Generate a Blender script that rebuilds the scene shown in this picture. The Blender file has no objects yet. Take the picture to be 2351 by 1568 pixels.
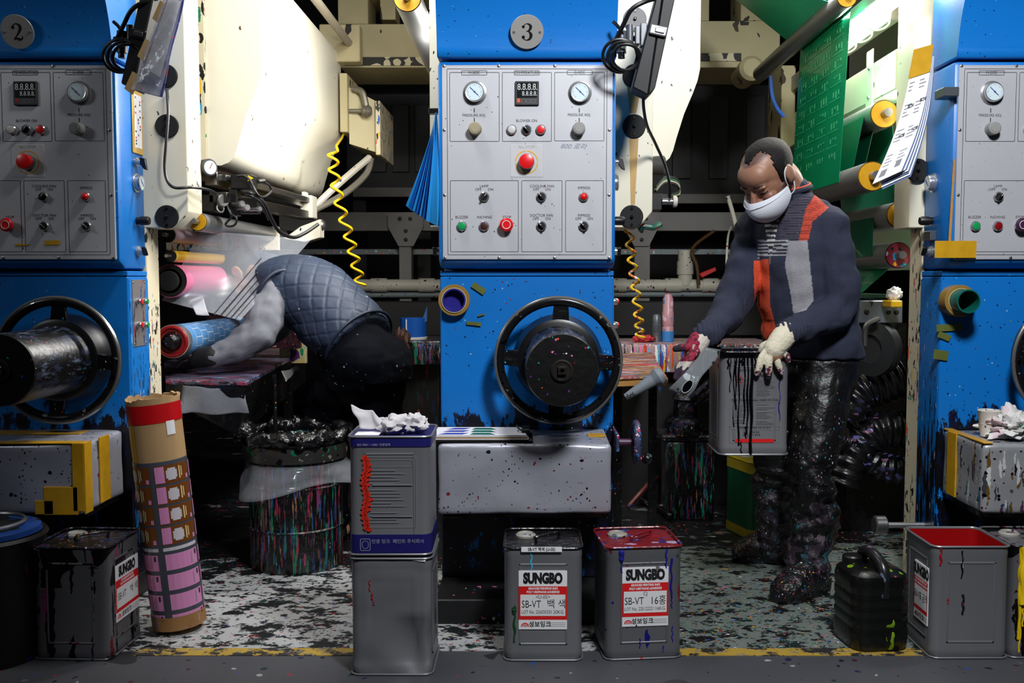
import bpy, bmesh, math, random
from mathutils import Vector as V, Matrix, noise
random.seed(7)
S = bpy.context.scene
COL = S.collection
PI = math.pi
# ---------------------------------------------------------------- camera, world, light, exposure
H, F0, PIT, XV = 1.156, 2285.0, math.atan(144 / 2285.0), 1215.0
cam = bpy.data.cameras.new('camera'); camo = bpy.data.objects.new('camera', cam); COL.objects.link(camo)
cam.sensor_width = 36.0; cam.lens = 36.0 * F0 / 2351.0; cam.shift_x = -(XV - 1175.5) / 2351.0
cam.clip_start = .05
camo.location = (0, 0, H); camo.rotation_euler = (PI / 2 - PIT, 0, 0); S.camera = camo
w = bpy.data.worlds.new('world'); S.world = w; w.use_nodes = True
w.node_tree.nodes['Background'].inputs[0].default_value = (.75, .85, 1, 1)
w.node_tree.nodes['Background'].inputs[1].default_value = .005
S.view_settings.view_transform = 'Standard'; S.view_settings.look = 'None'
S.view_settings.exposure = 0.0; S.view_settings.gamma = 1.0; S.view_settings.use_curve_mapping = False
S.cycles.use_denoising = True; S.cycles.max_bounces = 6; S.cycles.diffuse_bounces = 3; S.cycles.glossy_bounces = 3
S.cycles.transmission_bounces = 4; S.cycles.transparent_max_bounces = 8; S.cycles.caustics_reflective = False
S.cycles.caustics_refractive = False; S.cycles.sample_clamp_indirect = 3.0
def area(name, loc, target, sx, sy, power, col=(1, 1, 1), spread=180):
    l = bpy.data.lights.new(name, 'AREA'); l.shape = 'RECTANGLE'; l.size = sx; l.size_y = sy; l.energy = power; l.color = col
    l.spread = math.radians(spread)
    o = bpy.data.objects.new(name, l); COL.objects.link(o); o.location = loc
    o.rotation_euler = (V(target) - V(loc)).to_track_quat('-Z', 'Y').to_euler(); return o
def spot(name, loc, target, power, size, blend, radius, col):
    l = bpy.data.lights.new(name, 'SPOT'); l.energy = power; l.spot_size = math.radians(size); l.spot_blend = blend; l.shadow_soft_size = radius; l.color = col
    o = bpy.data.objects.new(name, l); COL.objects.link(o); o.location = loc
    o.rotation_euler = (V(target) - V(loc)).to_track_quat('-Z', 'Y').to_euler(); return o
spot('aisle_spot', (.75, 1.15, 2.95), (.7, 3.5, 1.15), 390, 80, .5, .22, (.95, .97, 1))
area('left_bay_front_fill', (-.5, 3.22, 2.75), (-1.25, 3.8, 1.7), .8, .12, 26, (1, .98, .95))  # unseen light added to brighten the left hood front and frame plate
area('aisle_lamp_left', (-3.3, 1.9, 2.5), (-1.7, 3.5, 1.4), .5, .3, 7, (.9, .95, 1))

# ---------------------------------------------------------------- geometry of the view: pixel + distance -> point
_s, _c = math.sin(PIT), math.cos(PIT)
def P(px, py, Y):
    t = (784 - py) / F0
    z = Y * (t * _c - _s) / (_c + t * _s)
    d = Y * _c - z * _s
    return V(((px - XV) / F0 * d, Y, z + H))
def G(px, py):
    t = (784 - py) / F0
    Y = -H * (_c + t * _s) / (t * _c - _s)
    return P(px, py, Y)
# ---------------------------------------------------------------- materials
MATS = {}
def hexc(r, g, b):
    f = lambda c: (c / 255 / 12.92 if c <= 10 else ((c / 255 + .055) / 1.055) ** 2.4)
    return (f(r), f(g), f(b), 1)
INKS = [(20, 20, 25), (200, 30, 40), (30, 90, 190), (235, 235, 235), (230, 110, 160), (240, 190, 20), (20, 130, 90), (60, 170, 210), (90, 40, 110), (225, 90, 30)]
DARKINK = [(8, 8, 10), (10, 12, 30), (20, 20, 60), (60, 15, 20), (12, 40, 40), (90, 90, 100), (140, 40, 50), (30, 70, 130)]
class NT:
    def __init__(s, m):
        m.use_nodes = True; s.t = m.node_tree; s.n = s.t.nodes; s.b = s.n['Principled BSDF']
    def new(s, typ, **kw):
        n = s.n.new(typ)
        for k, v in kw.items(): setattr(n, k, v)
        return n
    def link(s, a, b): s.t.links.new(a, b)
    def math(s, op, a, b=None):
        n = s.new('ShaderNodeMath', operation=op)
        for i, x in enumerate((a, b)):
            if x is None: continue
            if isinstance(x, (int, float)): n.inputs[i].default_value = x
            else: s.link(x, n.inputs[i])
        return n.outputs[0]
    def mix(s, f, a, b):
        n = s.new('ShaderNodeMix', data_type='RGBA')
        for i, x in ((0, f), (6, a), (7, b)):
            if isinstance(x, (int, float, tuple)): n.inputs[i].default_value = x
            else: s.link(x, n.inputs[i])
        return n.outputs[2]
def mat(name, col, rough=.5, metal=0.0, spl=(), var=.0, vs=6, bump=0.0, bs=40, alpha=1.0, emit=0, trans=0, attr=None, coat=0, spec=.5, stretch=None, stains=()):
    """spl: (scale xyz, size 0-1, coverage 0-1, palette, cluster scale, cluster level, z fade (z0, z1) or None)"""
    if name in MATS: return MATS[name]
    m = bpy.data.materials.new(name); MATS[name] = m
    k = NT(m); b = k.b
    c = hexc(*col)
    b.inputs['Roughness'].default_value = rough; b.inputs['Metallic'].default_value = metal
    b.inputs['Base Color'].default_value = c; b.inputs['Specular IOR Level'].default_value = spec
    if coat: b.inputs['Coat Weight'].default_value = coat
    if alpha < 1: b.inputs['Alpha'].default_value = alpha
    if trans: b.inputs['Transmission Weight'].default_value = trans
    if emit:
        b.inputs['Emission Color'].default_value = c; b.inputs['Emission Strength'].default_value = emit
    m.diffuse_color = c
    if not (spl or var or bump or attr or stains): return m
    tc = k.new('ShaderNodeTexCoord'); oi = k.new('ShaderNodeObjectInfo')
    ad = k.new('ShaderNodeVectorMath', operation='ADD'); k.link(tc.outputs['Object'], ad.inputs[0])
    mu = k.math('MULTIPLY', oi.outputs['Random'], 7.0); k.link(mu, ad.inputs[1])
    vec = ad.outputs[0]
    cur = c
    if attr:
        an = k.new('ShaderNodeAttribute', attribute_name=attr); cur = an.outputs['Color']
    if var:
        nz = k.new('ShaderNodeTexNoise'); nz.inputs['Scale'].default_value = vs; nz.inputs['Detail'].default_value = 5
        if stretch:
            mp0 = k.new('ShaderNodeMapping'); mp0.inputs['Scale'].default_value = stretch; k.link(vec, mp0.inputs['Vector']); k.link(mp0.outputs[0], nz.inputs['Vector'])
        else: k.link(vec, nz.inputs['Vector'])
        f = k.math('MULTIPLY', k.math('SUBTRACT', nz.outputs[0], .5), 2 * var)
        hs = k.new('ShaderNodeHueSaturation'); k.link(k.math('ADD', f, 1.0), hs.inputs['Value'])
        if isinstance(cur, tuple): hs.inputs['Color'].default_value = cur
        else: k.link(cur, hs.inputs['Color'])
        cur = hs.outputs[0]
    for sc, lev, colr, zf in stains:
        if isinstance(sc, (int, float)): sc = (sc, sc, sc)
        mp = k.new('ShaderNodeMapping'); mp.inputs['Scale'].default_value = sc; k.link(vec, mp.inputs['Vector'])
        nz = k.new('ShaderNodeTexNoise'); nz.inputs['Scale'].default_value = 1; nz.inputs['Detail'].default_value = 9; nz.inputs['Roughness'].default_value = .68; k.link(mp.outputs[0], nz.inputs['Vector'])
        val = nz.outputs[0]
        if zf:
            sx = k.new('ShaderNodeSeparateXYZ'); k.link(tc.outputs['Object'], sx.inputs[0])
            mr = k.new('ShaderNodeMapRange'); k.link(sx.outputs[zf[0]], mr.inputs[0]); mr.inputs[1].default_value = zf[1]; mr.inputs[2].default_value = zf[2]
            mr.inputs[3].default_value = -.3; mr.inputs[4].default_value = .12; val = k.math('ADD', val, mr.outputs[0])
        mr = k.new('ShaderNodeMapRange'); k.link(val, mr.inputs[0]); mr.inputs[1].default_value = lev - .012; mr.inputs[2].default_value = lev + .012
        cur = k.mix(mr.outputs[0], cur, hexc(*colr))
    for L in spl:
        sc, size, cov, pal, cs, cl, zf = L
        if isinstance(sc, (int, float)): sc = (sc, sc, sc)
        nz = k.new('ShaderNodeTexNoise'); nz.inputs['Scale'].default_value = max(sc) * .9; nz.inputs['Detail'].default_value = 1; k.link(vec, nz.inputs['Vector'])
        d1 = k.new('ShaderNodeVectorMath', operation='SCALE'); k.link(nz.outputs[1], d1.inputs[0]); d1.inputs['Scale'].default_value = .9 / max(sc)
        d2 = k.new('ShaderNodeVectorMath', operation='ADD'); k.link(vec, d2.inputs[0]); k.link(d1.outputs[0], d2.inputs[1])
        mp = k.new('ShaderNodeMapping'); mp.inputs['Scale'].default_value = sc; k.link(d2.outputs[0], mp.inputs['Vector'])
        vo = k.new('ShaderNodeTexVoronoi'); vo.inputs['Scale'].default_value = 1; k.link(mp.outputs[0], vo.inputs['Vector'])
        sp = k.new('ShaderNodeSeparateColor'); k.link(vo.outputs['Color'], sp.inputs[0])
        thr = k.math('MULTIPLY', k.math('ADD', k.math('MULTIPLY', sp.outputs[1], sp.outputs[1]), .12), size)
        f = k.math('LESS_THAN', vo.outputs['Distance'], thr)
        f = k.math('MULTIPLY', f, k.math('LESS_THAN', sp.outputs[0], cov))
        if cl:
            n2 = k.new('ShaderNodeTexNoise'); n2.inputs['Scale'].default_value = cs; n2.inputs['Detail'].default_value = 3; k.link(vec, n2.inputs['Vector'])
            f = k.math('MULTIPLY', f, k.math('GREATER_THAN', n2.outputs[0], cl))
        if zf:
            sx = k.new('ShaderNodeSeparateXYZ'); k.link(tc.outputs['Object'], sx.inputs[0])
            mr = k.new('ShaderNodeMapRange'); k.link(sx.outputs[2], mr.inputs[0]); mr.inputs[1].default_value = zf[0]; mr.inputs[2].default_value = zf[1]
            mr.inputs[3].default_value = 0; mr.inputs[4].default_value = 1
            f = k.math('MULTIPLY', f, k.math('LESS_THAN', sp.outputs[2], mr.outputs[0]))
        cr = k.new('ShaderNodeValToRGB'); cr.color_ramp.interpolation = 'CONSTANT'; el = cr.color_ramp.elements
        el[0].color = hexc(*pal[0]); el[0].position = 0
        if len(pal) == 1: el[1].color = hexc(*pal[0])
        for i in range(1, len(pal)):
            e = el[1] if i == 1 else el.new(i / len(pal)); e.position = i / len(pal); e.color = hexc(*pal[i])
        fr = k.math('FRACT', k.math('MULTIPLY', sp.outputs[0], 37.0)); k.link(fr, cr.inputs[0])
        cur = k.mix(f, cur, cr.outputs[0])
    if not isinstance(cur, tuple): k.link(cur, b.inputs['Base Color'])
    if bump:
        n3 = k.new('ShaderNodeTexNoise'); n3.inputs['Scale'].default_value = bs; n3.inputs['Detail'].default_value = 3
        if stretch:
            mp1 = k.new('ShaderNodeMapping'); mp1.inputs['Scale'].default_value = stretch; k.link(vec, mp1.inputs['Vector']); k.link(mp1.outputs[0], n3.inputs['Vector'])
        else: k.link(vec, n3.inputs['Vector'])
        bp = k.new('ShaderNodeBump'); bp.inputs['Strength'].default_value = bump; bp.inputs['Distance'].default_value = .01
        k.link(n3.outputs[0], bp.inputs['Height']); k.link(bp.outputs[0], b.inputs['Normal'])
    return m
# ---------------------------------------------------------------- mesh building
class MB:
    def __init__(s, m=None): s.b = bmesh.new(); s.m = m
    def _v(s, p): return s.b.verts.new(s.m @ V(p) if s.m else V(p))
    def poly(s, pts): return s.b.faces.new([s._v(p) for p in pts])
    def box(s, x0, x1, y0, y1, z0, z1, bev=0, seg=1):
        x0, x1 = sorted((x0, x1)); y0, y1 = sorted((y0, y1)); z0, z1 = sorted((z0, z1))
        return s.prism([(x0, y0, z0), (x1, y0, z0), (x1, y1, z0), (x0, y1, z0)], (0, 0, z1 - z0), bev, seg)
    def prism(s, pts, ext, bev=0, seg=1):
        e = V(ext); a = [s._v(p) for p in pts]; c = [s._v(V(p) + e) for p in pts]; n = len(a)
        fs = [s.b.faces.new(a[::-1]), s.b.faces.new(c)]
        for i in range(n): fs.append(s.b.faces.new((a[i], a[(i + 1) % n], c[(i + 1) % n], c[i])))
        if bev:
            es = list({e_ for f in fs for e_ in f.edges})
            bmesh.ops.bevel(s.b, geom=es, offset=bev, segments=seg, affect='EDGES', profile=.5, clamp_overlap=True)
        return s
    def rings(s, R, cap=True, close=False):
        vs = [[s._v(p) for p in r] for r in R]; n = len(vs[0])
        for a, c in zip(vs, vs[1:] + ([vs[0]] if close else [])):
            for i in range(n): s.b.faces.new((a[i], a[(i + 1) % n], c[(i + 1) % n], c[i]))
        if cap and not close:
            s.b.faces.new(vs[0][::-1]); s.b.faces.new(vs[-1])
        return s
    def lathe(s, o, d, prof, n=24, cap=True):
        """prof: (radius, distance along d)"""
        o = V(o); d = V(d).normalized(); a = d.orthogonal().normalized(); c = d.cross(a)
        return s.rings([[o + d * h + (a * math.cos(2 * PI * i / n) + c * math.sin(2 * PI * i / n)) * max(r, 1e-5) for i in range(n)] for r, h in prof], cap)
    def cyl(s, p0, p1, r0, r1=None, n=20):
        p0, p1 = V(p0), V(p1); return s.lathe(p0, p1 - p0, [(r0, 0), (r0 if r1 is None else r1, (p1 - p0).length)], n)
    def tube(s, pts, r, n=8, smooth=6, closed=False):
        pts = [V(p) for p in pts]
        if smooth: pts = crom(pts, smooth)
        R = []; t0 = (pts[1] - pts[0]).normalized(); a = t0.orthogonal().normalized()
        for i, p in enumerate(pts):
            t = (pts[min(i + 1, len(pts) - 1)] - pts[max(i - 1, 0)]).normalized()
            a = (a - t * a.dot(t)).normalized(); c = t.cross(a)
            rr = r(i / (len(pts) - 1)) if callable(r) else r
            R.append([p + (a * math.cos(2 * PI * j / n) + c * math.sin(2 * PI * j / n)) * rr for j in range(n)])
        return s.rings(R)
    def torus(s, o, d, R, r, n=48, k=10, flat=1.0):
        o = V(o); d = V(d).normalized(); a = d.orthogonal().normalized(); c = d.cross(a); L = []
        for i in range(n):
            e = a * math.cos(2 * PI * i / n) + c * math.sin(2 * PI * i / n)
            L.append([o + e * (R + r * math.cos(2 * PI * j / k)) + d * r * flat * math.sin(2 * PI * j / k) for j in range(k)])
        return s.rings(L, close=True)
    def ball(s, o, rx, ry=None, rz=None, n=16, k=10, M=None):
        ry = ry or rx; rz = rz or rx; o = V(o); L = []
        for i in range(k + 1):
            th = PI * i / k; q = max(math.sin(th), 1e-3)
            r = [V((rx * q * math.cos(2 * PI * j / n), ry * q * math.sin(2 * PI * j / n), rz * math.cos(th))) for j in range(n)]
            L.append([o + (M @ p if M else p) for p in r])
        return s.rings(L[::-1])
    def sheet(s, rows, th=0.001):
        """rows of points -> solid sheet of thickness th"""
        nr, nc = len(rows), len(rows[0]); g = [[V(p) for p in r] for r in rows]; N = []
        for i in range(nr):
            q = []
            for j in range(nc):
                du = g[i][min(j + 1, nc - 1)] - g[i][max(j - 1, 0)]; dv = g[min(i + 1, nr - 1)][j] - g[max(i - 1, 0)][j]
                nn = du.cross(dv); q.append(nn.normalized() * th if nn.length else V((0, 0, th)))
            N.append(q)
        A = [[s._v(g[i][j]) for j in range(nc)] for i in range(nr)]; B = [[s._v(g[i][j] + N[i][j]) for j in range(nc)] for i in range(nr)]
        nf = s.b.faces.new
        for i in range(nr - 1):
            for j in range(nc - 1):
                nf((A[i][j], A[i][j + 1], A[i + 1][j + 1], A[i + 1][j])); nf((B[i][j], B[i + 1][j], B[i + 1][j + 1], B[i][j + 1]))
        for i in range(nr - 1):
            nf((A[i][0], A[i + 1][0], B[i + 1][0], B[i][0])); nf((A[i][-1], B[i][-1], B[i + 1][-1], A[i + 1][-1]))
        for j in range(nc - 1):
            nf((A[0][j], B[0][j], B[0][j + 1], A[0][j + 1])); nf((A[-1][j], A[-1][j + 1], B[-1][j + 1], B[-1][j]))
        return s
    def build(s, name, m, parent=None, smooth=None, fix=True):
        if fix: bmesh.ops.recalc_face_normals(s.b, faces=s.b.faces)
        me = bpy.data.meshes.new(name); off = V((0, 0, 0))
        if parent is not None: off = V(parent['_w']) if '_w' in parent else V((0, 0, 0))
        else:
            lo = V((min(v.co.x for v in s.b.verts), min(v.co.y for v in s.b.verts), min(v.co.z for v in s.b.verts)))
            hi = V((max(v.co.x for v in s.b.verts), max(v.co.y for v in s.b.verts), 0)); off = V(((lo.x + hi.x) / 2, (lo.y + hi.y) / 2, lo.z))
        bmesh.ops.translate(s.b, verts=s.b.verts, vec=-off)
        s.b.to_mesh(me); s.b.free()
        return finish(name, me, m, parent, off, smooth)
def finish(name, me, m, parent, off, smooth):
    for mm in (m if isinstance(m, (list, tuple)) else [m]): me.materials.append(mm)
    o = bpy.data.objects.new(name, me); COL.objects.link(o)
    if parent is not None: o.parent = parent
    else: o.location = off
    o['_w'] = list(off)
    if smooth is None: smooth = 35
    if any(w_ in name for w_ in ('lettering', 'print', 'lines', 'arcs', 'outlines', 'marks', 'digits', 'numeral')): o['kind'] = 'stuff'
    if smooth:
        me.polygons.foreach_set('use_smooth', [True] * len(me.polygons))
        if smooth < 180: me.set_sharp_from_angle(angle=math.radians(smooth))
    return o
def crom(p, k):
    out = []; n = len(p)
    for i in range(n - 1):
        a, b, c, d = p[max(i - 1, 0)], p[i], p[i + 1], p[min(i + 2, n - 1)]
        for j in range(k):
            t = j / k; out.append(.5 * (2 * b + (c - a) * t + (2 * a - 5 * b + 4 * c - d) * t * t + (3 * b - a - 3 * c + d) * t ** 3))
    out.append(p[-1]); return out
def tag(o, label, cat, group=None):
    o['label'] = label; o['category'] = cat
    if group: o['group'] = group
    return o
def lab(o, label): o['label'] = label; return o
def thing(name, loc, label, cat, group=None):
    o = bpy.data.objects.new(name, None); COL.objects.link(o); o.location = loc; o['_w'] = list(loc); o.empty_display_size = .05
    return tag(o, label, cat, group)
def struct(name, mb, m, **k):
    o = mb.build(name, m, **k); o['kind'] = 'structure'; return o
def rotm(loc, rz=0, rx=0, ry=0): return Matrix.Translation(V(loc)) @ Matrix.Rotation(rz, 4, 'Z') @ Matrix.Rotation(ry, 4, 'Y') @ Matrix.Rotation(rx, 4, 'X')
_tc = {}
def textmesh(body, size, bold=0, xs=1.0, align='CENTER', shear=0):
    key = (body, size, bold, xs, align, shear)
    if key in _tc: return _tc[key]
    c = bpy.data.curves.new('lettering', 'FONT'); c.body = body; c.size = size; c.align_x = align; c.align_y = 'CENTER'; c.offset = bold; c.resolution_u = 3; c.shear = shear
    o = bpy.data.objects.new('lettering', c); me = bpy.data.meshes.new_from_object(o)
    bpy.data.objects.remove(o); _tc[key] = (me, xs); return _tc[key]
def letters(name, items, m, parent, M=None):
    """items: (text, x, y, z, capheight, bold, xscale, align); text stands in XZ facing -Y (M maps it elsewhere)"""
    b = bmesh.new()
    for it in items:
        body, x, y, z, h = it[:5]; bold = it[5] if len(it) > 5 else 0; xs = it[6] if len(it) > 6 else 1.0; al = it[7] if len(it) > 7 else 'CENTER'; rot = it[8] if len(it) > 8 else 0; sh = it[9] if len(it) > 9 else 0
        me, xs = textmesh(body, h / .7, bold, xs, al, sh)
        T = Matrix.Translation(V((x, y, z))) @ Matrix.Rotation(-rot, 4, 'Y') @ Matrix.Rotation(PI / 2, 4, 'X') @ Matrix.Diagonal((xs, 1, 1, 1))
        if M: T = M @ T
        n0 = len(b.verts); b.from_mesh(me); b.verts.ensure_lookup_table()
        bmesh.ops.transform(b, matrix=T, verts=b.verts[n0:])
    off = V(parent['_w']); bmesh.ops.translate(b, verts=b.verts, vec=-off)
    me = bpy.data.meshes.new(name); b.to_mesh(me); b.free()
    return finish(name, me, m, parent, off, 0)
def ribbon(mb, pts, y, closed=False):
    """variable-width stroke in XZ: pts (x, z, width)"""
    q = [V((a, b, c)) for a, b, c in pts]; q = crom(q, 6); L = []
    for i, p in enumerate(q):
        t = q[min(i + 1, len(q) - 1)] - q[max(i - 1, 0)]; t = V((t.x, t.y, 0)).normalized(); n = V((-t.y, t.x, 0)) * p.z / 2
        L.append([(p.x + n.x, y, p.y + n.y), (p.x - n.x, y, p.y - n.y)])
    for a, b in zip(L, L[1:]): mb.poly([a[0], a[1], b[1], b[0]])
def disc(mb, x, y, z, r, n=20):
    mb.poly([(x + r * math.cos(2 * PI * i / n), y, z + r * math.sin(2 * PI * i / n)) for i in range(n)])
def rline(mb, x0, x1, z0, z1, y, r, wd, n=4):
    """rounded rectangle drawn as a thin raised line"""
    def loop(k):
        L = []
        for cx, cz, a0 in ((x1 - r, z1 - r, 0), (x0 + r, z1 - r, PI / 2), (x0 + r, z0 + r, PI), (x1 - r, z0 + r, 3 * PI / 2)):
            for i in range(n + 1):
                a = a0 + PI / 2 * i / n; L.append((cx + (r + k) * math.cos(a), cz + (r + k) * math.sin(a)))
        return L
    A, B = loop(wd / 2), loop(-wd / 2); m = len(A)
    for i in range(m):
        j = (i + 1) % m
        mb.poly([(A[i][0], y, A[i][1]), (A[j][0], y, A[j][1]), (B[j][0], y, B[j][1]), (B[i][0], y, B[i][1])])
def remesh(mb, vox, smooth=4, fac=.5):
    """fuse overlapping volumes into one continuous surface; returns a mesh in world coordinates"""
    bmesh.ops.recalc_face_normals(mb.b, faces=mb.b.faces)
    me = bpy.data.meshes.new('fuse'); mb.b.to_mesh(me); mb.b.free()
    o = bpy.data.objects.new('fuse', me); COL.objects.link(o)
    r = o.modifiers.new('r', 'REMESH'); r.mode = 'VOXEL'; r.voxel_size = vox
    if smooth:
        q = o.modifiers.new('s', 'SMOOTH'); q.iterations = smooth; q.factor = fac
    bpy.context.view_layer.update()
    out = bpy.data.meshes.new_from_object(o.evaluated_get(bpy.context.evaluated_depsgraph_get()))
    bpy.data.objects.remove(o); bpy.data.meshes.remove(me); return out
def place(name, me, m, parent, smooth=180):
    off = V(parent['_w']); me.transform(Matrix.Translation(-off)); me.name = name
    return finish(name, me, m, parent, off, smooth)
def paint(me, fn):
    a = me.color_attributes.new('Col', 'FLOAT_COLOR', 'POINT'); buf = []
    for v in me.vertices: buf.extend(hexc(*fn(v.co)))
    a.data.foreach_set('color', buf)
def push(me, fn):
    ns = [v.normal.copy() for v in me.vertices]
    for v, n in zip(me.vertices, ns): v.co += n * fn(v.co, n)
    me.update()
# ---------------------------------------------------------------- the materials
def PX(px, py, X):
    d = X * F0 / (px - XV); u = (784 - py) / F0 * d
    return V((X, d * _c + u * _s, H + u * _c - d * _s))
specks = (90, .5, .35, DARKINK, 3, .48, None)
DB = [(6, 10, 30), (8, 8, 12), (10, 30, 80)]
BLUE = mat('blue_enamel', (10, 112, 196), .38, spl=[((170, 170, 170), .42, .05, DB + [(120, 170, 210)], 0, 0, None)], var=.06, vs=4)
BLUEL = mat('splattered_blue_enamel', (10, 112, 196), .36, stains=[((16, 16, 7), .55, (8, 12, 44), (2, .84, .6)), ((30, 30, 14), .57, (6, 7, 14), (2, .84, .6))], spl=[((150, 150, 150), .4, .09, DB + [(150, 190, 220), (120, 30, 40)], 2, .42, None), ((70, 70, 50), .42, .05, DB + [(110, 130, 60)], 4, .5, None)], var=.06, vs=4)
BLUES = mat('dripped_blue_enamel', (14, 118, 200), .36, stains=[((60, 60, 7), .56, (10, 10, 22), (2, 1.2, .5))], spl=[((200, 200, 30), .6, .5, DB + DARKINK + [(190, 205, 215)], 2.5, .36, (1.25, .7)), ((150, 150, 90), .45, .1, DB, 0, 0, None)], var=.06)
CREAM = mat('cream_enamel', (232, 227, 208), .42, spl=[((55, 55, 30), .35, .12, [(40, 30, 20), (90, 70, 40)], 3, .5, None)], var=.07, vs=3)
CREAMD = mat('chipped_cream_enamel', (222, 212, 182), .5, spl=[((60, 60, 25), .9, .5, [(15, 13, 12), (40, 30, 24), (20, 18, 18)], 3, .5, None), ((120, 120, 22), .8, .45, INKS + [(12, 12, 12)] * 5, 3, .45, (1.4, .8))], var=.1)
CREAMR = mat('grimy_cream_enamel', (196, 184, 142), .55, spl=[((22, 22, 12), .8, .35, [(60, 45, 25), (30, 24, 16)], 3, .55, None)], var=.2, vs=5)
GREYST = mat('grey_primer_steel', (120, 118, 116), .55, var=.2, vs=7)
SILV = mat('silver_panel_paint', (178, 179, 184), .5, .15, spl=[((150, 150, 150), .34, .05, [(40, 40, 50), (120, 30, 60), (30, 60, 80)], 0, 0, None)], var=.05, vs=9)
ALUP = mat('brushed_plate', (165, 163, 160), .4, .3)
BLK = mat('black_plastic', (14, 14, 16), .4)
BLKM = mat('matt_black', (10, 10, 11), .75)
LINE = mat('black_print', (18, 18, 20), .6)
GREYP = mat('grey_print', (120, 120, 126), .6)
WHT = mat('white_print', (232, 232, 232), .55)
CHR = mat('chrome', (200, 200, 202), .22, .8)
RIM = mat('rim_steel', (140, 139, 136), .28, .7, var=.1, vs=20)
STEEL = mat('worn_steel', (150, 150, 152), .33, .9, var=.12, vs=20)
ROLL = mat('grey_roller_steel', (150, 152, 152), .38, .75, var=.12, vs=9)
REDP = mat('red_button', (214, 22, 26), .3)
REDD = mat('dark_red_button', (130, 12, 18), .3)
GRNP = mat('green_button', (14, 150, 80), .3)
PUTTY = mat('grey_knob', (140, 140, 138), .6)
PUTTYY = mat('yellowed_knob', (150, 140, 112), .6)
YEL = mat('yellow_paint', (222, 170, 20), .45, spl=[((60, 60, 60), .5, .3, [(90, 60, 10), (40, 25, 8)], 0, 0, None)], var=.15)
AMB = mat('amber_roller_end', (205, 150, 14), .35, var=.25, vs=20)
HOSEY = mat('yellow_hose', (240, 200, 10), .4)
HOSED = mat('paint_dripped_yellow_hose', (235, 190, 20), .4, spl=[((120, 120, 60), 1, .6, INKS, 0, 0, (1.05, .8))])
TAPE = mat('brown_yellow_tape', (196, 148, 26), .35, var=.25, vs=25)
TAPEG = mat('faded_tape', (92, 100, 40), .5, var=.3, vs=25)
GLASSD = mat('gauge_face', (205, 222, 228), .25, coat=.6)
FOIL = mat('wrapped_aluminium', (172, 174, 186), .36, .4, spl=[((60, 60, 60), .42, .3, DARKINK, 2, .42, None), ((110, 110, 110), .4, .25, [(20, 20, 30), (120, 30, 40)], 0, 0, None)], var=.14, vs=7, bump=.25, bs=9)
FOILP = mat('paint_streaked_aluminium', (170, 172, 176), .36, .45, spl=[((80, 80, 12), .8, .55, [(70, 75, 85), (60, 110, 130), (235, 235, 235), (90, 60, 90), (20, 20, 40), (120, 90, 40)], 3, .42, None), ((70, 70, 70), .5, .3, DARKINK, 0, 0, None)], var=.15, bump=.25, bs=9)
INKBLK = mat('dried_black_ink', (8, 8, 10), .32, stains=[((20, 20, 20), .63, (24, 30, 60), None), ((34, 34, 34), .66, (70, 30, 44), None)], spl=[((170, 170, 110), .4, .16, INKS + [(200, 200, 200)], 3, .47, None)], bump=.5, bs=30)
INKMIX = mat('layered_dried_ink', (12, 11, 15), .32, stains=[((14, 14, 22), .56, (30, 36, 70), None), ((20, 20, 30), .6, (90, 36, 60), None), ((30, 30, 30), .62, (70, 110, 110), None), ((40, 40, 40), .64, (130, 120, 120), None)], spl=[((150, 150, 100), .5, .25, INKS, 4, .47, None)], bump=.7, bs=40)
DRIP = mat('ink_drips_all_colours', (170, 140, 145), .35, spl=[((110, 110, 7), 1.3, .9, INKS + [(230, 220, 220), (210, 130, 150)], 0, 0, None), ((160, 160, 16), .8, .6, INKS + [(240, 240, 240)] * 3, 0, 0, None)], bump=.5, bs=40, stretch=(3, 3, .4))
DRIPD = mat('ink_drips_on_black', (8, 8, 10), .3, stains=[((60, 60, 5), .575, (20, 120, 90), None), ((70, 70, 6), .585, (150, 40, 74), None), ((80, 80, 7), .59, (50, 80, 140), None), ((90, 90, 8), .62, (170, 120, 90), None)], spl=[((150, 150, 16), .6, .28, [(20, 130, 100), (150, 50, 80), (120, 70, 40), (90, 110, 150), (170, 170, 160), (12, 12, 14)], 4, .46, None)], bump=.5, bs=40)
PVC = mat('white_pvc', (205, 200, 186), .45, spl=[((50, 50, 50), .5, .25, DARKINK, 0, 0, None)], var=.1)
PVCG = mat('grey_pipe', (120, 130, 134), .45, spl=[((60, 60, 60), .6, .3, INKS, 0, 0, None)])
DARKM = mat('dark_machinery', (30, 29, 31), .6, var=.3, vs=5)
PAPER = mat('white_paper', (235, 235, 240), .7, var=.03)
CARD = mat('brown_card', (176, 142, 98), .75, var=.1, vs=14)
WOOD = mat('paint_streaked_wood', (140, 100, 70), .5, spl=[((8, 90, 90), 1.2, .8, INKS, 0, 0, None), ((20, 160, 160), .8, .6, INKS + [(235, 200, 210)] * 3, 0, 0, None)], bump=.4)
PLY = mat('raw_wood_edge', (176, 128, 66), .65, var=.25, vs=20, stretch=(.2, 1, 4))
LAMP = mat('lamp_tube', (255, 250, 235), .5, emit=14)
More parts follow.
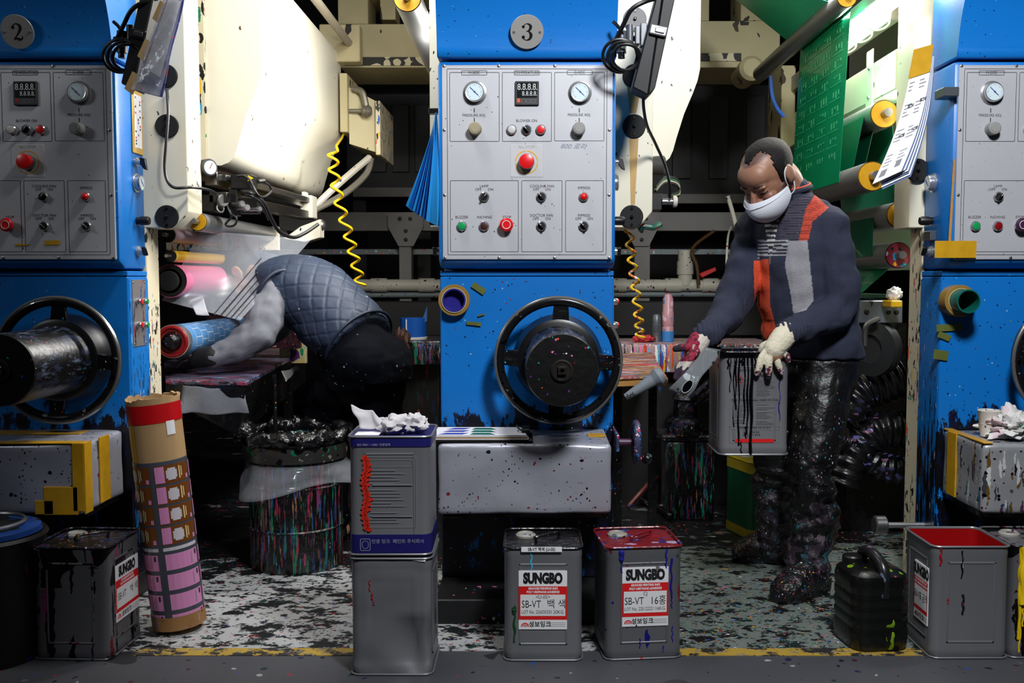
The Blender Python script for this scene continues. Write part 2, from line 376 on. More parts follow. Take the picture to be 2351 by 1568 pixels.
# ---------------------------------------------------------------- the setting
MBf = MB(); MBf.box(-4.5, 4.5, .6, 3.03, -.06, 0)
struct('floor', MBf, mat('aisle_concrete', (66, 67, 72), .55, spl=[((45, 45, 45), .45, .18, DARKINK + [(150, 150, 155)], 0, 0, None), ((9, 9, 9), .5, .3, [(30, 30, 34), (50, 50, 52)], 2, .45, None)], var=.22, vs=4))
base = [(12, 12, 14), (16, 16, 22), (14, 12, 16)]
f = MB(); f.box(-4.5, .25, 3.03, 9, -.06, .0)
FL = mat('ink_stained_white_floor', (170, 172, 172), .42, stains=[((3.2, 6, 3), .5, (16, 15, 18), (1, -2.75, -1.9)), ((9, 12, 9), .545, (20, 22, 24), None), ((26, 32, 26), .56, (24, 26, 30), None), ((14, 18, 14), .61, (24, 50, 44), None), ((16, 20, 16), .63, (110, 28, 30), None)], spl=[((90, 120, 90), .5, .22, DARKINK + INKS[:3], 2, .45, None)], var=.12)  # first blotch layer closes to near black towards the back of the bay
struct('floor', f, FL)
f = MB(); f.box(.25, 4.5, 3.03, 9, -.06, .0)
struct('floor', f, mat('ink_stained_grey_floor', (112, 122, 116), .42, stains=[((3.2, 6, 3), .55, (14, 14, 18), (1, -2.6, -1.6)), ((6, 8, 6), .58, (24, 40, 36), None), ((12, 15, 12), .56, (18, 18, 20), None), ((34, 40, 34), .57, (30, 32, 34), None)], spl=[((110, 140, 110), .6, .35, INKS + [(10, 10, 14)] * 5, 1.5, .47, None), ((24, 60, 24), .4, .06, INKS, 0, 0, None)], var=.15))  # first blotch layer grows denser with distance into the bay
LNM = mat('worn_yellow_line', (170, 140, 52), .6, stains=[((14, 20, 14), .53, (34, 33, 33), None), ((40, 40, 40), .58, (120, 118, 110), None)], var=.2, vs=12)
for i, (a, b) in enumerate(((-1.22, -.5), (.45, 1.45))):
    f = MB(); f.box(a, b, 2.99, 3.05, -.01, .002); o = struct('trim_%d' % (i + 1), f, LNM)
f = MB(); f.box(-5, 5, 9, 9.1, 0, 4.4); struct('wall_back', f, mat('near_black_wall', (22, 21, 22), .8, var=.4, vs=2))  # near-black base colour with broad random tone variation
# ---------------------------------------------------------------- one printing unit, three times
DX = {2: -1.715, 3: 0.0, 4: 1.77}
WHICH = {2: 'numbered 2', 3: 'numbered 3', 4: 'with the green tape core on its door'}
YL, YP = 3.52, 3.46
X0, X1 = -.314, .298
def pz(py, Y): return P(XV, py, Y).z
def pxx(px, Y=YP): return P(px, 640, Y).x
def knob_cyl(x, y, z, r, l, n=20): return MB().lathe((x, y, z), (0, -1, 0), [(r * 1.0, 0), (r, l * .85), (r * .85, l)], n)
def button(cab, dx, px, py, kind, capm=None, name='push_button'):
    p = P(px, py, YP - .006); x, y, z = p.x + dx, p.y, p.z; u = 1 / 659.
    if kind == 'sel':
        r = MB().lathe((x, y, z), (0, -1, 0), [(11.5 * u, 0), (11.5 * u, .006), (9 * u, .009)], 20).build('selector_switch', CHR, cab)
        m = MB(); m.lathe((x, y, z), (0, -1, 0), [(8.5 * u, .006), (8.5 * u, .012)], 18)
        T = rotm((x, y - .016, z), 0, 0, random.choice((-.75, .7))); b = MB(T); b.box(-.0035, .0035, -.008, .006, -.0125, .0125, .001)
        for q in (m, ): q.build('dial', BLK, r)
        b.build('lever', BLK, r)
        MB(T).box(-.0007, .0007, -.0085, -.0078, .002, .012).build('pointer', WHT, r)
    elif kind == 'push':
        r = MB().lathe((x, y, z), (0, -1, 0), [(11.5 * u, 0), (11.5 * u, .008), (9.5 * u, .011)], 20).build(name, CHR, cab)
        MB().lathe((x, y, z), (0, -1, 0), [(8.5 * u, .008), (8.5 * u, .013), (6 * u, .014)], 18).build('cap', capm, r)
    elif kind == 'lamp':
        r = MB().lathe((x, y, z), (0, -1, 0), [(11 * u, 0), (11 * u, .006), (9 * u, .009)], 20).build('indicator_lamp', CHR, cab)
        MB().ball((x, y - .008, z), 8.5 * u, .012, 8.5 * u).build('lens', capm, r)
    elif kind == 'mush':
        r = MB().lathe((x, y, z), (0, -1, 0), [(12 * u, 0), (12 * u, .01)], 20).build('stop_button', CHR, cab)
        MB().lathe((x, y, z), (0, -1, 0), [(10 * u, .01), (15.5 * u, .02), (15.5 * u, .026), (12 * u, .031)], 22).build('cap', capm, r)
        a = MB(); a.torus((x, y - .0315, z), (0, 1, 0), 9 * u, .0012, 24, 6); a.build('ring_mark', WHT, r)
    elif kind == 'knob':
        r = MB().lathe((x, y, z), (0, -1, 0), [(15 * u, 0), (14 * u, .004), (14 * u, .03), (12 * u, .033)], 24).build('pressure_knob', capm, cab)
        MB().lathe((x, y, z), (0, -1, 0), [(9.5 * u, .033), (9 * u, .0345)], 20).build('knob_cap', capm, r)
def gauge(cab, x, y, z, r, d=(0, -1, 0), name='pressure_gauge'):
    d = V(d)
    g = MB().lathe((x, y, z), d, [(r * 1.15, 0), (r * 1.15, .004), (r * .95, .006), (r * .95, .018), (r * .9, .022), (r * .8, .021)], 30).build(name, CHR, cab)
    c = V((x, y, z)) + d * .0215
    MB().lathe(c, d, [(r * .82, 0), (r * .82, .001)], 28).build('dial', GLASSD, g)
    if abs(d.y) > .5: R = Matrix.Identity(4)
    else: R = Matrix.Rotation(PI / 2 if d.x > 0 else -PI / 2, 4, 'Z')
    T = Matrix.Translation(c + d * .0015) @ R
    n = MB(T @ Matrix.Rotation(-.8, 4, 'Y')); n.box(-.0012, .0012, -.0006, .0004, -r * .5, r * .6); n.lathe((0, 0, 0), (0, -1, 0), [(.003, 0), (.003, .001)], 10); n.build('needle', mat('navy_needle', (20, 50, 120), .5), g)
    t = MB(T)
    for i in range(19):
        a = math.radians(-135 + 270 * i / 18); q = r * .74; l = r * (.16 if i % 3 == 0 else .08)
        ex, ez = math.sin(a), math.cos(a); nx, nz = ez * .0006, -ex * .0006
        t.poly([(ex * q + nx, 0, ez * q + nz), (ex * q - nx, 0, ez * q - nz), (ex * (q - l) - nx, 0, ez * (q - l) - nz), (ex * (q - l) + nx, 0, ez * (q - l) + nz)])
    t.build('dial_marks', GREYP, g, smooth=0)
    return g
def number_plate(cab, n, dx):
    z0, z1 = pz(137, 3.44), pz(-40, 3.36); zc = pz(72, 3.40); tz = (zc - z0) / (z1 - z0); yc = 3.44 - .08 * tz - .0045
    T = rotm((pxx(1210, 3.4) + dx, yc, zc), 0, math.atan(.08 / (z1 - z0)))
    r = .056
    p = MB(T); p.lathe((0, .0035, 0), (0, -1, 0), [(r, 0), (r, .003), (r * .985, .004)], 40); p = p.build('number_plate', ALUP, cab)
    for sx in (-1, 1):
        MB(T).lathe((sx * r * .78, 0, 0), (0, -1, 0), [(.005, 0), (.0045, .0025), (.002, .003)], 12).build('screw', CHR, p)
    m = MB(T); k = .0007 * .87
    y = -.0012
    if n == 3:
        ribbon(m, [(-22 * k, 26 * k, 9 * k), (-10 * k, 40 * k, 3 * k), (4 * k, 43 * k, 6 * k), (17 * k, 35 * k, 13 * k), (20 * k, 24 * k, 16 * k), (13 * k, 9 * k, 11 * k), (-2 * k, 2 * k, 3 * k)], y)
        ribbon(m, [(-4 * k, 3 * k, 3 * k), (8 * k, 2 * k, 5 * k), (19 * k, -8 * k, 14 * k), (22 * k, -22 * k, 17 * k), (14 * k, -38 * k, 12 * k), (-4 * k, -44 * k, 5 * k), (-20 * k, -36 * k, 4 * k), (-24 * k, -26 * k, 8 * k)], y)
        disc(m, -20 * k, y, 27 * k, 8 * k); disc(m, -20 * k, y, -28 * k, 9 * k)
    elif n == 2:
        ribbon(m, [(-20 * k, 22 * k, 9 * k), (-12 * k, 39 * k, 4 * k), (4 * k, 43 * k, 7 * k), (19 * k, 33 * k, 14 * k), (20 * k, 16 * k, 15 * k), (6 * k, -8 * k, 9 * k), (-18 * k, -34 * k, 4 * k), (-24 * k, -42 * k, 3 * k)], y)
        ribbon(m, [(-24 * k, -40 * k, 3 * k), (-8 * k, -35 * k, 11 * k), (8 * k, -40 * k, 14 * k), (22 * k, -36 * k, 7 * k), (26 * k, -20 * k, 3 * k)], y)
        disc(m, -19 * k, y, 24 * k, 9 * k)
    else:
        ribbon(m, [(8 * k, -44 * k, 14 * k), (8 * k, 44 * k, 14 * k)], y); ribbon(m, [(8 * k, 44 * k, 4 * k), (-28 * k, -16 * k, 4 * k), (26 * k, -16 * k, 6 * k)], y)
    m.build('numeral', BLK, p, smooth=0)
def wheel(cab, dx):
    c = P(1282, 827, 3.40); c.x += dx; x, y, z = c
    w = MB(); w.torus(c, (0, 1, 0), .203, .0165, 64, 12)
    w = w.build('handwheel', mat('worn_wheel_rim', (40, 40, 42), .25, .7, spl=[((60, 60, 60), .6, .5, [(10, 10, 12), (150, 150, 150), (12, 12, 14)], 4, .45, None)]), cab)
    e = MB(); e.torus(c + V((0, -.007, 0)), (0, 1, 0), .2135, .0075, 64, 10); e.build('polished_rim', RIM, w)
    for i in range(4):
        a = i * PI / 2 + .05; T = Matrix.Translation(c) @ Matrix.Rotation(a, 4, 'Y')
        b = MB(T); b.prism([(-.033, -.002, .095), (.033, -.002, .095), (.024, -.006, .198), (-.024, -.006, .198)], (0, .016, 0), .003); b.build('spoke', INKBLK, w)
    MB().lathe((x, y + .09, z), (0, -1, 0), [(.155, 0), (.155, .03), (.148, .05), (.14, .095), (.128, .1)], 48).build('hub_dish', mat('dish_black', (9, 9, 11), .35), w)
    b = MB(); b.lathe((x, y - .0, z), (0, -1, 0), [(.118, 0), (.118, .02), (.1135, .03), (.1125, .372), (.1105, .376)], 48)
    fb = MB(); fb.lathe((x, y - .374, z), (0, -1, 0), [(.1115, 0), (.109, .006), (.03, .007)], 48); fb.build('barrel_face', mat('barrel_face_black', (8, 8, 9), .4, spl=[((120, 120, 120), .4, .1, INKS, 3, .5, None)], bump=.15), w)
    b.build('barrel', mat('inky_barrel', (9, 9, 11), .34, stains=[((34, 9, 34), .54, (40, 46, 66), None), ((40, 10, 40), .6, (84, 92, 110), None), ((40, 12, 40), .63, (30, 90, 92), None), ((44, 14, 44), .67, (150, 40, 70), None)], spl=[((120, 120, 120), .4, .1, INKS[3:], 3, .48, None)], var=.3, bump=.25, bs=30), w)
    f = y - .381
    b = MB(); b.lathe((x, f, z), (0, -1, 0), [(.034, 0), (.034, .006), (.028, .007), (.027, .004), (.018, .004)], 28)
    b.box(x - .013, x + .013, f - .014, f + .01, z - .013, z + .013, .002); b.lathe((x, f - .013, z), (0, -1, 0), [(.009, 0), (.008, .003), (.006, .001)], 16)
    b.build('centre_boss', mat('dark_steel', (70, 66, 62), .35, .8), w)
PANEL_TXT = [('M-SIDE', 1090, 168, 6), ('TEMPERATURE', 1210, 168, 6), ('G-SIDE', 1329, 167, 6), ('PRESSURE ADJ.', 1090, 265.5, 6), ('PRESSURE ADJ.', 1328.5, 264.5, 6), ('BLOWER ON', 1209, 278, 6),
    ('LAMP', 1112, 428, 6), ('OFF', 1099, 435.5, 6), ('ON', 1127, 435.5, 6), ('COOLING FAN', 1244, 428, 6), ('OFF', 1231, 435.5, 6), ('ON', 1258, 435.5, 6), ('IMPRESS', 1340, 432, 6),
    ('BUZZER', 1061, 499, 6), ('INCHING', 1113, 499, 6), ('STOP', 1164, 499, 6), ('DOCTOR FAN', 1243, 495, 6), ('OFF', 1230, 502.5, 6), ('ON', 1258, 502.5, 6), ('IMPRESS', 1340, 495, 6), ('OFF', 1327, 502.5, 6), ('ON', 1354, 502.5, 6)]
def cabinet(n):
    dx = DX[n]; a, b = X0 + dx, X1 + dx
    cab = thing('control_cabinet', ((a + b) / 2, 3.6, 0), {2: 'blue press control cabinet in shadow with round number plate 2', 3: 'brightly lit blue press control cabinet with round number plate 3', 4: 'blue press control cabinet cut off by the photo edge, green tape core stuck on it'}[n], 'control cabinet', 'blue control cabinets')
    zl = pz(622, YL); zs = pz(137, YP)
    MB().box(a, b, YL, 3.70, .085, zl - .02, .004).build('lower_housing', BLUEL, cab)
    MB().box(a, b, YL - .002, 3.70, zl - .0175, zl, .002).build('cover_strip', BLUE, cab)
    for x in (a - .0015, b):
        s = MB(); s.prism([(x, YL + .01, .2), (x, 3.70, .2), (x, 3.70, zl - .03), (x, YL + .01, zl - .03)], (.0015, 0, 0)); s.build('side_skin', BLUES, cab)
    z1 = pz(597, YP)
    pr = [(YP, z1 - .006), (YP + .05, zl + .006), (3.70, zl + .006), (3.70, zs - .003), (YP, zs - .003)]
    MB().prism([(a, y, z) for y, z in pr], (b - a, 0, 0), .016, 2).build('panel_housing', BLUE, cab)
    zt = pz(-60, 3.36); k = []
    for i in range(9):
        t = i / 8; k.append((3.44 - .02 * t - .07 * t * t, zs + .002 + (zt - zs) * t))
    pr = k + [(3.66, zt), (3.66, zs + .002)]
    MB().prism([(a, y, z) for y, z in pr], (b - a, 0, 0), .006, 1).build('upper_housing', BLUE, cab)
    number_plate(cab, n, dx)
    X = lambda px: pxx(px) + dx
    Z = lambda py: pz(py, YP)
    pn = MB(); pn.box(X(1017), X(1404), YP - .005, YP + .005, Z(596), Z(150), .002); pn.build('control_panel', SILV, cab)
    y = YP - .0056; L = MB()
    for x0, x1, y0, y1 in ((1029, 1391, 159, 585), (1035, 1147, 167, 325), (1154, 1265.5, 167, 325), (1272.5, 1385, 167, 324), (1035, 1190, 415, 578), (1198, 1290, 415, 578), (1298, 1384, 415, 578), (1062, 1119, 163, 173), (1181, 1238, 163, 173), (1301, 1358, 162, 172)):
        rline(L, X(x0), X(x1), Z(y1), Z(y0), y, .003, .0016)
    for px in (1090.5, 1328.5):
        for q0, q1 in ((249, 259), (271, 281)): L.poly([(X(px - 1), y, Z(q0)), (X(px + 1), y, Z(q0)), (X(px + 1), y, Z(q1)), (X(px - 1), y, Z(q1))])
    L.build('printed_lines', LINE, cab, smooth=0)
    letters('panel_lettering', [(t, X(px), y, Z(py), h / 659, .0, .95) for t, px, py, h in PANEL_TXT], LINE, cab)
    if n == 3: letters('handwritten_lettering', [('800 로라', X(1315), y, Z(337), 10 / 659, 0, 1.15, 'CENTER', -.02, .35)], mat('pencil_grey', (120, 126, 140), .6), cab)
    sc = [(px, py) for py in (152, 592) for px in (1022, 1146, 1273, 1398)] + [(px, py) for py in (299, 448) for px in (1022, 1397)]
    for px, py in sc:
        MB().lathe((X(px), YP - .004, Z(py)), (0, -1, 0), [(.0062, 0), (.005, .003), (.002, .004)], 12).build('screw', STEEL, cab)
    for px in (1092, 1330): gauge(cab, X(px), YP - .005, Z(214), .035)
    t = MB(); t.box(X(1183), X(1237), YP - .014, YP, Z(243), Z(188), .002); t = t.build('temperature_controller', mat('controller_case', (30, 31, 34), .4), cab)
    MB().box(X(1187), X(1233), YP - .0152, YP - .013, Z(226), Z(191), .0005).build('display_glass', mat('display_black', (16, 17, 20), .2), t)
    seg = mat('unlit_segments', (176, 180, 180), .5)
    letters('display_digits', [('8.8.8.8.', X(1211), YP - .0156, Z(202), 14 / 659, .0002, .8), ('8.8.8.8.', X(1216), YP - .0156, Z(217), 10 / 659, .0001, .85)], seg, t)
    b2 = MB()
    for px in (1202.5, 1213, 1224): rline(b2, X(px - 4.5), X(px + 4.5), Z(237), Z(230), YP - .0146, .0015, .0008)
    b2.build('key_outlines', GREYP, t, smooth=0)
    MB().box(X(1187), X(1195), YP - .0155, YP - .013, Z(238), Z(228), .001).build('red_key', REDD if n == 2 else mat('orange_key', (190, 80, 40), .4), t)
    button(cab, dx, 1091, 297, 'knob', PUTTYY if n == 3 else PUTTY); button(cab, dx, 1328.5, 297, 'knob', PUTTY)
    button(cab, dx, 1175, 298, 'push', mat('white_button', (190, 188, 184), .4)); button(cab, dx, 1209, 298, 'sel'); button(cab, dx, 1242, 298, 'push', REDP)
    st = MB(); st.box(X(1172), X(1247), YP - .0062, YP - .003, Z(407), Z(332), .001); st = st.build('stop_plate', mat('pale_plate', (186, 187, 190), .5), cab)
    letters('stop_lettering', [('ALL STOP', X(1209), YP - .0068, Z(338), 6 / 659)], mat('faded_print', (160, 160, 164), .6), st)
    ar = MB()
    for q in range(4):
        pts = []
        for i in range(9):
            an = q * PI / 2 + .06 + (PI / 2 - .12) * i / 8; pts.append((math.cos(an), math.sin(an)))
        cx, cz = X(1209), Z(373); r0, r1 = 24 / 659, 26.5 / 659
        for (c0, s0), (c1, s1) in zip(pts, pts[1:]): ar.poly([(cx + c0 * r0, YP - .0068, cz + s0 * r0), (cx + c1 * r0, YP - .0068, cz + s1 * r0), (cx + c1 * r1, YP - .0068, cz + s1 * r1), (cx + c0 * r1, YP - .0068, cz + s0 * r1)])
    ar.build('yellow_arcs', mat('yellow_print', (206, 160, 24), .5), st, smooth=0)
    eb = MB().lathe((X(1209), YP - .006, Z(373)), (0, -1, 0), [(.027, 0), (.027, .012), (.026, .016)], 30).build('emergency_button', STEEL, cab)
    MB().lathe((X(1209), YP - .006, Z(373)), (0, -1, 0), [(.0245, .01), (.0265, .028), (.024, .034), (.012, .037)], 30).build('cap', REDP, eb)
    for px, py, kd, cm in ((1112, 452, 'sel', 0), (1243, 452, 'sel', 0), (1243, 519, 'sel', 0), (1340, 519, 'sel', 0), (1340, 452, 'lamp', REDP), (1061, 519, 'push', GRNP), (1112, 519, 'push', mat('dull_brown_button', (60, 24, 22), .4) if n == 3 else REDD), (1163, 517, 'mush', REDP if n != 4 else mat('purple_inked_button', (60, 30, 60), .4))):
        button(cab, dx, px, py, kd, cm)
    wheel(cab, dx)
    # fittings on the two side faces
    for sg, xs in ((-1, a), (1, b)):
        d = V((sg, 0, 0))
        gauge(cab, xs, 3.615, pz(420, 3.615), .03, d, 'side_gauge')
        q = MB(); q.lathe((xs, 3.615, pz(507, 3.615)), d, [(.013, 0), (.013, .012), (.016, .013), (.016, .04), (.013, .046)], 16); q.build('regulator_knob', BLK, cab)
        q = MB(); q.lathe((xs, 3.615, pz(577, 3.615)), d, [(.02, 0), (.02, .008), (.014, .01), (.014, .02)], 16); q = q.build('selector_switch', CHR, cab)
        MB(rotm((xs + sg * .026, 3.615, pz(577, 3.615)), 0, .7)).box(-.008, .008, -.005, .005, -.018, .018, .002).build('lever', BLK, q)
    zv = pz(372, 3.61); q = MB(); q.lathe((b, 3.61, zv), (1, 0, 0), [(.017, 0), (.017, .01), (.011, .012), (.011, .022)], 16); q = q.build('quarter_turn_valve', CHR, cab)
    MB().prism([(b + .02, 3.60, zv + .016), (b + .04, 3.60, zv + .012), (b + .046, 3.60, zv - .03), (b + .034, 3.60, zv - .026), (b + .02, 3.60, zv - .006)], (0, .014, 0), .002).build('lever', BLK, q)
    za, zb = pz(795, 3.6), pz(642, 3.6)
    sp = MB(); sp.box(b, b + .004, 3.55, 3.67, za, zb, .001); sp = sp.build('switch_plate', mat('dripped_steel_plate', (128, 124, 124), .45, .3, spl=[((120, 120, 20), .8, .4, DARKINK, 0, 0, None)]), cab)
    for yy in (3.558, 3.662):
        for zz in (za + .01, zb - .01): MB().lathe((b + .003, yy, zz), (1, 0, 0), [(.005, 0), (.003, .003)], 10).build('screw', STEEL, sp)
    for py in (692, 746):
        for yy, cm in ((3.585, REDP), (3.64, GRNP)):
            q = MB().lathe((b + .003, yy, pz(py, yy)), (1, 0, 0), [(.0125, 0), (.0125, .014), (.01, .018)], 16).build('push_button', CHR, cab)
            MB().lathe((b + .003, yy, pz(py, yy)), (1, 0, 0), [(.0095, .016), (.009, .022)], 14).build('cap', cm, q)
    p = MB(); p.box(a, b, 3.27, 3.695, 0, .084, .004); p.build('plinth', mat('plinth_black', (16, 16, 18), .5, spl=[((60, 60, 60), .6, .3, INKS[:5], 3, .5, None)]), cab)
    return cab
CAB = {n: cabinet(n) for n in (2, 3, 4)}
def disc_cap(fr, x, y, z, m=BLKM):
    d = MB().lathe((x, y, z), (0, -1, 0), [(.043, 0), (.043, .007), (.041, .009)], 32).build('bearing_cap', m, fr)
    q = MB(); q.lathe((x, y - .009, z), (0, -1, 0), [(.006, 0), (.006, .008), (.003, .011)], 12)
    for s in (-1, 1): q.lathe((x, y - .009, z + s * .03), (0, -1, 0), [(.006, 0), (.005, .004)], 10)
    q.build('bolt', mat('black_bolt', (24, 24, 26), .3, .6), d)
def frame(n):
    dx = DX[n]
    fr = thing('press_frame', (dx, 3.8, 0), {2: 'cream press side frame with three black bearing caps behind the cabinet numbered 2', 3: 'cream press side frame with rust stain behind the cabinet numbered 3', 4: 'cream press side frame edge beside the hanging paper sheets'}[n], 'machine frame', 'cream press side frames')
    zb = pz(523, 3.7); zt = 2.75
    MB().prism([(dx - .365, 3.7, zb), (dx + .405, 3.7, zb), (dx + .455, 3.7, zb + .06), (dx + .455, 3.7, zt), (dx - .365, 3.7, zt)], (0, .16, 0), .003).build('side_plate', mat('rusty_cream_plate', (228, 222, 198), .42, spl=[((70, 70, 40), .4, .14, [(30, 26, 20), (60, 50, 36)], 2, .45, None)], var=.06, vs=3), fr)
    MB().box(dx + X0, dx + X1, 3.70, 3.82, 0, zb, .003).build('lower_post', CREAMD, fr)
    for i, py in enumerate((45, 175, 290, 498)):
        disc_cap(fr, dx + (.385 if i < 3 else .378), 3.7, pz(py, 3.7), GREYST if (n == 3 and i == 0) else BLKM)
    if n != 2:
        s = MB()
        for z0, z1, wd in ((pz(260, 3.7), pz(200, 3.7), .026), (pz(470, 3.7), pz(318, 3.7), .017)):
            s.poly([(dx + .385 - wd * .6, 3.6994, z0), (dx + .385 + wd * .3, 3.6994, z0), (dx + .385 + wd, 3.6994, z1), (dx + .385 - wd, 3.6994, z1)])
        s.build('rust_stain', mat('rust_streak', (196, 158, 96), .6, var=.35, vs=18, stretch=(3, 3, .6)), fr, smooth=0)
    return fr
FR = {n: frame(n) for n in (2, 3, 4)}
def hood(n):
    dx = DX[n] - DX[2]
    h = thing('dryer_hood', (P(500, 640, 4.5).x + dx, 4.8, 1.5), {2: 'big cream dryer hood above the bent worker', 3: 'cream dryer hood beside the black case right of cabinet 3', 4: 'cream dryer hood beyond the right edge'}[n], 'dryer hood', 'cream dryer hoods')
    pr = [(440, -90), (597, -90), (599, 100), (600, 158), (595, 185), (585, 214), (566, 262), (550, 318), (543, 346), (536, 362), (525, 373), (507, 380), (470, 377), (440, 372)]
    q = [P(a, b, 3.95) for a, b in pr]
    for v in q: v.x += dx
    m = MB(); m.prism(q, (0, 1.66, 0), 0); m.build('hood_body', CREAM, h, smooth=30)
    x0 = P(467, 0, 3.95).x + dx; zt = 2.7
    MB().box(x0 - .03, x0 + .005, 3.935, 3.95, P(0, 378, 3.95).z, zt, .002).build('corner_flange', CREAMD, h)
    e = P(808, 108, 5.6); e.x += dx
    b = MB(); b.box(e.x - .16, e.x + .06, 5.5, 5.6, e.z - .1, e.z + .1, .005); b.build('pipe_bracket', CREAMR, h)
    MB().cyl((e.x, 5.65, e.z), (e.x, 3.9, e.z), .021).build('guide_pipe', mat('grey_cream_pipe', (170, 160, 140), .5, var=.2), h)
    # exhaust duct on the far side
    if n == 2:
        a, c = P(783, 172, 5.55), P(802, 306, 5.55)
        MB().box(a.x, c.x, 5.5, 6.1, c.z, a.z, .003).build('duct_flange', CREAMR, h)
        m = MB(); m.rings([[(c.x, 5.55, P(0, 200, 5.55).z), (c.x, 6.0, P(0, 200, 5.55).z), (c.x, 6.0, P(0, 330, 5.55).z), (c.x, 5.55, P(0, 330, 5.55).z)], [(P(868, 0, 5.6).x, 5.6, P(0, 236, 5.6).z), (P(868, 0, 5.6).x, 6.05, P(0, 236, 5.6).z), (P(868, 0, 5.6).x, 6.05, P(0, 352, 5.6).z), (P(868, 0, 5.6).x, 5.6, P(0, 352, 5.6).z)]])
        m.build('tapered_duct', CREAMR, h)
        f0, f1 = P(862, 232, 5.58), P(870, 356, 5.58); MB().box(f0.x, f1.x + .01, 5.57, 6.1, f1.z, f0.z, .003).build('duct_flange', CREAMD, h)
        a = P(820, 255, 5.54); q = MB(); q.cyl(a + V((-.05, 0, 0)), a + V((.03, 0, 0)), .012); q.lathe(a + V((.03, 0, 0)), (1, 0, 0), [(.03, 0), (.036, .01), (.03, .02), (.036, .03), (.03, .04), (.02, .05)], 16); q.tube([a + V((.05, 0, .02)), a + V((.03, -.01, .1)), a + V((-.02, 0, .12))], .018); q.build('air_coupling', mat('dirty_metal', (130, 125, 112), .4, .5), h)
    return h
for n in (2, 3, 4): hood(n)
# fluorescent work lamps in the two bays, at the left of cabinets 3 and 4
for n in (3, 4):
    x, z = (1.372 if n == 4 else -.29), 2.17; y0 = 3.4 if n == 4 else 3.9
    L = thing('bay_lamp', (x, 4.3, z), 'bright fluorescent work lamp in white housing above the green film' if n == 4 else 'fluorescent work lamp hidden behind the top of cabinet 3', 'lamp', 'work lamps in the bays')
    MB().prism([(x - .045, y0, z + .05), (x + .05, y0, z + .05), (x + .04, y0, z + .11), (x - .03, y0, z + .11)], (0, 4.8 - y0, 0), .004).build('housing', mat('white_enamel', (238, 236, 226), .4), L)
    for s in (-.02, .022): MB().cyl((x + s, y0 + .03, z + .03), (x + s, 4.76, z + .03), .014).build('tube', LAMP, L)
    for yy in (y0 + .1, 4.0, 4.2, 4.4, 4.6):
        MB().tube([(x - .045, yy, z + .05), (x - .048, yy, z - .01), (x, yy, z - .035), (x + .048, yy, z - .01), (x + .046, yy, z + .05)], .004, 6).build('guard_wire', mat('cream_wire', (230, 224, 200), .4), L)
    area('bay_light', (x - .005, (y0 + 4.75) / 2, z - .055), (x - (.6 if n == 3 else .45), (y0 + 4.7) / 2, z - .5), .1, 4.7 - y0, 37 if n == 3 else 28, (1, .97, .93))
# ---------------------------------------------------------------- rear of the hall
YR = 7.0
def rbox(px0, py0, px1, py1, Y, dep, bev=.003, mb=None):
    p, q = P(px0, py0, Y), P(px1, py1, Y); m = mb or MB(); m.box(p.x, q.x, Y, Y + dep, q.z, p.z, bev); return m
for i, (a, b) in enumerate(((640, 1010), (1410, 1790))):
    t = thing('support_frame', P((a + b) / 2, 640, YR) * 1.0, ['grey steel support frame with gusset plate behind the bent worker', 'grey steel support frame behind the coiled hose right of cabinet 3'][i], 'steel frame', 'grey steel frames at the rear')
    rbox(a, 487, b, 530, YR, .15).build('cross_beam', GREYST, t)
    cx = 932 if i == 0 else 1473
    rbox(cx - 16, 560, cx + 16, 1050, YR - .02, .12).build('post', GREYST, t)
    g = MB(); pts = [P(cx - 42, 494, YR - .04), P(cx + 40, 494, YR - .04), P(cx + 40, 520, YR - .04), P(cx + 17, 565, YR - .04), P(cx - 17, 565, YR - .04), P(cx - 42, 520, YR - .04)]
    g.prism(pts, (0, .02, 0)); g = g.build('gusset_plate', GREYST, t)
    for bx, by in ((-14, 502), (10, 502), (0, 530), (0, 550)):
        c = P(cx + bx, by, YR - .04); MB().lathe(c, (0, -1, 0), [(.014, 0), (.014, .012), (.01, .014)], 6).build('bolt', DARKM, g)
    rbox(a, 572, b, 584, YR + .1, .03, 0).build('tie_rod', PVCG, t)
p0, p1 = P(560, 655, 6.945), P(1800, 655, 6.945)
t = thing('drain_pipe', p0, 'long white plastic drain pipe with couplings running behind the presses', 'pipe')
MB().cyl(p0, p1, .042).build('pipe_run', PVC, t)
for px in (700, 870, 980, 1420, 1545, 1630, 1690):
    c = P(px, 655, 6.945); MB().cyl(c - V((.055, 0, 0)), c + V((.055, 0, 0)), .05).build('coupling', PVC, t)
c = P(1573, 655, 6.945); MB().cyl(c, P(1573, 575, 6.945), .05).build('riser', PVC, t); MB().cyl(P(1573, 630, 6.945), P(1573, 600, 6.945), .058).build('coupling', PVC, t)
q = MB(); q.tube([P(1605, 655, 6.85), P(1600, 610, 6.85), P(1590, 570, 6.88), P(1640, 530, 6.945)], .011); q.build('brown_branch', mat('brown_hose', (90, 60, 30), .5), t)
a = P(1612, 628, 6.85); q = MB(); q.prism([a + V((-.02, 0, 0)), a + V((.09, 0, .045)), a + V((.1, 0, .02)), a + V((0, 0, -.03))], (0, .02, 0), .003); lab(q.build('valve_lever', REDP, t), 'red valve lever')
tag(MB().cyl(P(560, 678, 6.962), P(1800, 675, 6.962), .02).build('conduit', PVCG, smooth=40), 'thin grey conduit with paint spots running under the white drain pipe', 'pipe')
tag(rbox(560, 693, 1820, 770, 6.7, .3).build('rear_duct', DARKM), 'dark horizontal sheet metal duct low at the back under the pipes', 'duct')
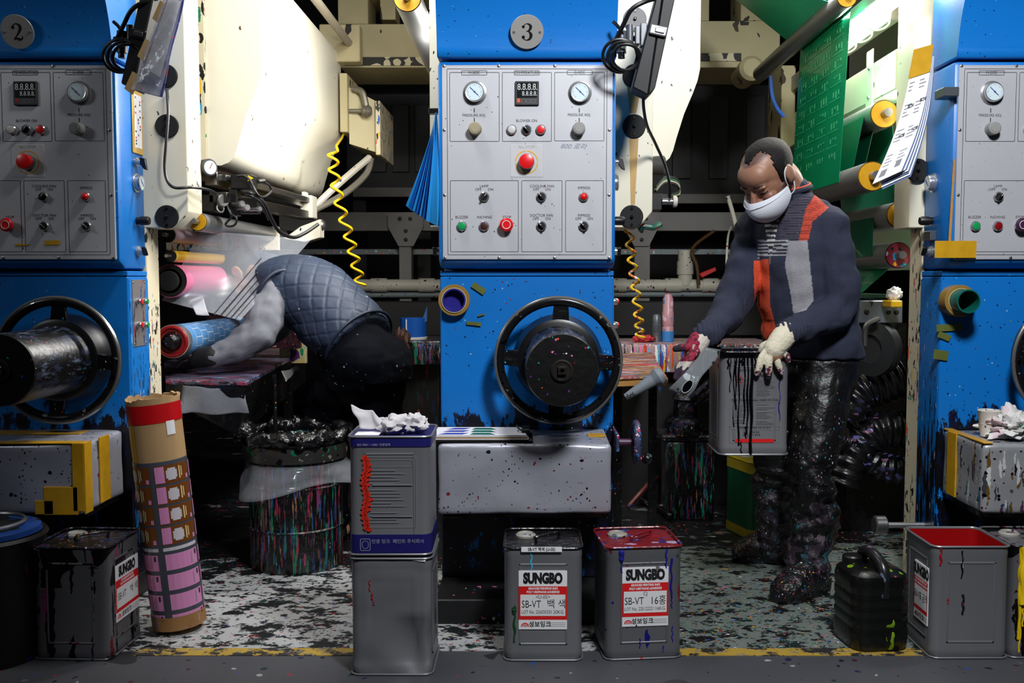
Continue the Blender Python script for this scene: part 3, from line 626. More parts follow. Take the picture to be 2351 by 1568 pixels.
# upper cream beams
t = thing('overhead_beam', P(890, 100, 5.75), 'cream overhead beam with dark opening left of cabinet 3', 'beam', 'cream overhead beams')
rbox(780, 55, 1010, 155, 5.75, .5).build('beam', CREAMR, t)
rbox(775, -40, 845, 55, 5.8, .3).build('upright', CREAMR, t); rbox(872, -40, 908, 45, 5.8, .2).build('upright', CREAMR, t)
rbox(800, -40, 1010, -2, 5.85, .3).build('top_rail', CREAMR, t)
rbox(790, 131, 985, 150, 5.74, .02, 0).build('scraped_strip', mat('scraped_dark_strip', (40, 38, 34), .6, spl=[((14, 14, 14), 1.2, .7, [(225, 215, 180)], 0, 0, None)]), t)
t = thing('overhead_beam', P(1680, 100, 5.75), 'cream overhead beam with black opening left of the green film', 'beam', 'cream overhead beams')
rbox(1560, 48, 1790, 155, 5.75, .5).build('beam', CREAMR, t); rbox(1560, -40, 1628, 48, 5.76, .3).build('upright', CREAMR, t); rbox(1702, -40, 1800, 48, 5.76, .3).build('upright', CREAMR, t)
rbox(1610, 122, 1702, 140, 5.74, .02, 0).build('scraped_strip', mat('scraped_dark_strip', (40, 38, 34)), t)
c = P(1722, 160, 5.7); MB().lathe(c + V((0, .2, 0)), (0, -1, 0), [(.07, 0), (.07, .24), (.05, .26)], 20).build('bearing_housing', CREAMR, t)
rbox(1795, 150, 1822, 470, 5.5, .3).build('hanger_post', CREAMR, t)
# dark machine bulk deep in both bays
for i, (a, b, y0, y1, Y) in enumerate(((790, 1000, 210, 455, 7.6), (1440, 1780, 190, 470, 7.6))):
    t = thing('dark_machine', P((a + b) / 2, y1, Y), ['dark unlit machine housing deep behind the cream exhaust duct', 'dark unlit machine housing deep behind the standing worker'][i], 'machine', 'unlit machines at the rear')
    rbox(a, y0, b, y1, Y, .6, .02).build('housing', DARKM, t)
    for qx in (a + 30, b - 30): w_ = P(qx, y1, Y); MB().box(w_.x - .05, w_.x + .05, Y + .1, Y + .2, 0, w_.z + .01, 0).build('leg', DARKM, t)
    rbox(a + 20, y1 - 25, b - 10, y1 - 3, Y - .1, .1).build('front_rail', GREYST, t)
    for k in range(4):
        x = a + (b - a) * (k + .5) / 4; rbox(x - 22, y0 + 30, x + 18, y1 - 60, Y - .03, .03, .004).build('cover_plate', mat('dark_cover', (46, 45, 46), .6), t)
# coiled air hoses
def coil(name, pts, Y, amp, turns, r, m, label, pre=None):
    c = [P(a, b, Y) for a, b in pts]; c = crom(c, 12); n = turns * 14; q = list(pre or [])
    for i in range(n + 1):
        u = i / n * (len(c) - 1); k = min(int(u), len(c) - 2); p = c[k].lerp(c[k + 1], u - k); an = 2 * PI * i / 14
        q.append(p + V((amp * math.cos(an), amp * math.sin(an), 0)))
    o = MB().tube(q, r, 7, 0).build(name, m, smooth=180); return tag(o, label, 'air hose')
coil('coiled_hose', [(764, 345), (767, 400), (780, 470), (800, 540), (815, 600), (828, 655)], 4.9, .024, 9, .0068, HOSEY, 'yellow coiled air hose hanging beside the dryer hood above the bent worker', [P(792, 300, 5.62), P(784, 318, 5.45), P(772, 335, 5.1)])
coil('coiled_hose', [(1443, 518), (1450, 590), (1459, 660), (1466, 730), (1470, 775)], 3.86, .0165, 9, .0052, HOSED, 'yellow coiled air hose with paint drips hanging right of cabinet 3')
t = thing('twin_hose', P(750, 460, 5.2), 'two pale hoses slanting up from the doctor rail to the exhaust duct', 'hose')
MB().tube([P(716, 480, 5.3), P(780, 420, 5.4), P(848, 362, 5.6)], .019, 8).build('hose', PVC, t); MB().tube([P(722, 482, 5.3), P(790, 445, 5.45), (P(840, 400, 5.6)), P(852, 362, 5.6)], .018, 8).build('hose', mat('dim_hose', (120, 116, 104), .5), t)
tag(MB().tube([P(1671, 450, 6), P(1690, 520, 6), P(1700, 590, 6), P(1704, 650, 6.4), P(1704, 655, 6.9)], .013, 8).build('grey_hose', PVC), 'pale hose hanging at the rear left of the standing worker', 'hose')
tag(MB().tube([P(1769, 175, 5), P(1773, 220, 5), P(1785, 250, 5), P(1800, 268, 5)], .01, 8).build('blue_tube', mat('blue_tube', (30, 80, 160), .4)), 'blue air tube curving beside the left edge of the green film', 'hose')
tag(MB().tube([P(1676, 700, 5), P(1668, 660, 5), P(1672, 540, 5.5), P(1690, 508, 6.99)], .006, 8).build('white_tube', PVC), 'thin white tube behind the standing worker', 'hose')
# ---------------------------------------------------------------- rollers run away from the viewer
def roller(name, px, py, dpx, Yf, Yb, label, m=ROLL, endm=AMB, shaft=True, bpx=None, rec=.02):
    c = P(px, py, Yf); r = dpx / 2 * Yf / F0; e = V((c.x, Yb, c.z)) if bpx is None else P(bpx[0], bpx[1], Yb)
    d = (e - c).normalized(); L = (e - c).length
    t = thing(name, c, label, 'roller')
    MB().lathe(c, d, [(r * .86, .012), (r, .0), (r, L), (r * .86, L)], 40).build('roller_tube', m, t)
    MB().lathe(c, d, [(r * .25, -.004), (r * .93, -.004), (r * .95, .03)], 36).build('end_disc', endm, t)
    if shaft: MB().lathe(c - d * .05, d, [(r * .3, 0), (r * .3, .08)], 18).build('shaft', STEEL, t)
    return t, c, r, d, L
roller('guide_roller', 935, -5, 64, 3.9, 5.4, 'silver guide roller with amber end at the top left of cabinet 3')
roller('guide_roller', 990, 418, 56, 3.9, 5.2, 'silver guide roller with amber end behind the hanging blue sheets')
R1 = roller('guide_roller', 1944, -6, 46, 3.95, 5.4, 'long dark silver roller under the top of the green film')
R2 = roller('guide_roller', 2030, 262, 64, 3.95, 5.2, 'silver roller right of the upright green film, behind the hanging papers')
R3 = roller('guide_roller', 2003, 405, 68, 3.8, 5.1, 'silver roller with amber end below the green film, beside the hanging papers')
R4 = roller('guide_roller', 2066, 494, 62, 3.88, 5.1, 'silver roller with amber end, second of the three beside the worker shoulder')
R5 = roller('guide_roller', 2062, 586, 60, 3.88, 5.1, 'silver roller with red inked end, lowest beside the worker shoulder', endm=mat('red_inked_end', (150, 40, 60), .4, spl=[((60, 60, 60), .8, .5, INKS, 0, 0, None)]))
roller('guide_roller', 454, 509, 42, 3.85, 5.15, 'silver roller with amber end under the doctor rail in the left bay')
roller('drive_shaft', 392, 588, 27, 3.9, 4.75, 'yellow shaft above the pink roll', m=mat('glossy_yellow', (240, 190, 50), .25), endm=BLK)
roller('film_roll', 386, 540, 34, 3.9, 4.5, 'small pale pink roll above the yellow shaft', m=mat('pale_pink', (222, 196, 204), .3), endm=BLK)
PINK = mat('pink_film', (238, 128, 170), .3, var=.05, vs=3, coat=.3)
t, c, r, d, L = roller('film_roll', 391, 645, 76, 3.95, 4.85, 'thick pink film roll with black end in the left bay', m=PINK, endm=BLK, shaft=False)
MB().lathe(c, d, [(r * .5, -.03), (r * .6, -.028), (r * .62, .0)], 28).build('hub', BLKM, t); MB().lathe(c, d, [(r * .85, -.008), (r * .85, .01), (r * .75, -.008)], 32).build('clamp_ring', BLK, t)
MB().lathe(c + d * L, d, [(r * 1.0, -.001), (r * .97, .03), (r * .8, .05), (r * .3, .056)], 36).build('rounded_end', PINK, t)
# printed blue cylinder
BLUEP = mat('printed_blue_film', (96, 156, 214), .3, var=.1, vs=14)
t, c, r, d, L = roller('printing_cylinder', 396, 784, 76, 3.95, 4.85, 'printing cylinder wrapped in blue patterned film with red rimmed end', m=BLUEP, endm=mat('red_end', (120, 14, 20), .35), shaft=False)
MB().lathe(c, d, [(r * 1.02, -.002), (r * 1.02, .04)], 36).build('chrome_band', CHR, t); MB().lathe(c, d, [(r * .3, -.04), (r * .5, -.03), (r * .62, .0)], 24).build('hub', INKBLK, t)
MB().torus(c + d * -.004, d, r * .86, r * .12, 36, 8).build('red_rim', mat('deep_red', (140, 16, 24), .3), t)
a0 = d.orthogonal().normalized(); b0 = d.cross(a0); g = MB()
def cylpatch(mb, c, d, r, s0, s1, t0, t1, n=6):
    L = []
    for i in range(n + 1):
        an = t0 + (t1 - t0) * i / n; e = (a0 * math.cos(an) + b0 * math.sin(an)) * r
        L.append((c + d * s0 + e, c + d * s1 + e))
    for p, q in zip(L, L[1:]): mb.poly([p[0], q[0], q[1], p[1]])
for k in range(11): cylpatch(g, c, d, r + .0008, .09 + k * .075, .094 + k * .075, 0, 2 * PI, 32)
for k in range(9):
    for j in range(11):
        an = 2 * PI * (j + .35 * (k % 3)) / 11; cylpatch(g, c, d, r + .0008, .098 + k * .075, .165 + k * .075, an, an + .05, 1)
o = g.build('print_pattern', mat('white_pattern', (214, 230, 244), .35), t); o['kind'] = 'stuff'
# webs (films) over the rollers
GREEN = mat('green_film', (6, 142, 92), .22, var=.12, vs=3, coat=.3); GREEND = mat('dark_green_film', (8, 84, 58), .2, var=.2, vs=3, coat=.4); GREENL = mat('lit_green_film', (60, 190, 140), .25, var=.1)  # same film; lit look painted as a lighter green, reverse side darker
def web(name, a, b, c, d, m, label, bow=.0, n=10, parent=None):
    """film through front edge a-b and back edge d-c"""
    a, b, c, d = map(V, (a, b, c, d)); rows = []
    for i in range(n + 1):
        u = i / n; p = a.lerp(b, u); q = d.lerp(c, u); nn = (b - a).cross(d - a).normalized() * bow * math.sin(PI * u)
        rows.append([p.lerp(q, j / 8) + nn for j in range(9)])
    o = MB().sheet(rows, .0012).build(name, m, parent, smooth=60)
    return tag(o, label, 'film') if parent is None else o
def xz(R, k, y): return V((R[1].x + R[2] * 1.01 * math.cos(k), y, R[1].z + R[2] * 1.01 * math.sin(k)))
ya, yb = 4.02, 4.75
t = thing('green_film', (1.25, 4.4, 1.4), 'glossy green printed film threaded over the rollers in the right bay', 'film')
A = [xz(R1, PI * 1.02, ya), xz(R3, PI * .98, ya)]
web('upright_span', xz(R1, 0, ya), xz(R3, PI, ya), xz(R3, PI, yb), xz(R1, 0, yb), GREEN, '', 0, 10, t)
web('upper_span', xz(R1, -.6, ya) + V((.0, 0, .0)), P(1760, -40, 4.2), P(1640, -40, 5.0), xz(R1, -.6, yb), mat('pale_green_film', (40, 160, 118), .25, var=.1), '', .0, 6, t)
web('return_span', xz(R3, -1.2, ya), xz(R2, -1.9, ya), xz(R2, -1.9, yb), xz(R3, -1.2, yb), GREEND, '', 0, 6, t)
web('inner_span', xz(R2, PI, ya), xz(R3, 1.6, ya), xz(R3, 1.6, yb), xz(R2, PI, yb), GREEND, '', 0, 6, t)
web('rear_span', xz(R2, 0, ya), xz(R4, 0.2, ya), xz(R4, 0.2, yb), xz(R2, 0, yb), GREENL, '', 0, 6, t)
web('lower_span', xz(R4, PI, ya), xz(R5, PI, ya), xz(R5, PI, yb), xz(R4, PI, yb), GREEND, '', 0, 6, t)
web('bottom_span', xz(R5, -1.2, ya), P(1960, 690, 4.3), P(1930, 672, 4.9), xz(R5, -1.2, yb), GREEN, '', 0, 6, t)
pr = MB(); p0, p1 = xz(R1, 0, 0), xz(R3, PI, 0); random.seed(3)
for k in range(9):
    for j in range(4):
        u = .1 + k * .09; yy = ya + .07 + j * .17; x = p0.x + (p1.x - p0.x) * u - .003; z = p0.z + (p1.z - p0.z) * u
        for q in range(3):
            h = random.uniform(.004, .03); y0 = yy + q * .035; pr.poly([(x, y0, z), (x, y0 + .02, z), (x, y0 + .02, z - h), (x, y0, z - h)])
        pr.poly([(x, yy - .02, z + .03), (x, yy + .13, z + .03), (x, yy + .13, z + .0275), (x, yy - .02, z + .0275)])
o = pr.build('pale_print', mat('pale_print_on_film', (70, 180, 130), .3), t, smooth=0); o['kind'] = 'stuff'
# the beam along the right bay and a brace
t = thing('bay_beam', P(2040, 160, 4.2), 'cream box beam behind the green film under the work lamp', 'beam')
a, b = P(2057, 112, 4.0), P(2057, 205, 4.0); MB().box(a.x, a.x + .12, 4.0, 5.6, b.z, a.z, .004).build('beam', CREAM, t)
MB().box(a.x - .006, a.x, 4.25, 4.33, b.z - .03, a.z + .06, .003).build('strap_plate', CREAM, t)
for dz in (.02, .14): MB().lathe((a.x - .006, 4.29, b.z + dz), (-1, 0, 0), [(.008, 0), (.006, .006)], 8).build('bolt', STEEL, t)
a, b = P(2058, 10, 4.0), P(1922, 95, 5.2); MB().box(a.x - .02, a.x + .02, 4.0, 5.6, a.z - .06, a.z + .02, .003).build('upper_rail', mat('grey_rail', (150, 148, 140), .4, .4), t)
MB().box(1.9, 1.95, 4.0, 6, 1.2, 3, 0).build('white_side_sheet', CREAM, t)
# ---------------------------------------------------------------- left bay: gauge, sensor head, doctor rail
t = thing('frame_gauge', P(470, 385, 3.9), 'dark round pressure gauge on a stub beside the cream frame in the left bay', 'gauge')
c = P(478, 385, 3.88); d = V((.75, -.66, 0)).normalized(); MB().lathe(c, d, [(.03, -.03), (.033, -.028), (.034, .01), (.03, .014)], 28).build('case', mat('grey_case', (58, 56, 56), .5), t)
MB().lathe(c, d, [(.026, .0142), (.026, .015)], 24).build('dial', GLASSD, t); MB().cyl(c - d * .08, c - d * .02, .01).build('stub', STEEL, t)
MB(Matrix.Translation(c + d * .0165) @ d.to_track_quat('-Y', 'Z').to_matrix().to_4x4() @ Matrix.Rotation(.5, 4, 'Y')).box(-.001, .001, 0, .0006, -.006, .02).build('needle', REDD, t)
t = thing('doctor_rail', P(590, 450, 4.5), 'steel doctor blade rail of two bars under the dryer hood in the left bay', 'doctor rail')
def bar(pf, pb, hf, Yf, Yb, wd, m, name, bev=.002):
    a = P(*pf, Yf); b = P(*pb, Yb); h = hf * Yf / F0
    MB().prism([(a.x, Yf, a.z), (a.x + wd, Yf, a.z), (a.x + wd, Yf, a.z + h), (a.x, Yf, a.z + h)], b - a, bev).build(name, m, t)
SMOOTHST = mat('bright_steel', (170, 168, 165), .22, 1, var=.2, vs=9, stretch=(8, .5, 8))
bar((470, 425), (688, 478), 33, 3.95, 5.2, .05, SMOOTHST, 'upper_bar'); bar((480, 465), (690, 505), 24, 3.95, 5.2, .07, mat('dark_bar', (60, 58, 56), .3, .8), 'lower_bar'); bar((462, 415), (680, 468), 14, 4.0, 5.2, .1, mat('bright_edge', (120, 118, 116), .3, .9), 'cover_strip')
rbox(688, 448, 717, 500, 5.1, .12, .004).build('end_bracket', CREAM, t); rbox(692, 440, 702, 452, 5.1, .06).build('end_stud', CREAM, t)
c = P(735, 517, 5.05); MB().ball(c, .03).build('end_knob', STEEL, t)
q = MB(); q.prism([P(735, 503, 5.0), P(735, 545, 5.0), P(700, 556, 5.0), P(650, 548, 5.0), P(690, 520, 5.0)], (0, .1, 0), .003); q.build('end_plate', CREAM, t)
t = thing('optical_sensor', P(550, 450, 4.0), 'black optical sensor head with knobs and looping cables under the dryer hood', 'sensor')
rbox(528, 400, 578, 434, 4.0, .09, .004).build('sensor_block', BLK, t)
rbox(524, 434, 545, 495, 4.0, .06, .003).build('slide_column', BLK, t); rbox(545, 455, 592, 490, 4.02, .05, .003).build('slide_block', BLK, t); rbox(462, 446, 492, 486, 3.95, .12, .004).build('clamp_block', BLK, t)
q = MB(); q.prism([P(569, 402, 3.998), P(582, 409, 3.998), P(569, 416, 3.998)], (0, .002, 0)); lab(q.build('warning_triangle', mat('warning_yellow', (230, 210, 30), .5), t), 'yellow warning triangle')
for px, py, r in ((508, 461, .026), (552, 468, .013), (563, 477, .014), (592, 480, .01)):
    c = P(px, py, 3.96); d = V((.8, -.6, 0)).normalized(); q = MB(); q.cyl(c - d * .05, c, .007); q.lathe(c, d, [(r, 0), (r, .012), (r * .85, .016)], 18); q.build('adjusting_knob', STEEL, t)
for pts, r in (([(545, 405), (560, 404), (575, 415), (590, 445), (605, 452), (622, 440), (618, 425), (605, 418)], .0045), ([(560, 440), (580, 445), (605, 465), (622, 500), (640, 530), (672, 545), (700, 535), (730, 515)], .008), ([(562, 446), (582, 452), (602, 470), (618, 505)], .006), ([(528, 445), (522, 470), (530, 490), (543, 500), (540, 515), (528, 520), (518, 515), (530, 500), (535, 490)], .0045), ([(592, 417), (606, 415)], .009)):
    MB().tube([P(a, b, 3.97 + .3 * max(0, (a - 590) / 100)) for a, b in pts], r, 8).build('cable', BLK, t)
for px, py in ((506, 490), (509, 512)): pass
q = MB(); q.torus(P(506, 478, 3.95), (.8, -.6, .2), .016, .003, 20, 6); q.build('wire_clip', CHR, t)
tag(MB().tube([P(383, 205, 3.68), P(386, 260, 3.66), P(382, 320, 3.65), P(378, 380, 3.65), P(384, 415, 3.65), P(402, 431, 3.65), P(440, 430, 3.68), P(480, 436, 3.8), P(500, 448, 3.93)], .0055, 8).build('black_cable', BLK), 'black cable running down the cream frame to the sensor in the left bay', 'cable')
# clear film coming down in the left bay
CLEAR = mat('clear_film', (214, 218, 224), .2, alpha=.32)
o = web('clear_film', P(462, 530, 3.95), P(372, 690, 3.98), P(552, 735, 4.0), P(715, 549, 4.85), mat('clear_film_streaked', (200, 206, 216), .2, alpha=.15, var=.25, vs=30, stretch=(1, 6, 1)), 'transparent streaked plastic film coming down onto the pink roll', .0, 12)
t = o
b = MB(); A_, B_, C_, D_ = P(462, 530, 3.94), P(372, 690, 3.97), P(552, 735, 3.99), P(715, 549, 4.84)
for u, wd in ((.66, .012), (.74, .02), (.81, .012), (.87, .018), (.93, .01)):
    q = [A_.lerp(D_, u), A_.lerp(D_, u + wd), B_.lerp(C_, u + wd), B_.lerp(C_, u)]; q = [q[0].lerp(q[3], .3), q[1].lerp(q[2], .3), q[2], q[3]]; b.poly(q)
o = b.build('dark_streaks', mat('dark_film_streak', (16, 17, 22), .7, alpha=.75, spec=.1), t, smooth=0); o['kind'] = 'stuff'
# splattered guard behind, table and its sheets
tag(rbox(470, 615, 690, 800, 4.95, .03).build('splash_guard', mat('red_splattered_guard', (62, 30, 40), .4, stains=[((40, 40, 40), .55, (24, 18, 26), None)], spl=[((170, 170, 130), .75, .6, [(170, 40, 60), (90, 90, 160), (190, 180, 190), (20, 20, 30), (120, 30, 40)], 0, 0, None)], bump=.5)), 'ink splattered splash guard behind the pink and blue rolls', 'splash guard')
tag(rbox(640, 730, 702, 835, 5.0, .04).build('guard_plate', mat('yellow_splattered_plate', (190, 180, 130), .5, spl=[((40, 40, 20), 1.0, .6, INKS, 0, 0, None)])), 'pale plate with orange and green paint behind the worktable end', 'plate')
tag(rbox(380, 520, 640, 575, 4.9, .03).build('rear_plate', CREAMD), 'cream plate with black ink stains behind the yellow shaft', 'plate')
t = thing('ink_tray', P(540, 860, 4.3), 'paint crusted ink tray with streaked top beside the bent worker', 'ink tray')
pts = [P(380, 840, 4.25), P(383, 885, 3.85), P(562, 890, 3.85), P(700, 806, 5.0), P(560, 806, 5.0)]
zt = .74
def onz(px, py, z):
    lo, hi = 1.0, 12.0
    for _ in range(40):
        m_ = (lo + hi) / 2
        if P(px, py, m_).z > z: lo, hi = (m_, hi) if py < 640 else (m_, hi)
        else: lo, hi = lo, m_
        if py > 640:
            pass
    return P(px, py, m_)
def onz(px, py, z):
    g = G(px, py); o = V((0, 0, H)); k = (H - z) / H; return o + (g - o) * k
STREAK = mat('streaked_ink_table', (22, 20, 26), .25, stains=[((5, 50, 50), .5, (72, 72, 90), None), ((7, 60, 60), .54, (150, 60, 84), None), ((8, 70, 70), .56, (70, 130, 170), None), ((9, 80, 80), .58, (210, 160, 186), None), ((9, 80, 80), .6, (30, 110, 90), None), ((9, 60, 60), .58, (24, 22, 28), None)], bump=.6)
q = MB(); q.prism([onz(a, b, zt) for a, b in ((376, 838), (380, 884), (565, 888), (702, 810), (560, 806))], (0, 0, .02), .004); q.build('tray_top', STREAK, t)
q = MB(); a, b, c = onz(565, 888, zt), onz(702, 810, zt), onz(380, 884, zt); q.prism([a, b, b - V((0, 0, .16)), a - V((.05, -.05, .2))], (-.02, .01, 0)); q.prism([c, a, a - V((.05, -.05, .2)), c - V((0, 0, .05))], (0, .02, 0)); q.build('apron', INKBLK, t)
q = MB(); a, b = onz(540, 803, zt), onz(700, 803, zt); q.box(a.x, b.x, a.y, a.y + .05, zt + .0, zt + .045, .003); q.build('wooden_strip', PLY, t)
q = MB(); a = onz(440, 884, zt); q.box(a.x - .02, a.x + .2, a.y - .01, a.y + .01, zt - .012, zt, 0); q.build('wooden_edge', mat('rusty_edge', (120, 60, 30), .6), t)
for px, py in ((660, 830), (400, 870)): a = onz(px, py, zt); MB().box(a.x - .02, a.x + .02, a.y - .02, a.y + .02, 0, zt, .002).build('leg', INKBLK, t)
def crumple(rows, amp, sc, seed=0):
    for r in rows:
        for p in r: p += V((noise.noise(p * sc + V((seed, 0, 0))), noise.noise(p * sc + V((0, seed + 9, 0))), noise.noise(p * sc + V((5, 0, seed))))) * amp
    return rows
PLAST = mat('clear_plastic_sheet', (205, 208, 214), .18, alpha=.5, bump=.4, bs=14)
def sheet4(A, B, C, D, n=16, amp=.02, sc=9, seed=1, th=.001):
    A, B, C, D = map(V, (A, B, C, D)); return MB().sheet(crumple([[A.lerp(B, j / n).lerp(D.lerp(C, j / n), i / n) for j in range(n + 1)] for i in range(n + 1)], amp, sc, seed), th)
o = sheet4(P(412, 885, 3.86), P(565, 890, 3.84), P(570, 945, 3.84), P(412, 945, 3.84), 16, .02, 10).build('plastic_sheet', mat('bright_plastic_sheet', (150, 152, 160), .15, alpha=.5, bump=.4, bs=14), smooth=180); tag(o, 'crumpled clear plastic sheet hanging from the front of the ink tray', 'plastic sheet')
o = sheet4(P(652, 858, 4.3), P(690, 840, 4.5), P(690, 850, 4.5), P(656, 880, 4.25), 8, .02, 9).build('foil_scrap', mat('foil_scrap', (190, 190, 186), .3, .6), smooth=180); tag(o, 'crumpled silver foil scrap hanging at the right end of the ink tray', 'foil')
o = sheet4(P(432, 682, 4.3), P(468, 680, 4.32), P(484, 722, 4.3), P(452, 724, 4.28), 8, .012, 12).build('white_paper_scrap', PAPER, smooth=180); tag(o, 'white paper scrap between the pink roll and the blue cylinder', 'paper')
# ---------------------------------------------------------------- aluminium wrapped boxes at the cabinets
def foilbox(n):
    dx = DX[n]; Yf, Yb = 3.2, YL - .003
    a, b = P(1006, 1020, Yf), P(1404, 1180, Yf)
    t = thing('wrapped_box', ((a.x + b.x) / 2 + dx, 3.35, b.z), {2: 'aluminium wrapped box with yellow tape on the corner below handwheel of cabinet 2', 3: 'aluminium wrapped box below the handwheel of cabinet 3, under the clipboard', 4: 'paint streaked aluminium wrapped box holding the cup and white rag'}[n], 'wrapped box', 'wrapped step boxes on the cabinets')
    m = MB(); m.box(a.x + dx, b.x + dx, Yf, Yb, b.z, a.z, .012, 2)
    bmesh.ops.subdivide_edges(m.b, edges=[e for e in m.b.edges if e.calc_length() > .1], cuts=14, use_grid_fill=True)
    for v in m.b.verts: v.co += V((noise.noise(v.co * 9), noise.noise(v.co * 9 + V((7, n, 0))) * 1.5, noise.noise(v.co * 9 + V((0, n, 5))))) * .0045
    m.build('wrapped_body', FOILP if n == 4 else FOIL, t, smooth=60)
    if n == 2:
        for x0, x1, y0, y1, z0, z1 in ((b.x - .035, b.x + .003, Yf - .006, Yf + .001, b.z + .01, a.z + .004), (b.x - .13, b.x - .02, Yf - .006, Yf + .001, b.z - .002, b.z + .09), (b.x - .16, b.x - .1, Yf - .006, Yf + .001, b.z, b.z + .045)):
            MB().box(x0 + dx, x1 + dx, y0, y1, z0, z1, .001).build('tape_strip', TAPE, t)
        for y0, y1, z0 in ((Yf - .005, Yf + .05, b.z), (Yf + .11, Yf + .19, b.z + .01)): MB().box(b.x + dx + .001, b.x + dx + .006, y0, y1, z0, a.z + .004, .001).build('tape_strip', TAPE, t)
        MB().box(a.x + dx, b.x + dx, Yf - .004, Yf + .04, a.z + .001, a.z + .005, .001).build('tape_strip', TAPE, t); MB().box(a.x + dx, b.x + dx - .1, Yb - .12, Yb - .05, a.z + .001, a.z + .005, .001).build('tape_strip', TAPE, t)
    if n == 4:
        MB().box(a.x + dx - .005, a.x + dx + .001, Yf + .2, Yf + .27, b.z + .01, a.z + .003, .001).build('tape_strip', TAPE, t)
        MB().box(a.x + dx, a.x + dx + .03, Yf, Yb, a.z + .001, a.z + .005, .001).build('tape_strip', TAPE, t)
    if n == 3: MB().box(b.x - .07, b.x - .01, Yf + .14, Yf + .2, a.z + .001, a.z + .005, .001).build('tape_strip', TAPE, t)
    m = MB(); m.box(a.x + dx + .01, b.x + dx - .01, Yf + .03, Yb, b.z - .02, b.z + .001, .002); m.build('base_board', INKBLK, t)
    return a, b
BOX = {n: foilbox(n) for n in (2, 3, 4)}
ztop = P(1006, 1020, 3.2).z + .006
# ---------------------------------------------------------------- square ink cans
TIN = mat('grey_tinplate', (126, 127, 131), .4, .45, var=.05, vs=9)
TINK = mat('ink_spotted_tinplate', (112, 113, 117), .42, .5, spl=[((50, 50, 50), .3, .12, DARKINK + [(20, 30, 140)], 0, 0, None), ((60, 60, 14), .5, .14, [(20, 28, 130), (16, 16, 20), (150, 30, 40)], 0, 0, None)], var=.06, vs=9)
TIND = mat('ink_run_tinplate', (112, 112, 116), .42, .5, spl=[((46, 46, 2.6), .8, .5, [(8, 8, 10)], 0, 0, None), ((70, 70, 6), .7, .3, [(120, 30, 40), (40, 20, 60), (8, 8, 10), (190, 60, 120)], 0, 0, None), ((9, 9, 9), 1.3, .9, [(9, 9, 11)], 4, .44, (.2, .3))], var=.06)
def rsq(hw, hd, r, n=4):
    L = []
    for cx, cy, a0 in ((hw - r, hd - r, 0), (-hw + r, hd - r, PI / 2), (-hw + r, -hd + r, PI), (hw - r, -hd + r, 3 * PI / 2)):
        for i in range(n + 1): a = a0 + PI / 2 * i / n; L.append((cx + r * math.cos(a), cy + r * math.sin(a)))
    return L
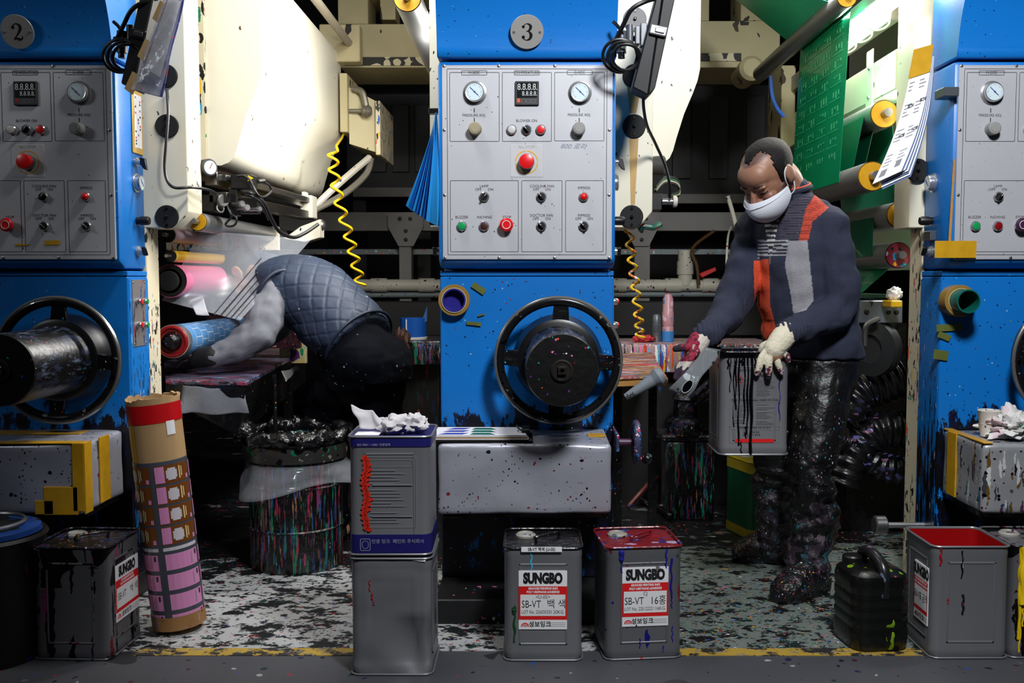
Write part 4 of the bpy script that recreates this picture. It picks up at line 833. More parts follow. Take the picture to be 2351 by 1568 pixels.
def can(loc, rz, label, m=TIN, lidm=None, w=.236, h=.35, open_top=False, inner=None, dent=None, cap=True, group='square ink cans', tilt=0):
    T = rotm(loc, rz, tilt); t = thing('ink_can', loc, label, 'ink can', group); hw = w / 2; r = .026
    b = MB(T)
    zs = [(.004, .975), (.012, 1.0), (.03, 1.0), (.036, .99), (h - .036, .99), (h - .03, 1.0), (h - .004, 1.0)]
    prof = [(z, s) for z, s in zs]
    if not open_top: prof[-1] = (h - .011, 1.0)
    if open_top: prof += [(h - .004, .97), (.02, .965)]
    b.rings([[(x * s, y * s, z) for x, y in rsq(hw, hw, r)] for z, s in prof])
    if dent:
        bmesh.ops.subdivide_edges(b.b, edges=[e for e in b.b.edges if e.calc_length() > .08], cuts=18, use_grid_fill=True)
        Ti = T.inverted()
        for v in b.b.verts:
            p = Ti @ v.co
            if .01 < p.z < h - .01: v.co += (T.to_3x3() @ V(dent(p)))
    body = b.build('can_body', m, t)
    for a in range(4):  # pressed rectangle on each side
        Q = T @ Matrix.Rotation(a * PI / 2, 4, 'Z'); k = MB(Q)
        x0, x1, z0, z1, y = -hw + .045, hw - .045, .05, h - .05, -hw * .99
        for q0, q1, q2, q3 in ((x0, x1, z1 - .006, z1), (x0, x1, z0, z0 + .006), (x0, x0 + .006, z0, z1), (x1 - .006, x1, z0, z1)): k.box(q0, q1, y - .0016, y + .003, q2, q3, .0012)
        if not dent or a == 1: k.build('pressed_panel', m, body)
    k = MB(T)
    for z, s in ((.004, 1.0), (h - .003, 1.0)):
        pass
    def loop(z, rr):
        L = rsq(hw + .0015, hw + .0015, r)
        R = []
        for i in range(len(L)):
            p0, p1 = L[i - 1], L[(i + 1) % len(L)]; tx, ty = p1[0] - p0[0], p1[1] - p0[1]; l = math.hypot(tx, ty); nx, ny = ty / l, -tx / l
            R.append([(L[i][0] + nx * rr * math.cos(2 * PI * j / 6), L[i][1] + ny * rr * math.cos(2 * PI * j / 6), z + rr * math.sin(2 * PI * j / 6)) for j in range(6)])
        return R
    k.rings(loop(h - .003, .0035), close=True); k.build('top_rim', lidm or m, t)
    k = MB(T); k.rings(loop(.004, .0035), close=True); k.build('bottom_rim', m, t)
    if not open_top:
        k = MB(T); k.rings([[(x, y, z) for x, y in rsq(hw - .003, hw - .003, r)] for z in (h - .012, h - .008)]); lid = k.build('lid', lidm or m, t)
        if cap:
            k = MB(T); k.lathe((-hw * .45, hw * .35, h - .008), (0, 0, 1), [(.032, 0), (.032, .006), (.026, .012), (.024, .008), (.02, .008)], 24); k.build('screw_cap', mat('grey_cap', (150, 148, 140), .45, spl=[((60, 60, 60), .8, .4, DARKINK, 0, 0, None)]), t)
            k = MB(T); k.tube([(-.02, -.03, h - .008), (-.02, -.03, h + .008), (.02, -.005, h + .012), (.05, .03, h + .008), (.05, .03, h - .008)], .0045, 6); k.build('carry_handle', lidm or STEEL, t)
    else:
        k = MB(T); k.rings([[(x, y, z) for x, y in rsq(hw * .95, hw * .95, r)] for z in (h - .13, h - .12)]); k.build('ink_surface', inner or INKBLK, t)
        k = MB(T); q = rsq(hw * .962, hw * .962, r); k.rings([[(x, y, z) for x, y in q] for z in (h - .12, h - .006)], cap=False); k.build('inner_wall', inner or INKBLK, t, fix=False)
    return t, T, hw
RED = mat('label_red', (214, 22, 24), .5)
def label(t, T, hw, x0, x1, z0, z1, lines, lot, face=0, stained=False, small=False):
    Q = T @ Matrix.Rotation(face, 4, 'Z'); y = -hw - .0008
    b = MB(Q); b.box(x0, x1, y - .0006, y + .003, z0, z1, 0); L = b.build('paper_label', mat('stained_label', (226, 226, 228), .5, spl=[((60, 90, 9), .5, .2, [(110, 104, 104), (20, 20, 60), (150, 145, 145)], 6, .5, None)]) if stained else WHT, t)
    W, Hh = x1 - x0, z1 - z0; y -= .0008
    def rect(m, u0, u1, v0, v1, yy): m.poly([(x0 + W * u0, yy, z1 - Hh * v1), (x0 + W * u1, yy, z1 - Hh * v1), (x0 + W * u1, yy, z1 - Hh * v0), (x0 + W * u0, yy, z1 - Hh * v0)])
    b = MB(Q); rect(b, 0, 1, .265, .835, y); b.build('red_band', RED, L, smooth=0)
    b = MB(Q); rect(b, .035, .965, .405, .77, y - .0003); b.build('white_field', mat('label_white', (226, 226, 226), .55), L, smooth=0)
    cx = (x0 + x1) / 2
    def row(s, v, hf, bold=0, xs=1, al='CENTER', u=.5, sh=0): return (s, x0 + W * u, y - .0005, z1 - Hh * v, Hh * hf, bold, xs, al, 0, sh)
    letters('label_lettering', [row('SUNGBO', .135, .165, .0027, .68)] + [row(s, v, hf, 0, xs, al, u) for s, v, hf, xs, al, u in lines], LINE, L, Q)
    letters('band_lettering', [row('GRAVURE PRINTING INKS', .303, .038, .0004, .78, sh=.2), row('POLY URETHANE ADHESIVES', .363, .038, .0004, .78, sh=.2)], WHT, L, Q)
    letters('maker_lettering', [row('성보잉크', .915, .075, .0003, .95, 'CENTER', .44)], LINE, L, Q)
    a = MB(Q)
    for r0, r1 in ((.0, .022), (.034, .05), (.062, .085)):
        for i in range(10):
            p, q = PI * i / 10, PI * (i + 1) / 10; cx_, cz = x0 + W * .13, z1 - Hh * .955; r0_, r1_ = r0 * W, r1 * W
            a.poly([(cx_ + math.cos(p) * r0_, y, cz + math.sin(p) * r0_), (cx_ + math.cos(p) * r1_, y, cz + math.sin(p) * r1_), (cx_ + math.cos(q) * r1_, y, cz + math.sin(q) * r1_), (cx_ + math.cos(q) * r0_ - .00001, y, cz + math.sin(q) * r0_)])
    a.build('rainbow_emblem', RED, L, smooth=0)
    f = MB(Q)
    for k in range(3): rect(f, .64, .97, .885 + k * .03, .892 + k * .03, y)
    f.build('fine_print', GREYP, L, smooth=0)
def drip(t, T, hw, runs, m, face=0, name='ink_run'):
    """runs: (x, z0, z1, width) thick runs down a can side"""
    Q = T @ Matrix.Rotation(face, 4, 'Z')
    for x, za, zb, wd in runs:
        k = MB(Q); n = 8
        k.tube([(x + .002 * math.sin(i * 1.7 + x * 90), -hw * .9925, za + (zb - za) * i / n) for i in range(n + 1)], lambda u: wd / 2 * (.8 + .5 * abs(math.sin(u * 5 + x * 50))), 6, 2); k.build(name, m, t)
def canloc(px, py, hw=.118, rz=0):
    g = G(px, py); d = Matrix.Rotation(rz, 3, 'Z') @ V((0, hw, 0)); return (g.x + d.x, g.y + d.y, 0)
def dent(p):
    x, y, z = p; k = max(0, 1 - ((z - .09) / .09) ** 2) if 0 < z < .18 else 0
    fx = math.exp(-((x - .06) / .06) ** 2)
    d = (.026 * k * fx + .004 * noise.noise(V((x, y, z)) * 14)) if y < -.05 else .005 * k
    side = -.008 * math.exp(-((z - .1) / .05) ** 2) if x > .08 else 0
    rib = -.003 if (y < -.1 and (abs(abs(x) - .075) < .006 and .13 < z < .3 or abs(z - .3) < .006 and abs(x) < .075)) else 0
    return (side, d + rib, 0)
l1 = canloc(899, 1551); c1, T1, hw = can(l1, .0, 'plain grey dented can at the bottom of the two can stack', TIN, dent=dent, cap=False)
o = MB(T1); o.poly([(.03, -hw - .001, .349), (.105, -hw - .001, .349), (.1, -hw - .002, .338), (.06, -hw - .0015, .342)]); o.build('torn_label', WHT, c1, smooth=0)
drip(c1, T1, hw, [(-.062, .285, .25, .003), (-.055, .245, .225, .003), (-.05, .222, .21, .002)], mat('red_ink', (150, 20, 24), .35))
NAVY = mat('navy_band', (26, 24, 92), .4)
l2 = (l1[0] - .002, l1[1], .3555); c2, T2, hw = can(l2, .015, 'printed ink can with navy bands stacked on the dented grey can', TIN, cap=False)
for z0, z1 in ((.318, .346), (.008, .062)):
    k = MB(T2); q = rsq(hw + .0012, hw + .0012, .026); k.rings([[(x, y, z) for x, y in q] for z in (z0, z1)]); k.build('navy_band', NAVY, c2)
b = MB(T2); y = -hw - .0022
rline(b, -.076, .076, .085, .29, y, .004, .001); rline(b, -.066, .066, .262, .282, y, .002, .0008); b.build('printed_frame', GREYP, c2, smooth=0)
b = MB(T2)
for k in range(17):
    z = .25 - k * .0095
    if k in (5, 12): continue
    b.poly([(-.058, y, z), (-.058 + .06 + .055 * random.random(), y, z), (-.058 + .06 + .055 * random.random(), y, z + .002), (-.058, y, z + .002)])
for z in (.206, .114): b.poly([(-.05, y, z), (.066, y, z), (.066, y, z + .004), (-.05, y, z + .004)])
b.build('fine_print', GREYP, c2, smooth=0)
letters('can_lettering', [('ISO 9001 / 14001 인증업체', -.045, -hw - .0022, .324, .006), ('인광 잉크  페인트 주식회사', .022, -hw - .0022, .042, .0095), ('TEL 031-000-0000', .02, -hw - .0022, .02, .004)][:2], mat('silver_print', (150, 150, 170), .5), c2, T2)
b = MB(T2); rline(b, -.086, -.058, .016, .05, -hw - .0022, .004, .0015); rline(b, -.081, -.063, .022, .044, -hw - .0022, .008, .0012); b.build('maker_emblem', mat('silver_print', (150, 150, 170)), c2, smooth=0)
b = MB(T2); random.seed(5)
for k in range(15):
    z = .285 - k * .0145; x = -.07 + .004 * math.sin(k); ribbon(b, [(x - .009, z - .004, .008), (x, z + .004, .013), (x + .004, z - .005, .012), (x + .011 + random.uniform(-.004, .008), z - .002, .006)], -hw - .0028)
b.build('red_brush_marks', mat('red_marker', (196, 40, 24), .45), c2, smooth=0)
k = MB(T2); k.box(.07, .1, -.09, -.072, .343, .3445); k.build('barcode_sticker', WHT, c2)
l3 = canloc(1247, 1518); c3, T3, hw = can(l3, .0, 'grey can labelled white ink with a light blue drip from its lid', TIN, INKBLK)
label(c3, T3, hw, -.074, .072, .099, .279, [('<U-05>', .45, .06, .9, 'CENTER', .5), ('SB-VT', .575, .125, .72, 'CENTER', .26), ('백 색', .575, .12, .9, 'CENTER', .78), ('LOT No. 226030333', .705, .058, .72, 'CENTER', .37), ('20KG', .705, .058, .9, 'CENTER', .82)], 0)
k = MB(T3); k.box(-.066, .056, -hw - .0075, -hw - .0055, .338, .353, 0); k = k.build('lid_label', WHT, c3); letters('lid_lettering', [('SB-VT 백색 (U-05)', -.005, -hw - .0079, .3455, .0095, .0003, .8)], LINE, k, T3)
drip(c3, T3, hw, [(-.036, .338, .28, .005)], mat('sky_blue_ink', (60, 180, 215), .35)); drip(c3, T3, hw, [(-.087, .165, .06, .006), (-.087, .168, .15, .011)], mat('green_ink', (14, 70, 34), .35))
l4 = canloc(1478, 1514, .118, .1); INKLID = mat('red_blue_inked_lid', (120, 24, 34), .3, spl=[((26, 40, 26), 1, .6, [(150, 20, 34), (50, 60, 150), (30, 30, 110), (170, 160, 190), (60, 20, 60)], 0, 0, None)], bump=.3)
c4, T4, hw = can(l4, .1, 'grey can with inked red lid and blue drips, labelled red ink', TINK, INKLID)
label(c4, T4, hw, -.068, .074, .104, .286, [('CJ', .45, .06, .9, 'CENTER', .5), ('SB-VT', .575, .125, .72, 'CENTER', .26), ('16홍', .575, .125, .8, 'CENTER', .78), ('LOT No. 225122221', .705, .058, .72, 'CENTER', .37), ('16KG', .705, .058, .9, 'CENTER', .82)], 0, stained=True)
DBL = mat('deep_blue_ink', (24, 26, 130), .3)
drip(c4, T4, hw, [(-.07, .345, .27, .005), (-.07, .343, .31, .014), (.067, .345, .28, .005), (.083, .31, .19, .006), (.085, .19, .155, .003), (.06, .04, .02, .003), (.088, .1, .05, .003), (-.012, .065, .035, .003)], DBL); drip(c4, T4, hw, [(.02, .25, .21, .004), (.04, .25, .2, .003), (-.01, .23, .17, .002)], INKBLK)
l5 = canloc(2226, 1513); REDIN = mat('red_ink_inside', (150, 10, 14), .35)
c5, T5, hw = can(l5, 0.0, 'open grey can with red inside standing beside the black jerrycan', TIN, None, open_top=True, inner=REDIN)
label(c5, T5, hw, -.02, .085, .09, .27, [('SB-VT', .575, .125, .72, 'CENTER', .26), ('6 금적', .575, .12, .8, 'CENTER', .74)], 0, face=-PI / 2)
drip(c5, T5, hw, [(-.03, .335, .25, .005), (-.024, .2, .14, .007)], INKBLK); drip(c5, T5, hw, [(-.095, .345, .29, .006), (-.07, .19, .17, .004)], mat('red_ink', (150, 20, 24))); drip(c5, T5, hw, [(-.03, .3, .28, .003)], WHT)
for i, (a, b_) in enumerate((((-.06, -.02), (.03, .0)), ((-.04, .02), (.05, .03)))):
    o = MB(T5); o.tube([(a[0], a[1], .236), (b_[0], b_[1], .24)], .008, 8, 0); tag(o.build('ink_stick', mat('pink_red_stick', (206, 60, 74), .4)), ['front red mixing stick lying in the open red can', 'rear red mixing stick lying in the open red can'][i], 'stick')
l6 = canloc(2406, 1512); c6, T6, hw = can(l6, .0, 'can with thick yellow drips cut by the right edge', TIND)
drip(c6, T6, hw, [(-.091, .345, .06, .008), (-.084, .346, .17, .022), (-.076, .346, .24, .02), (-.07, .34, .13, .01), (-.088, .2, .02, .006), (-.08, .18, .1, .005)], mat('yellow_ink', (226, 190, 16), .35))
l7 = canloc(168, 1516, .118, 0); c7, T7, hw = can(l7, -.04, 'dark ink smeared can beside the leaning label tube', TIND, INKMIX)
label(c7, T7, hw, -.07, .09, .1, .275, [('SB-VT', .575, .125, .72, 'CENTER', .26), ('백 색', .575, .12, .9, 'CENTER', .78)], 0, face=PI / 2, stained=True)
l8 = (1.05, 4.6, 0); g = G(1745, 1240); c8, T8, hw = can((g.x + .03, g.y + .13, 0), .3, 'green and yellow can standing behind the worker legs', mat('green_can_paint', (10, 72, 50), .4, var=.1), mat('yellow_rim', (170, 150, 30), .4))
for z0, z1 in ((.0, .045), (.295, .349)):
    k = MB(T8); q = rsq(hw + .0015, hw + .0015, .026); k.rings([[(x, y, z) for x, y in q] for z in (z0 + .002, z1)]); k.build('yellow_band', mat('yellow_band', (150, 136, 30), .45, var=.2), c8)
b = MB(T8)
for k in range(7): b.poly([(-.08, -hw - .002, .1 + k * .011), (-.04 + .02 * (k % 3), -hw - .002, .1 + k * .011), (-.04 + .02 * (k % 3), -hw - .002, .105 + k * .011), (-.08, -hw - .002, .105 + k * .011)])
b.build('fine_print', WHT, c8, smooth=0)
# ---------------------------------------------------------------- tissue, clipboard, tape cores, cup, rag
def wad(name, c, rx, ry, rz, m, label, cat, amp=.5, sc=22, n=36, k=24, seed=0):
    b = MB(); b.ball((0, 0, 0), 1, 1, 1, n, k); c = V(c)
    for v in b.b.verts:
        p = v.co.copy(); q = 1 + amp * noise.fractal(p * sc / 10 + V((seed, 0, 0)), 1, 2, 4) - amp * .3 * abs(noise.noise(p * 5 + V((0, seed, 0))))
        v.co = V((p.x * rx * q, p.y * ry * q, max(p.z * rz * q, -rz * .8))) + c + V((0, 0, rz * .8))
    o = b.build(name, m, smooth=60); return tag(o, label, cat)
TISS = mat('white_tissue', (196, 193, 196), .8, var=.06, vs=30)
t0 = V(l2) + V((0, 0, .3485))
wad('crumpled_tissue', (t0.x + .01, t0.y - .05, t0.z), .05, .04, .03, TISS, 'crumpled white tissue knot on top of the can stack', 'tissue', .42)
b = sheet4((t0.x - .115, t0.y - .06, t0.z + .085), (t0.x + .0, t0.y - .05, t0.z + .035), (t0.x - .0, t0.y - .05, t0.z + .006), (t0.x - .095, t0.y - .07, t0.z + .006), 14, .02, 22, 3); tag(b.build('tissue_sheet', TISS, smooth=180), 'pointed flap of white tissue leaning up at the left of the can stack top', 'tissue')
wad('crumpled_tissue', (t0.x + .066, t0.y - .045, t0.z), .036, .03, .03, TISS, 'right end of the tissue pair, smaller wad beside the barcode sticker', 'tissue', .45, seed=4)
k = MB(); k.box(t0.x - .1, t0.x - .03, t0.y - .11, t0.y - .05, t0.z + .0005, t0.z + .004, .001); tag(k.build('folded_slip', PAPER), 'flat folded paper slip under the tissue flap', 'paper')
a = P(990, 1004, 3.24); zc = ztop
t = thing('clipboard', (a.x + .15, 3.33, zc), 'clipboard with white sheet of blue and green print on the wrapped box', 'clipboard')
x0, x1 = P(990, 1004, 3.22).x, P(1222, 1004, 3.22).x
MB().box(x0, x1, 3.215, 3.4, zc, zc + .006, .002).build('board', mat('dark_board', (40, 34, 30), .5), t)
for i in range(4): MB().box(x0 + .002 * i, x1 - .012 - .003 * i, 3.214 + .002 * i, 3.395, zc + .0065 + .004 * i, zc + .009 + .004 * i, .0005).build('paper_sheet', PAPER if i != 1 else CARD, t)
zz = zc + .0215; b1, b2 = MB(), MB()
for i, yy in enumerate((3.23, 3.285, 3.34)):
    b1.poly([(x0 + .02 + .01 * i, yy, zz), (x0 + .1, yy, zz), (x0 + .12, yy + .035, zz), (x0 + .045 + .01 * i, yy + .035, zz)]); b2.poly([(x0 + .125, yy - .005, zz), (x0 + .21, yy - .005, zz), (x0 + .19, yy + .035, zz), (x0 + .135, yy + .035, zz)])
b1.build('blue_print', mat('blue_print', (60, 70, 170), .5), t, smooth=0); b2.build('green_print', mat('green_print', (20, 100, 76), .5), t, smooth=0)
k = MB(); k.box(x1 - .035, x1 - .008, 3.26, 3.36, zz, zz + .012, .002); k.tube([(x1 - .035, 3.27, zz + .006), (x1 - .05, 3.29, zz + .016), (x1 - .05, 3.33, zz + .016), (x1 - .035, 3.35, zz + .006)], .003, 6); k.build('black_clip', BLK, t)
for n, px, col, nm, lb in ((3, 1044, (40, 36, 130), 'navy', 'brown tape roll on blue core stuck beside handwheel of cabinet 3'), (4, 2190, (10, 96, 84), 'teal', 'brown tape roll on teal core projecting from the door of the right cabinet')):
    c = P(px, 690 if n == 4 else 689, YL - .003); r = .0555
    t = thing('tape_roll', c, lb, 'tape roll')
    d = V((0, -1, 0)); L = .03 if n == 3 else .055; L2 = .036 if n == 3 else .12
    MB().lathe(c, d, [(r * .76, 0), (r, .001), (r, L), (r * .97, L + .002), (r * .76, L + .002)], 40, cap=False).build('tape_winding', mat('tan_tape', (142, 112, 52), .35), t)
    MB().lathe(c, d, [(r * .79, 0.001), (r * .79, L + .006), (r * .75, L + .006), (r * .75, .002)], 40).build('card_core', mat('pale_core', (190, 176, 140), .6), t)
    MB().lathe(c, d, [(r * .73, .003), (r * .73, L2), (r * .65, L2), (r * .63, .004), (.002, .004)], 40).build('plastic_core', mat(nm + '_core', col, .35), t)
for i, (px, py, w_, h_, an, n) in enumerate(((1099, 662, 34, 14, -.6, 3), (1088, 743, 34, 8, -.12, 3), (1105, 723, 16, 4, .3, 3), (2180, 752, 60, 16, .05, 4), (2168, 772, 30, 14, -.4, 4), (2160, 815, 34, 22, -.15, 4), (120, 557, 34, 10, .02, 2), (50, 562, 30, 4, .02, 2))):
    c = P(px, py, (YL if n != 2 else YP) - .007); u = 3.5 / F0
    k = MB(rotm(c, 0, 0, -an)); k.box(-w_ / 2 * u, w_ / 2 * u, -.0004, .0006, -h_ / 2 * u, h_ / 2 * u); k.build('tape_scrap', TAPEG if n != 2 else TAPE, CAB[n])
zt4 = BOX[4][0].z + .006
c = P(2270, 1000, 3.33); c.z = zt4; t = thing('paper_cup', c, 'small white paper cup of dark ink on the right wrapped box', 'cup')
MB().lathe(c, (0, 0, 1), [(.027, 0), (.037, .085), (.0385, .087), (.037, .089), (.0355, .086), (.0345, .07)], 28, cap=False).build('cup_wall', mat('cup_white', (222, 216, 206), .6, spl=[((90, 90, 90), .6, .4, [(70, 90, 140)], 0, 0, (.0, .04))]), t)
MB().lathe(c, (0, 0, 1), [(.0345, .074), (.0345, .082)], 24).build('ink_surface', BLK, t)
wad('white_rag', P(2320, 1010, 3.3) * 1.0, .075, .06, .045, mat('white_rag', (216, 214, 212), .85, spl=[((14, 14, 14), .9, .4, [(180, 205, 188), (216, 196, 200), (200, 206, 200)], 0, 0, None)]), 'crumpled white rag with green stains beside the paper cup', 'rag', .8, 24, 60, 40, 2)
bpy.data.objects['white_rag'].location.z = zt4
# ---------------------------------------------------------------- cardboard tube with label film
bt = G(393, 1462) + V((0, .08, 0)); tp = P(350, 925, bt.y - .02); d = (tp - bt); Lt = d.length; d.normalize(); r = .083
bt = bt + V((0, 0, .02))
t = thing('label_tube', bt, 'tall leaning cardboard tube wrapped in pink and brown label film', 'cardboard tube')
m = MB(); n = 48; ax = d.orthogonal().normalized(); ay = d.cross(ax); R = []
random.seed(11); jag = [random.uniform(-.006, .008) for _ in range(n)]
def ring(rr, h, j=0): return [bt + d * (h + j * jag[i]) + (ax * math.cos(2 * PI * i / n) + ay * math.sin(2 * PI * i / n)) * (rr + (j * jag[(i * 3) % n] * .4)) for i in range(n)]
m.rings([ring(r - .004, 0), ring(r, .002), ring(r, Lt - .02), ring(r + .001, Lt, 1), ring(r - .008, Lt, 1), ring(r - .008, Lt - .3)]); m.build('cardboard', CARD, t)
m = MB(); m.rings([ring(r + .001, .045), ring(r + .0015, .048), ring(r + .0015, Lt - .205), ring(r + .001, Lt - .202)], cap=False); m.build('grey_film', mat('slate_film', (66, 70, 80), .3), t, fix=False)
m = MB(); m.rings([ring(r + .0015, Lt - .078), ring(r + .0015, Lt - .018)], cap=False); m.build('red_tape', mat('red_tape', (190, 18, 24), .3), t, fix=False)
m = MB(); m.rings([ring(r + .0022, .0), ring(r + .003, .046)], cap=False); m.build('stained_base_wrap', mat('stained_base', (150, 108, 62), .6, var=.4, vs=16), t, fix=False)
# screen-facing angle on the tube
am = math.atan2((V((0, -1, 0))).dot(ay), V((0, -1, 0)).dot(ax))
sgn = 1 if (ax * math.cos(am + .3) + ay * math.sin(am + .3)).x > 0 else -1
def tpatch(a0_, a1_, h0, h1, rr, m_, name, nn=6):
    b = MB(); L = []
    for i in range(nn + 1):
        an = am + sgn * (a0_ + (a1_ - a0_) * i / nn); e = (ax * math.cos(an) + ay * math.sin(an)) * rr; L.append((bt + d * h0 + e, bt + d * h1 + e))
    for p, q in zip(L, L[1:]): b.poly([p[0], q[0], q[1], p[1]])
    return b.build(name, m_, t, smooth=60)
PK = mat('pink_label', (206, 134, 180), .3, var=.04); BR = mat('brown_label', (112, 62, 22), .3, var=.12, vs=20); CRM = mat('cream_print', (206, 186, 130), .4); GRYT = mat('pale_print', (196, 190, 196), .4)
hs = Lt - .215
for i in range(4):
    h1 = hs - i * .066; h0 = h1 - .059
    for c0 in (-3.05, -1.5, .1, 1.65):
        tpatch(c0, c0 + 1.42, h0, h1, r + .0022, BR, 'brown_label'); tpatch(c0 + .02, c0 + .36, h0 + .003, h1 - .003, r + .0028, PK, 'pink_panel', 3); tpatch(c0 + 1.26, c0 + 1.38, h0 + .004, h0 + .018, r + .0028, PK, 'pink_panel', 1)
        for q0, q1, e0, e1 in ((.42, .84, .016, .042), (.48, .78, .010, .049)): tpatch(c0 + q0, c0 + q1, h0 + e0, h0 + e1, r + .0028 + .0003 * (q0 > .45), GRYT, 'pale_patch', 4)
        tpatch(c0 + .92, c0 + .98, h0 + .01, h1 - .008, r + .0028, CRM, 'cream_text_bar', 1); tpatch(c0 + 1.02, c0 + 1.07, h0 + .016, h1 - .012, r + .0028, CRM, 'cream_text_bar', 1)
h = hs - 4 * .066
for c0 in (-1.5, .1): tpatch(c0, c0 + 1.42, h - .013, h - .002, r + .0022, GRYT, 'white_strip')
for i in range(4):
    h1 = h - .024 - i * .066; h0 = h1 - .052
    for c0 in (-3.05, -1.5, .14, 1.65):
        tpatch(c0, c0 + 1.36, h0, h1, r + .0022, PK, 'pink_label'); tpatch(c0 + 1.0, c0 + 1.05, h0 + .008, h1 - .006, r + .0028, mat('grey_label_print', (150, 140, 150), .4), 'grey_text_bar', 1); tpatch(c0 + 1.2, c0 + 1.27, h1 - .02, h1 - .004, r + .0028, BLK, 'black_mark', 1)
tpatch(-.95, -.55, Lt - .2, Lt - .08, r + .001, TAPE, 'tape_strip'); tpatch(.75, 1.1, Lt - .12, Lt - .075, r + .002, WHT, 'white_sticker')
# ---------------------------------------------------------------- waste drum, dark drum at left edge
c = G(655, 1325) + V((0, .2, 0)); R0 = .185; Hd = .5
t = thing('waste_drum', c, 'ink dripped waste drum lined with black and clear bags', 'waste drum')
MB().lathe(c, (0, 0, 1), [(R0 * .97, 0), (R0, .01), (R0, .16), (R0 + .006, .165), (R0, .17), (R0, .33), (R0 + .006, .335), (R0, .34), (R0, Hd), (R0 + .01, Hd + .01), (R0, Hd + .02), (R0 - .01, Hd), (R0 - .012, .1)], 56).build('drum_wall', DRIPD, t)
b = MB(); b.torus((0, 0, 0), (0, 0, 1), R0 + .02, .032, 160, 24, .8)
for v in b.b.verts: q_ = v.co.copy(); v.co += V((noise.fractal(q_ * 20, 1, 2, 4), noise.fractal(q_ * 20 + V((9, 0, 0)), 1, 2, 4), noise.fractal(q_ * 20 + V((0, 9, 0)), 1, 2, 4))) * .026 + c + V((0, 0, Hd + .035))
b.build('black_liner', mat('black_bag', (14, 14, 16), .2, bump=.6, bs=45), t, smooth=180)
b = MB(); b.lathe(c, (0, 0, 1), [(R0 + .02, Hd - .06), (R0 + .024, Hd - .02), (R0 + .02, Hd)], 48, cap=False); b.build('silver_band', mat('silver_band', (74, 72, 70), .3, .6, spl=[((50, 50, 50), .8, .4, [(30, 150, 110), (200, 190, 180), (20, 20, 22)], 0, 0, None)]), t, fix=False)
b = MB(); rows = []
for i in range(9):
    rr = []
    for j in range(49):
        a = 2 * PI * j / 48; u = i / 8; q = R0 + .012 + .05 * u + .03 * u * math.sin(3 * a + 1) + .015 * noise.noise(V((math.cos(a) * 3, math.sin(a) * 3, u * 3)))
        q += .09 * u * max(0, math.cos(a - .2)) ** 6
        rr.append(c + V((math.cos(a) * q, math.sin(a) * q, Hd - .07 - u * (.1 + .03 * math.sin(2 * a)))))
    rows.append(rr)
b.sheet(rows, .001).build('clear_bag', mat('clear_bag', (190, 194, 202), .12, alpha=.13, bump=.5, bs=16), t, smooth=180)
for i, (px, py, l) in enumerate(((632, 985, .25), (655, 985, .06))):
    p = P(px, py, c.y); p.z = Hd - .1; MB().cyl(p, p + V((.0, 0, .12 + l)), .009).build('stirring_stick', INKBLK, t)
c = G(-32, 1500)
t = thing('ink_drum', c, 'black ink smeared drum with blue lid at the left edge', 'drum'); MB().lathe(c, (0, 0, 1), [(.18, 0), (.18, .36), (.187, .37), (.18, .38), (.17, .375)], 40).build('drum_wall', mat('smeared_drum', (14, 14, 16), .4, spl=[((30, 30, 14), .9, .3, [(70, 20, 24), (20, 30, 90), (30, 30, 34)], 0, 0, None)]), t); MB().lathe(c, (0, 0, 1), [(.168, .38), (.165, .395), (.05, .4)], 36).build('lid', mat('blue_lid', (14, 60, 130), .4, spl=[((12, 12, 12), 1.2, .6, [(9, 9, 12)], 0, 0, None)]), t)
MB().torus(c + V((0, 0, .41)), (0, 0, 1), .12, .006, 30, 6).build('wire_handle', STEEL, t)
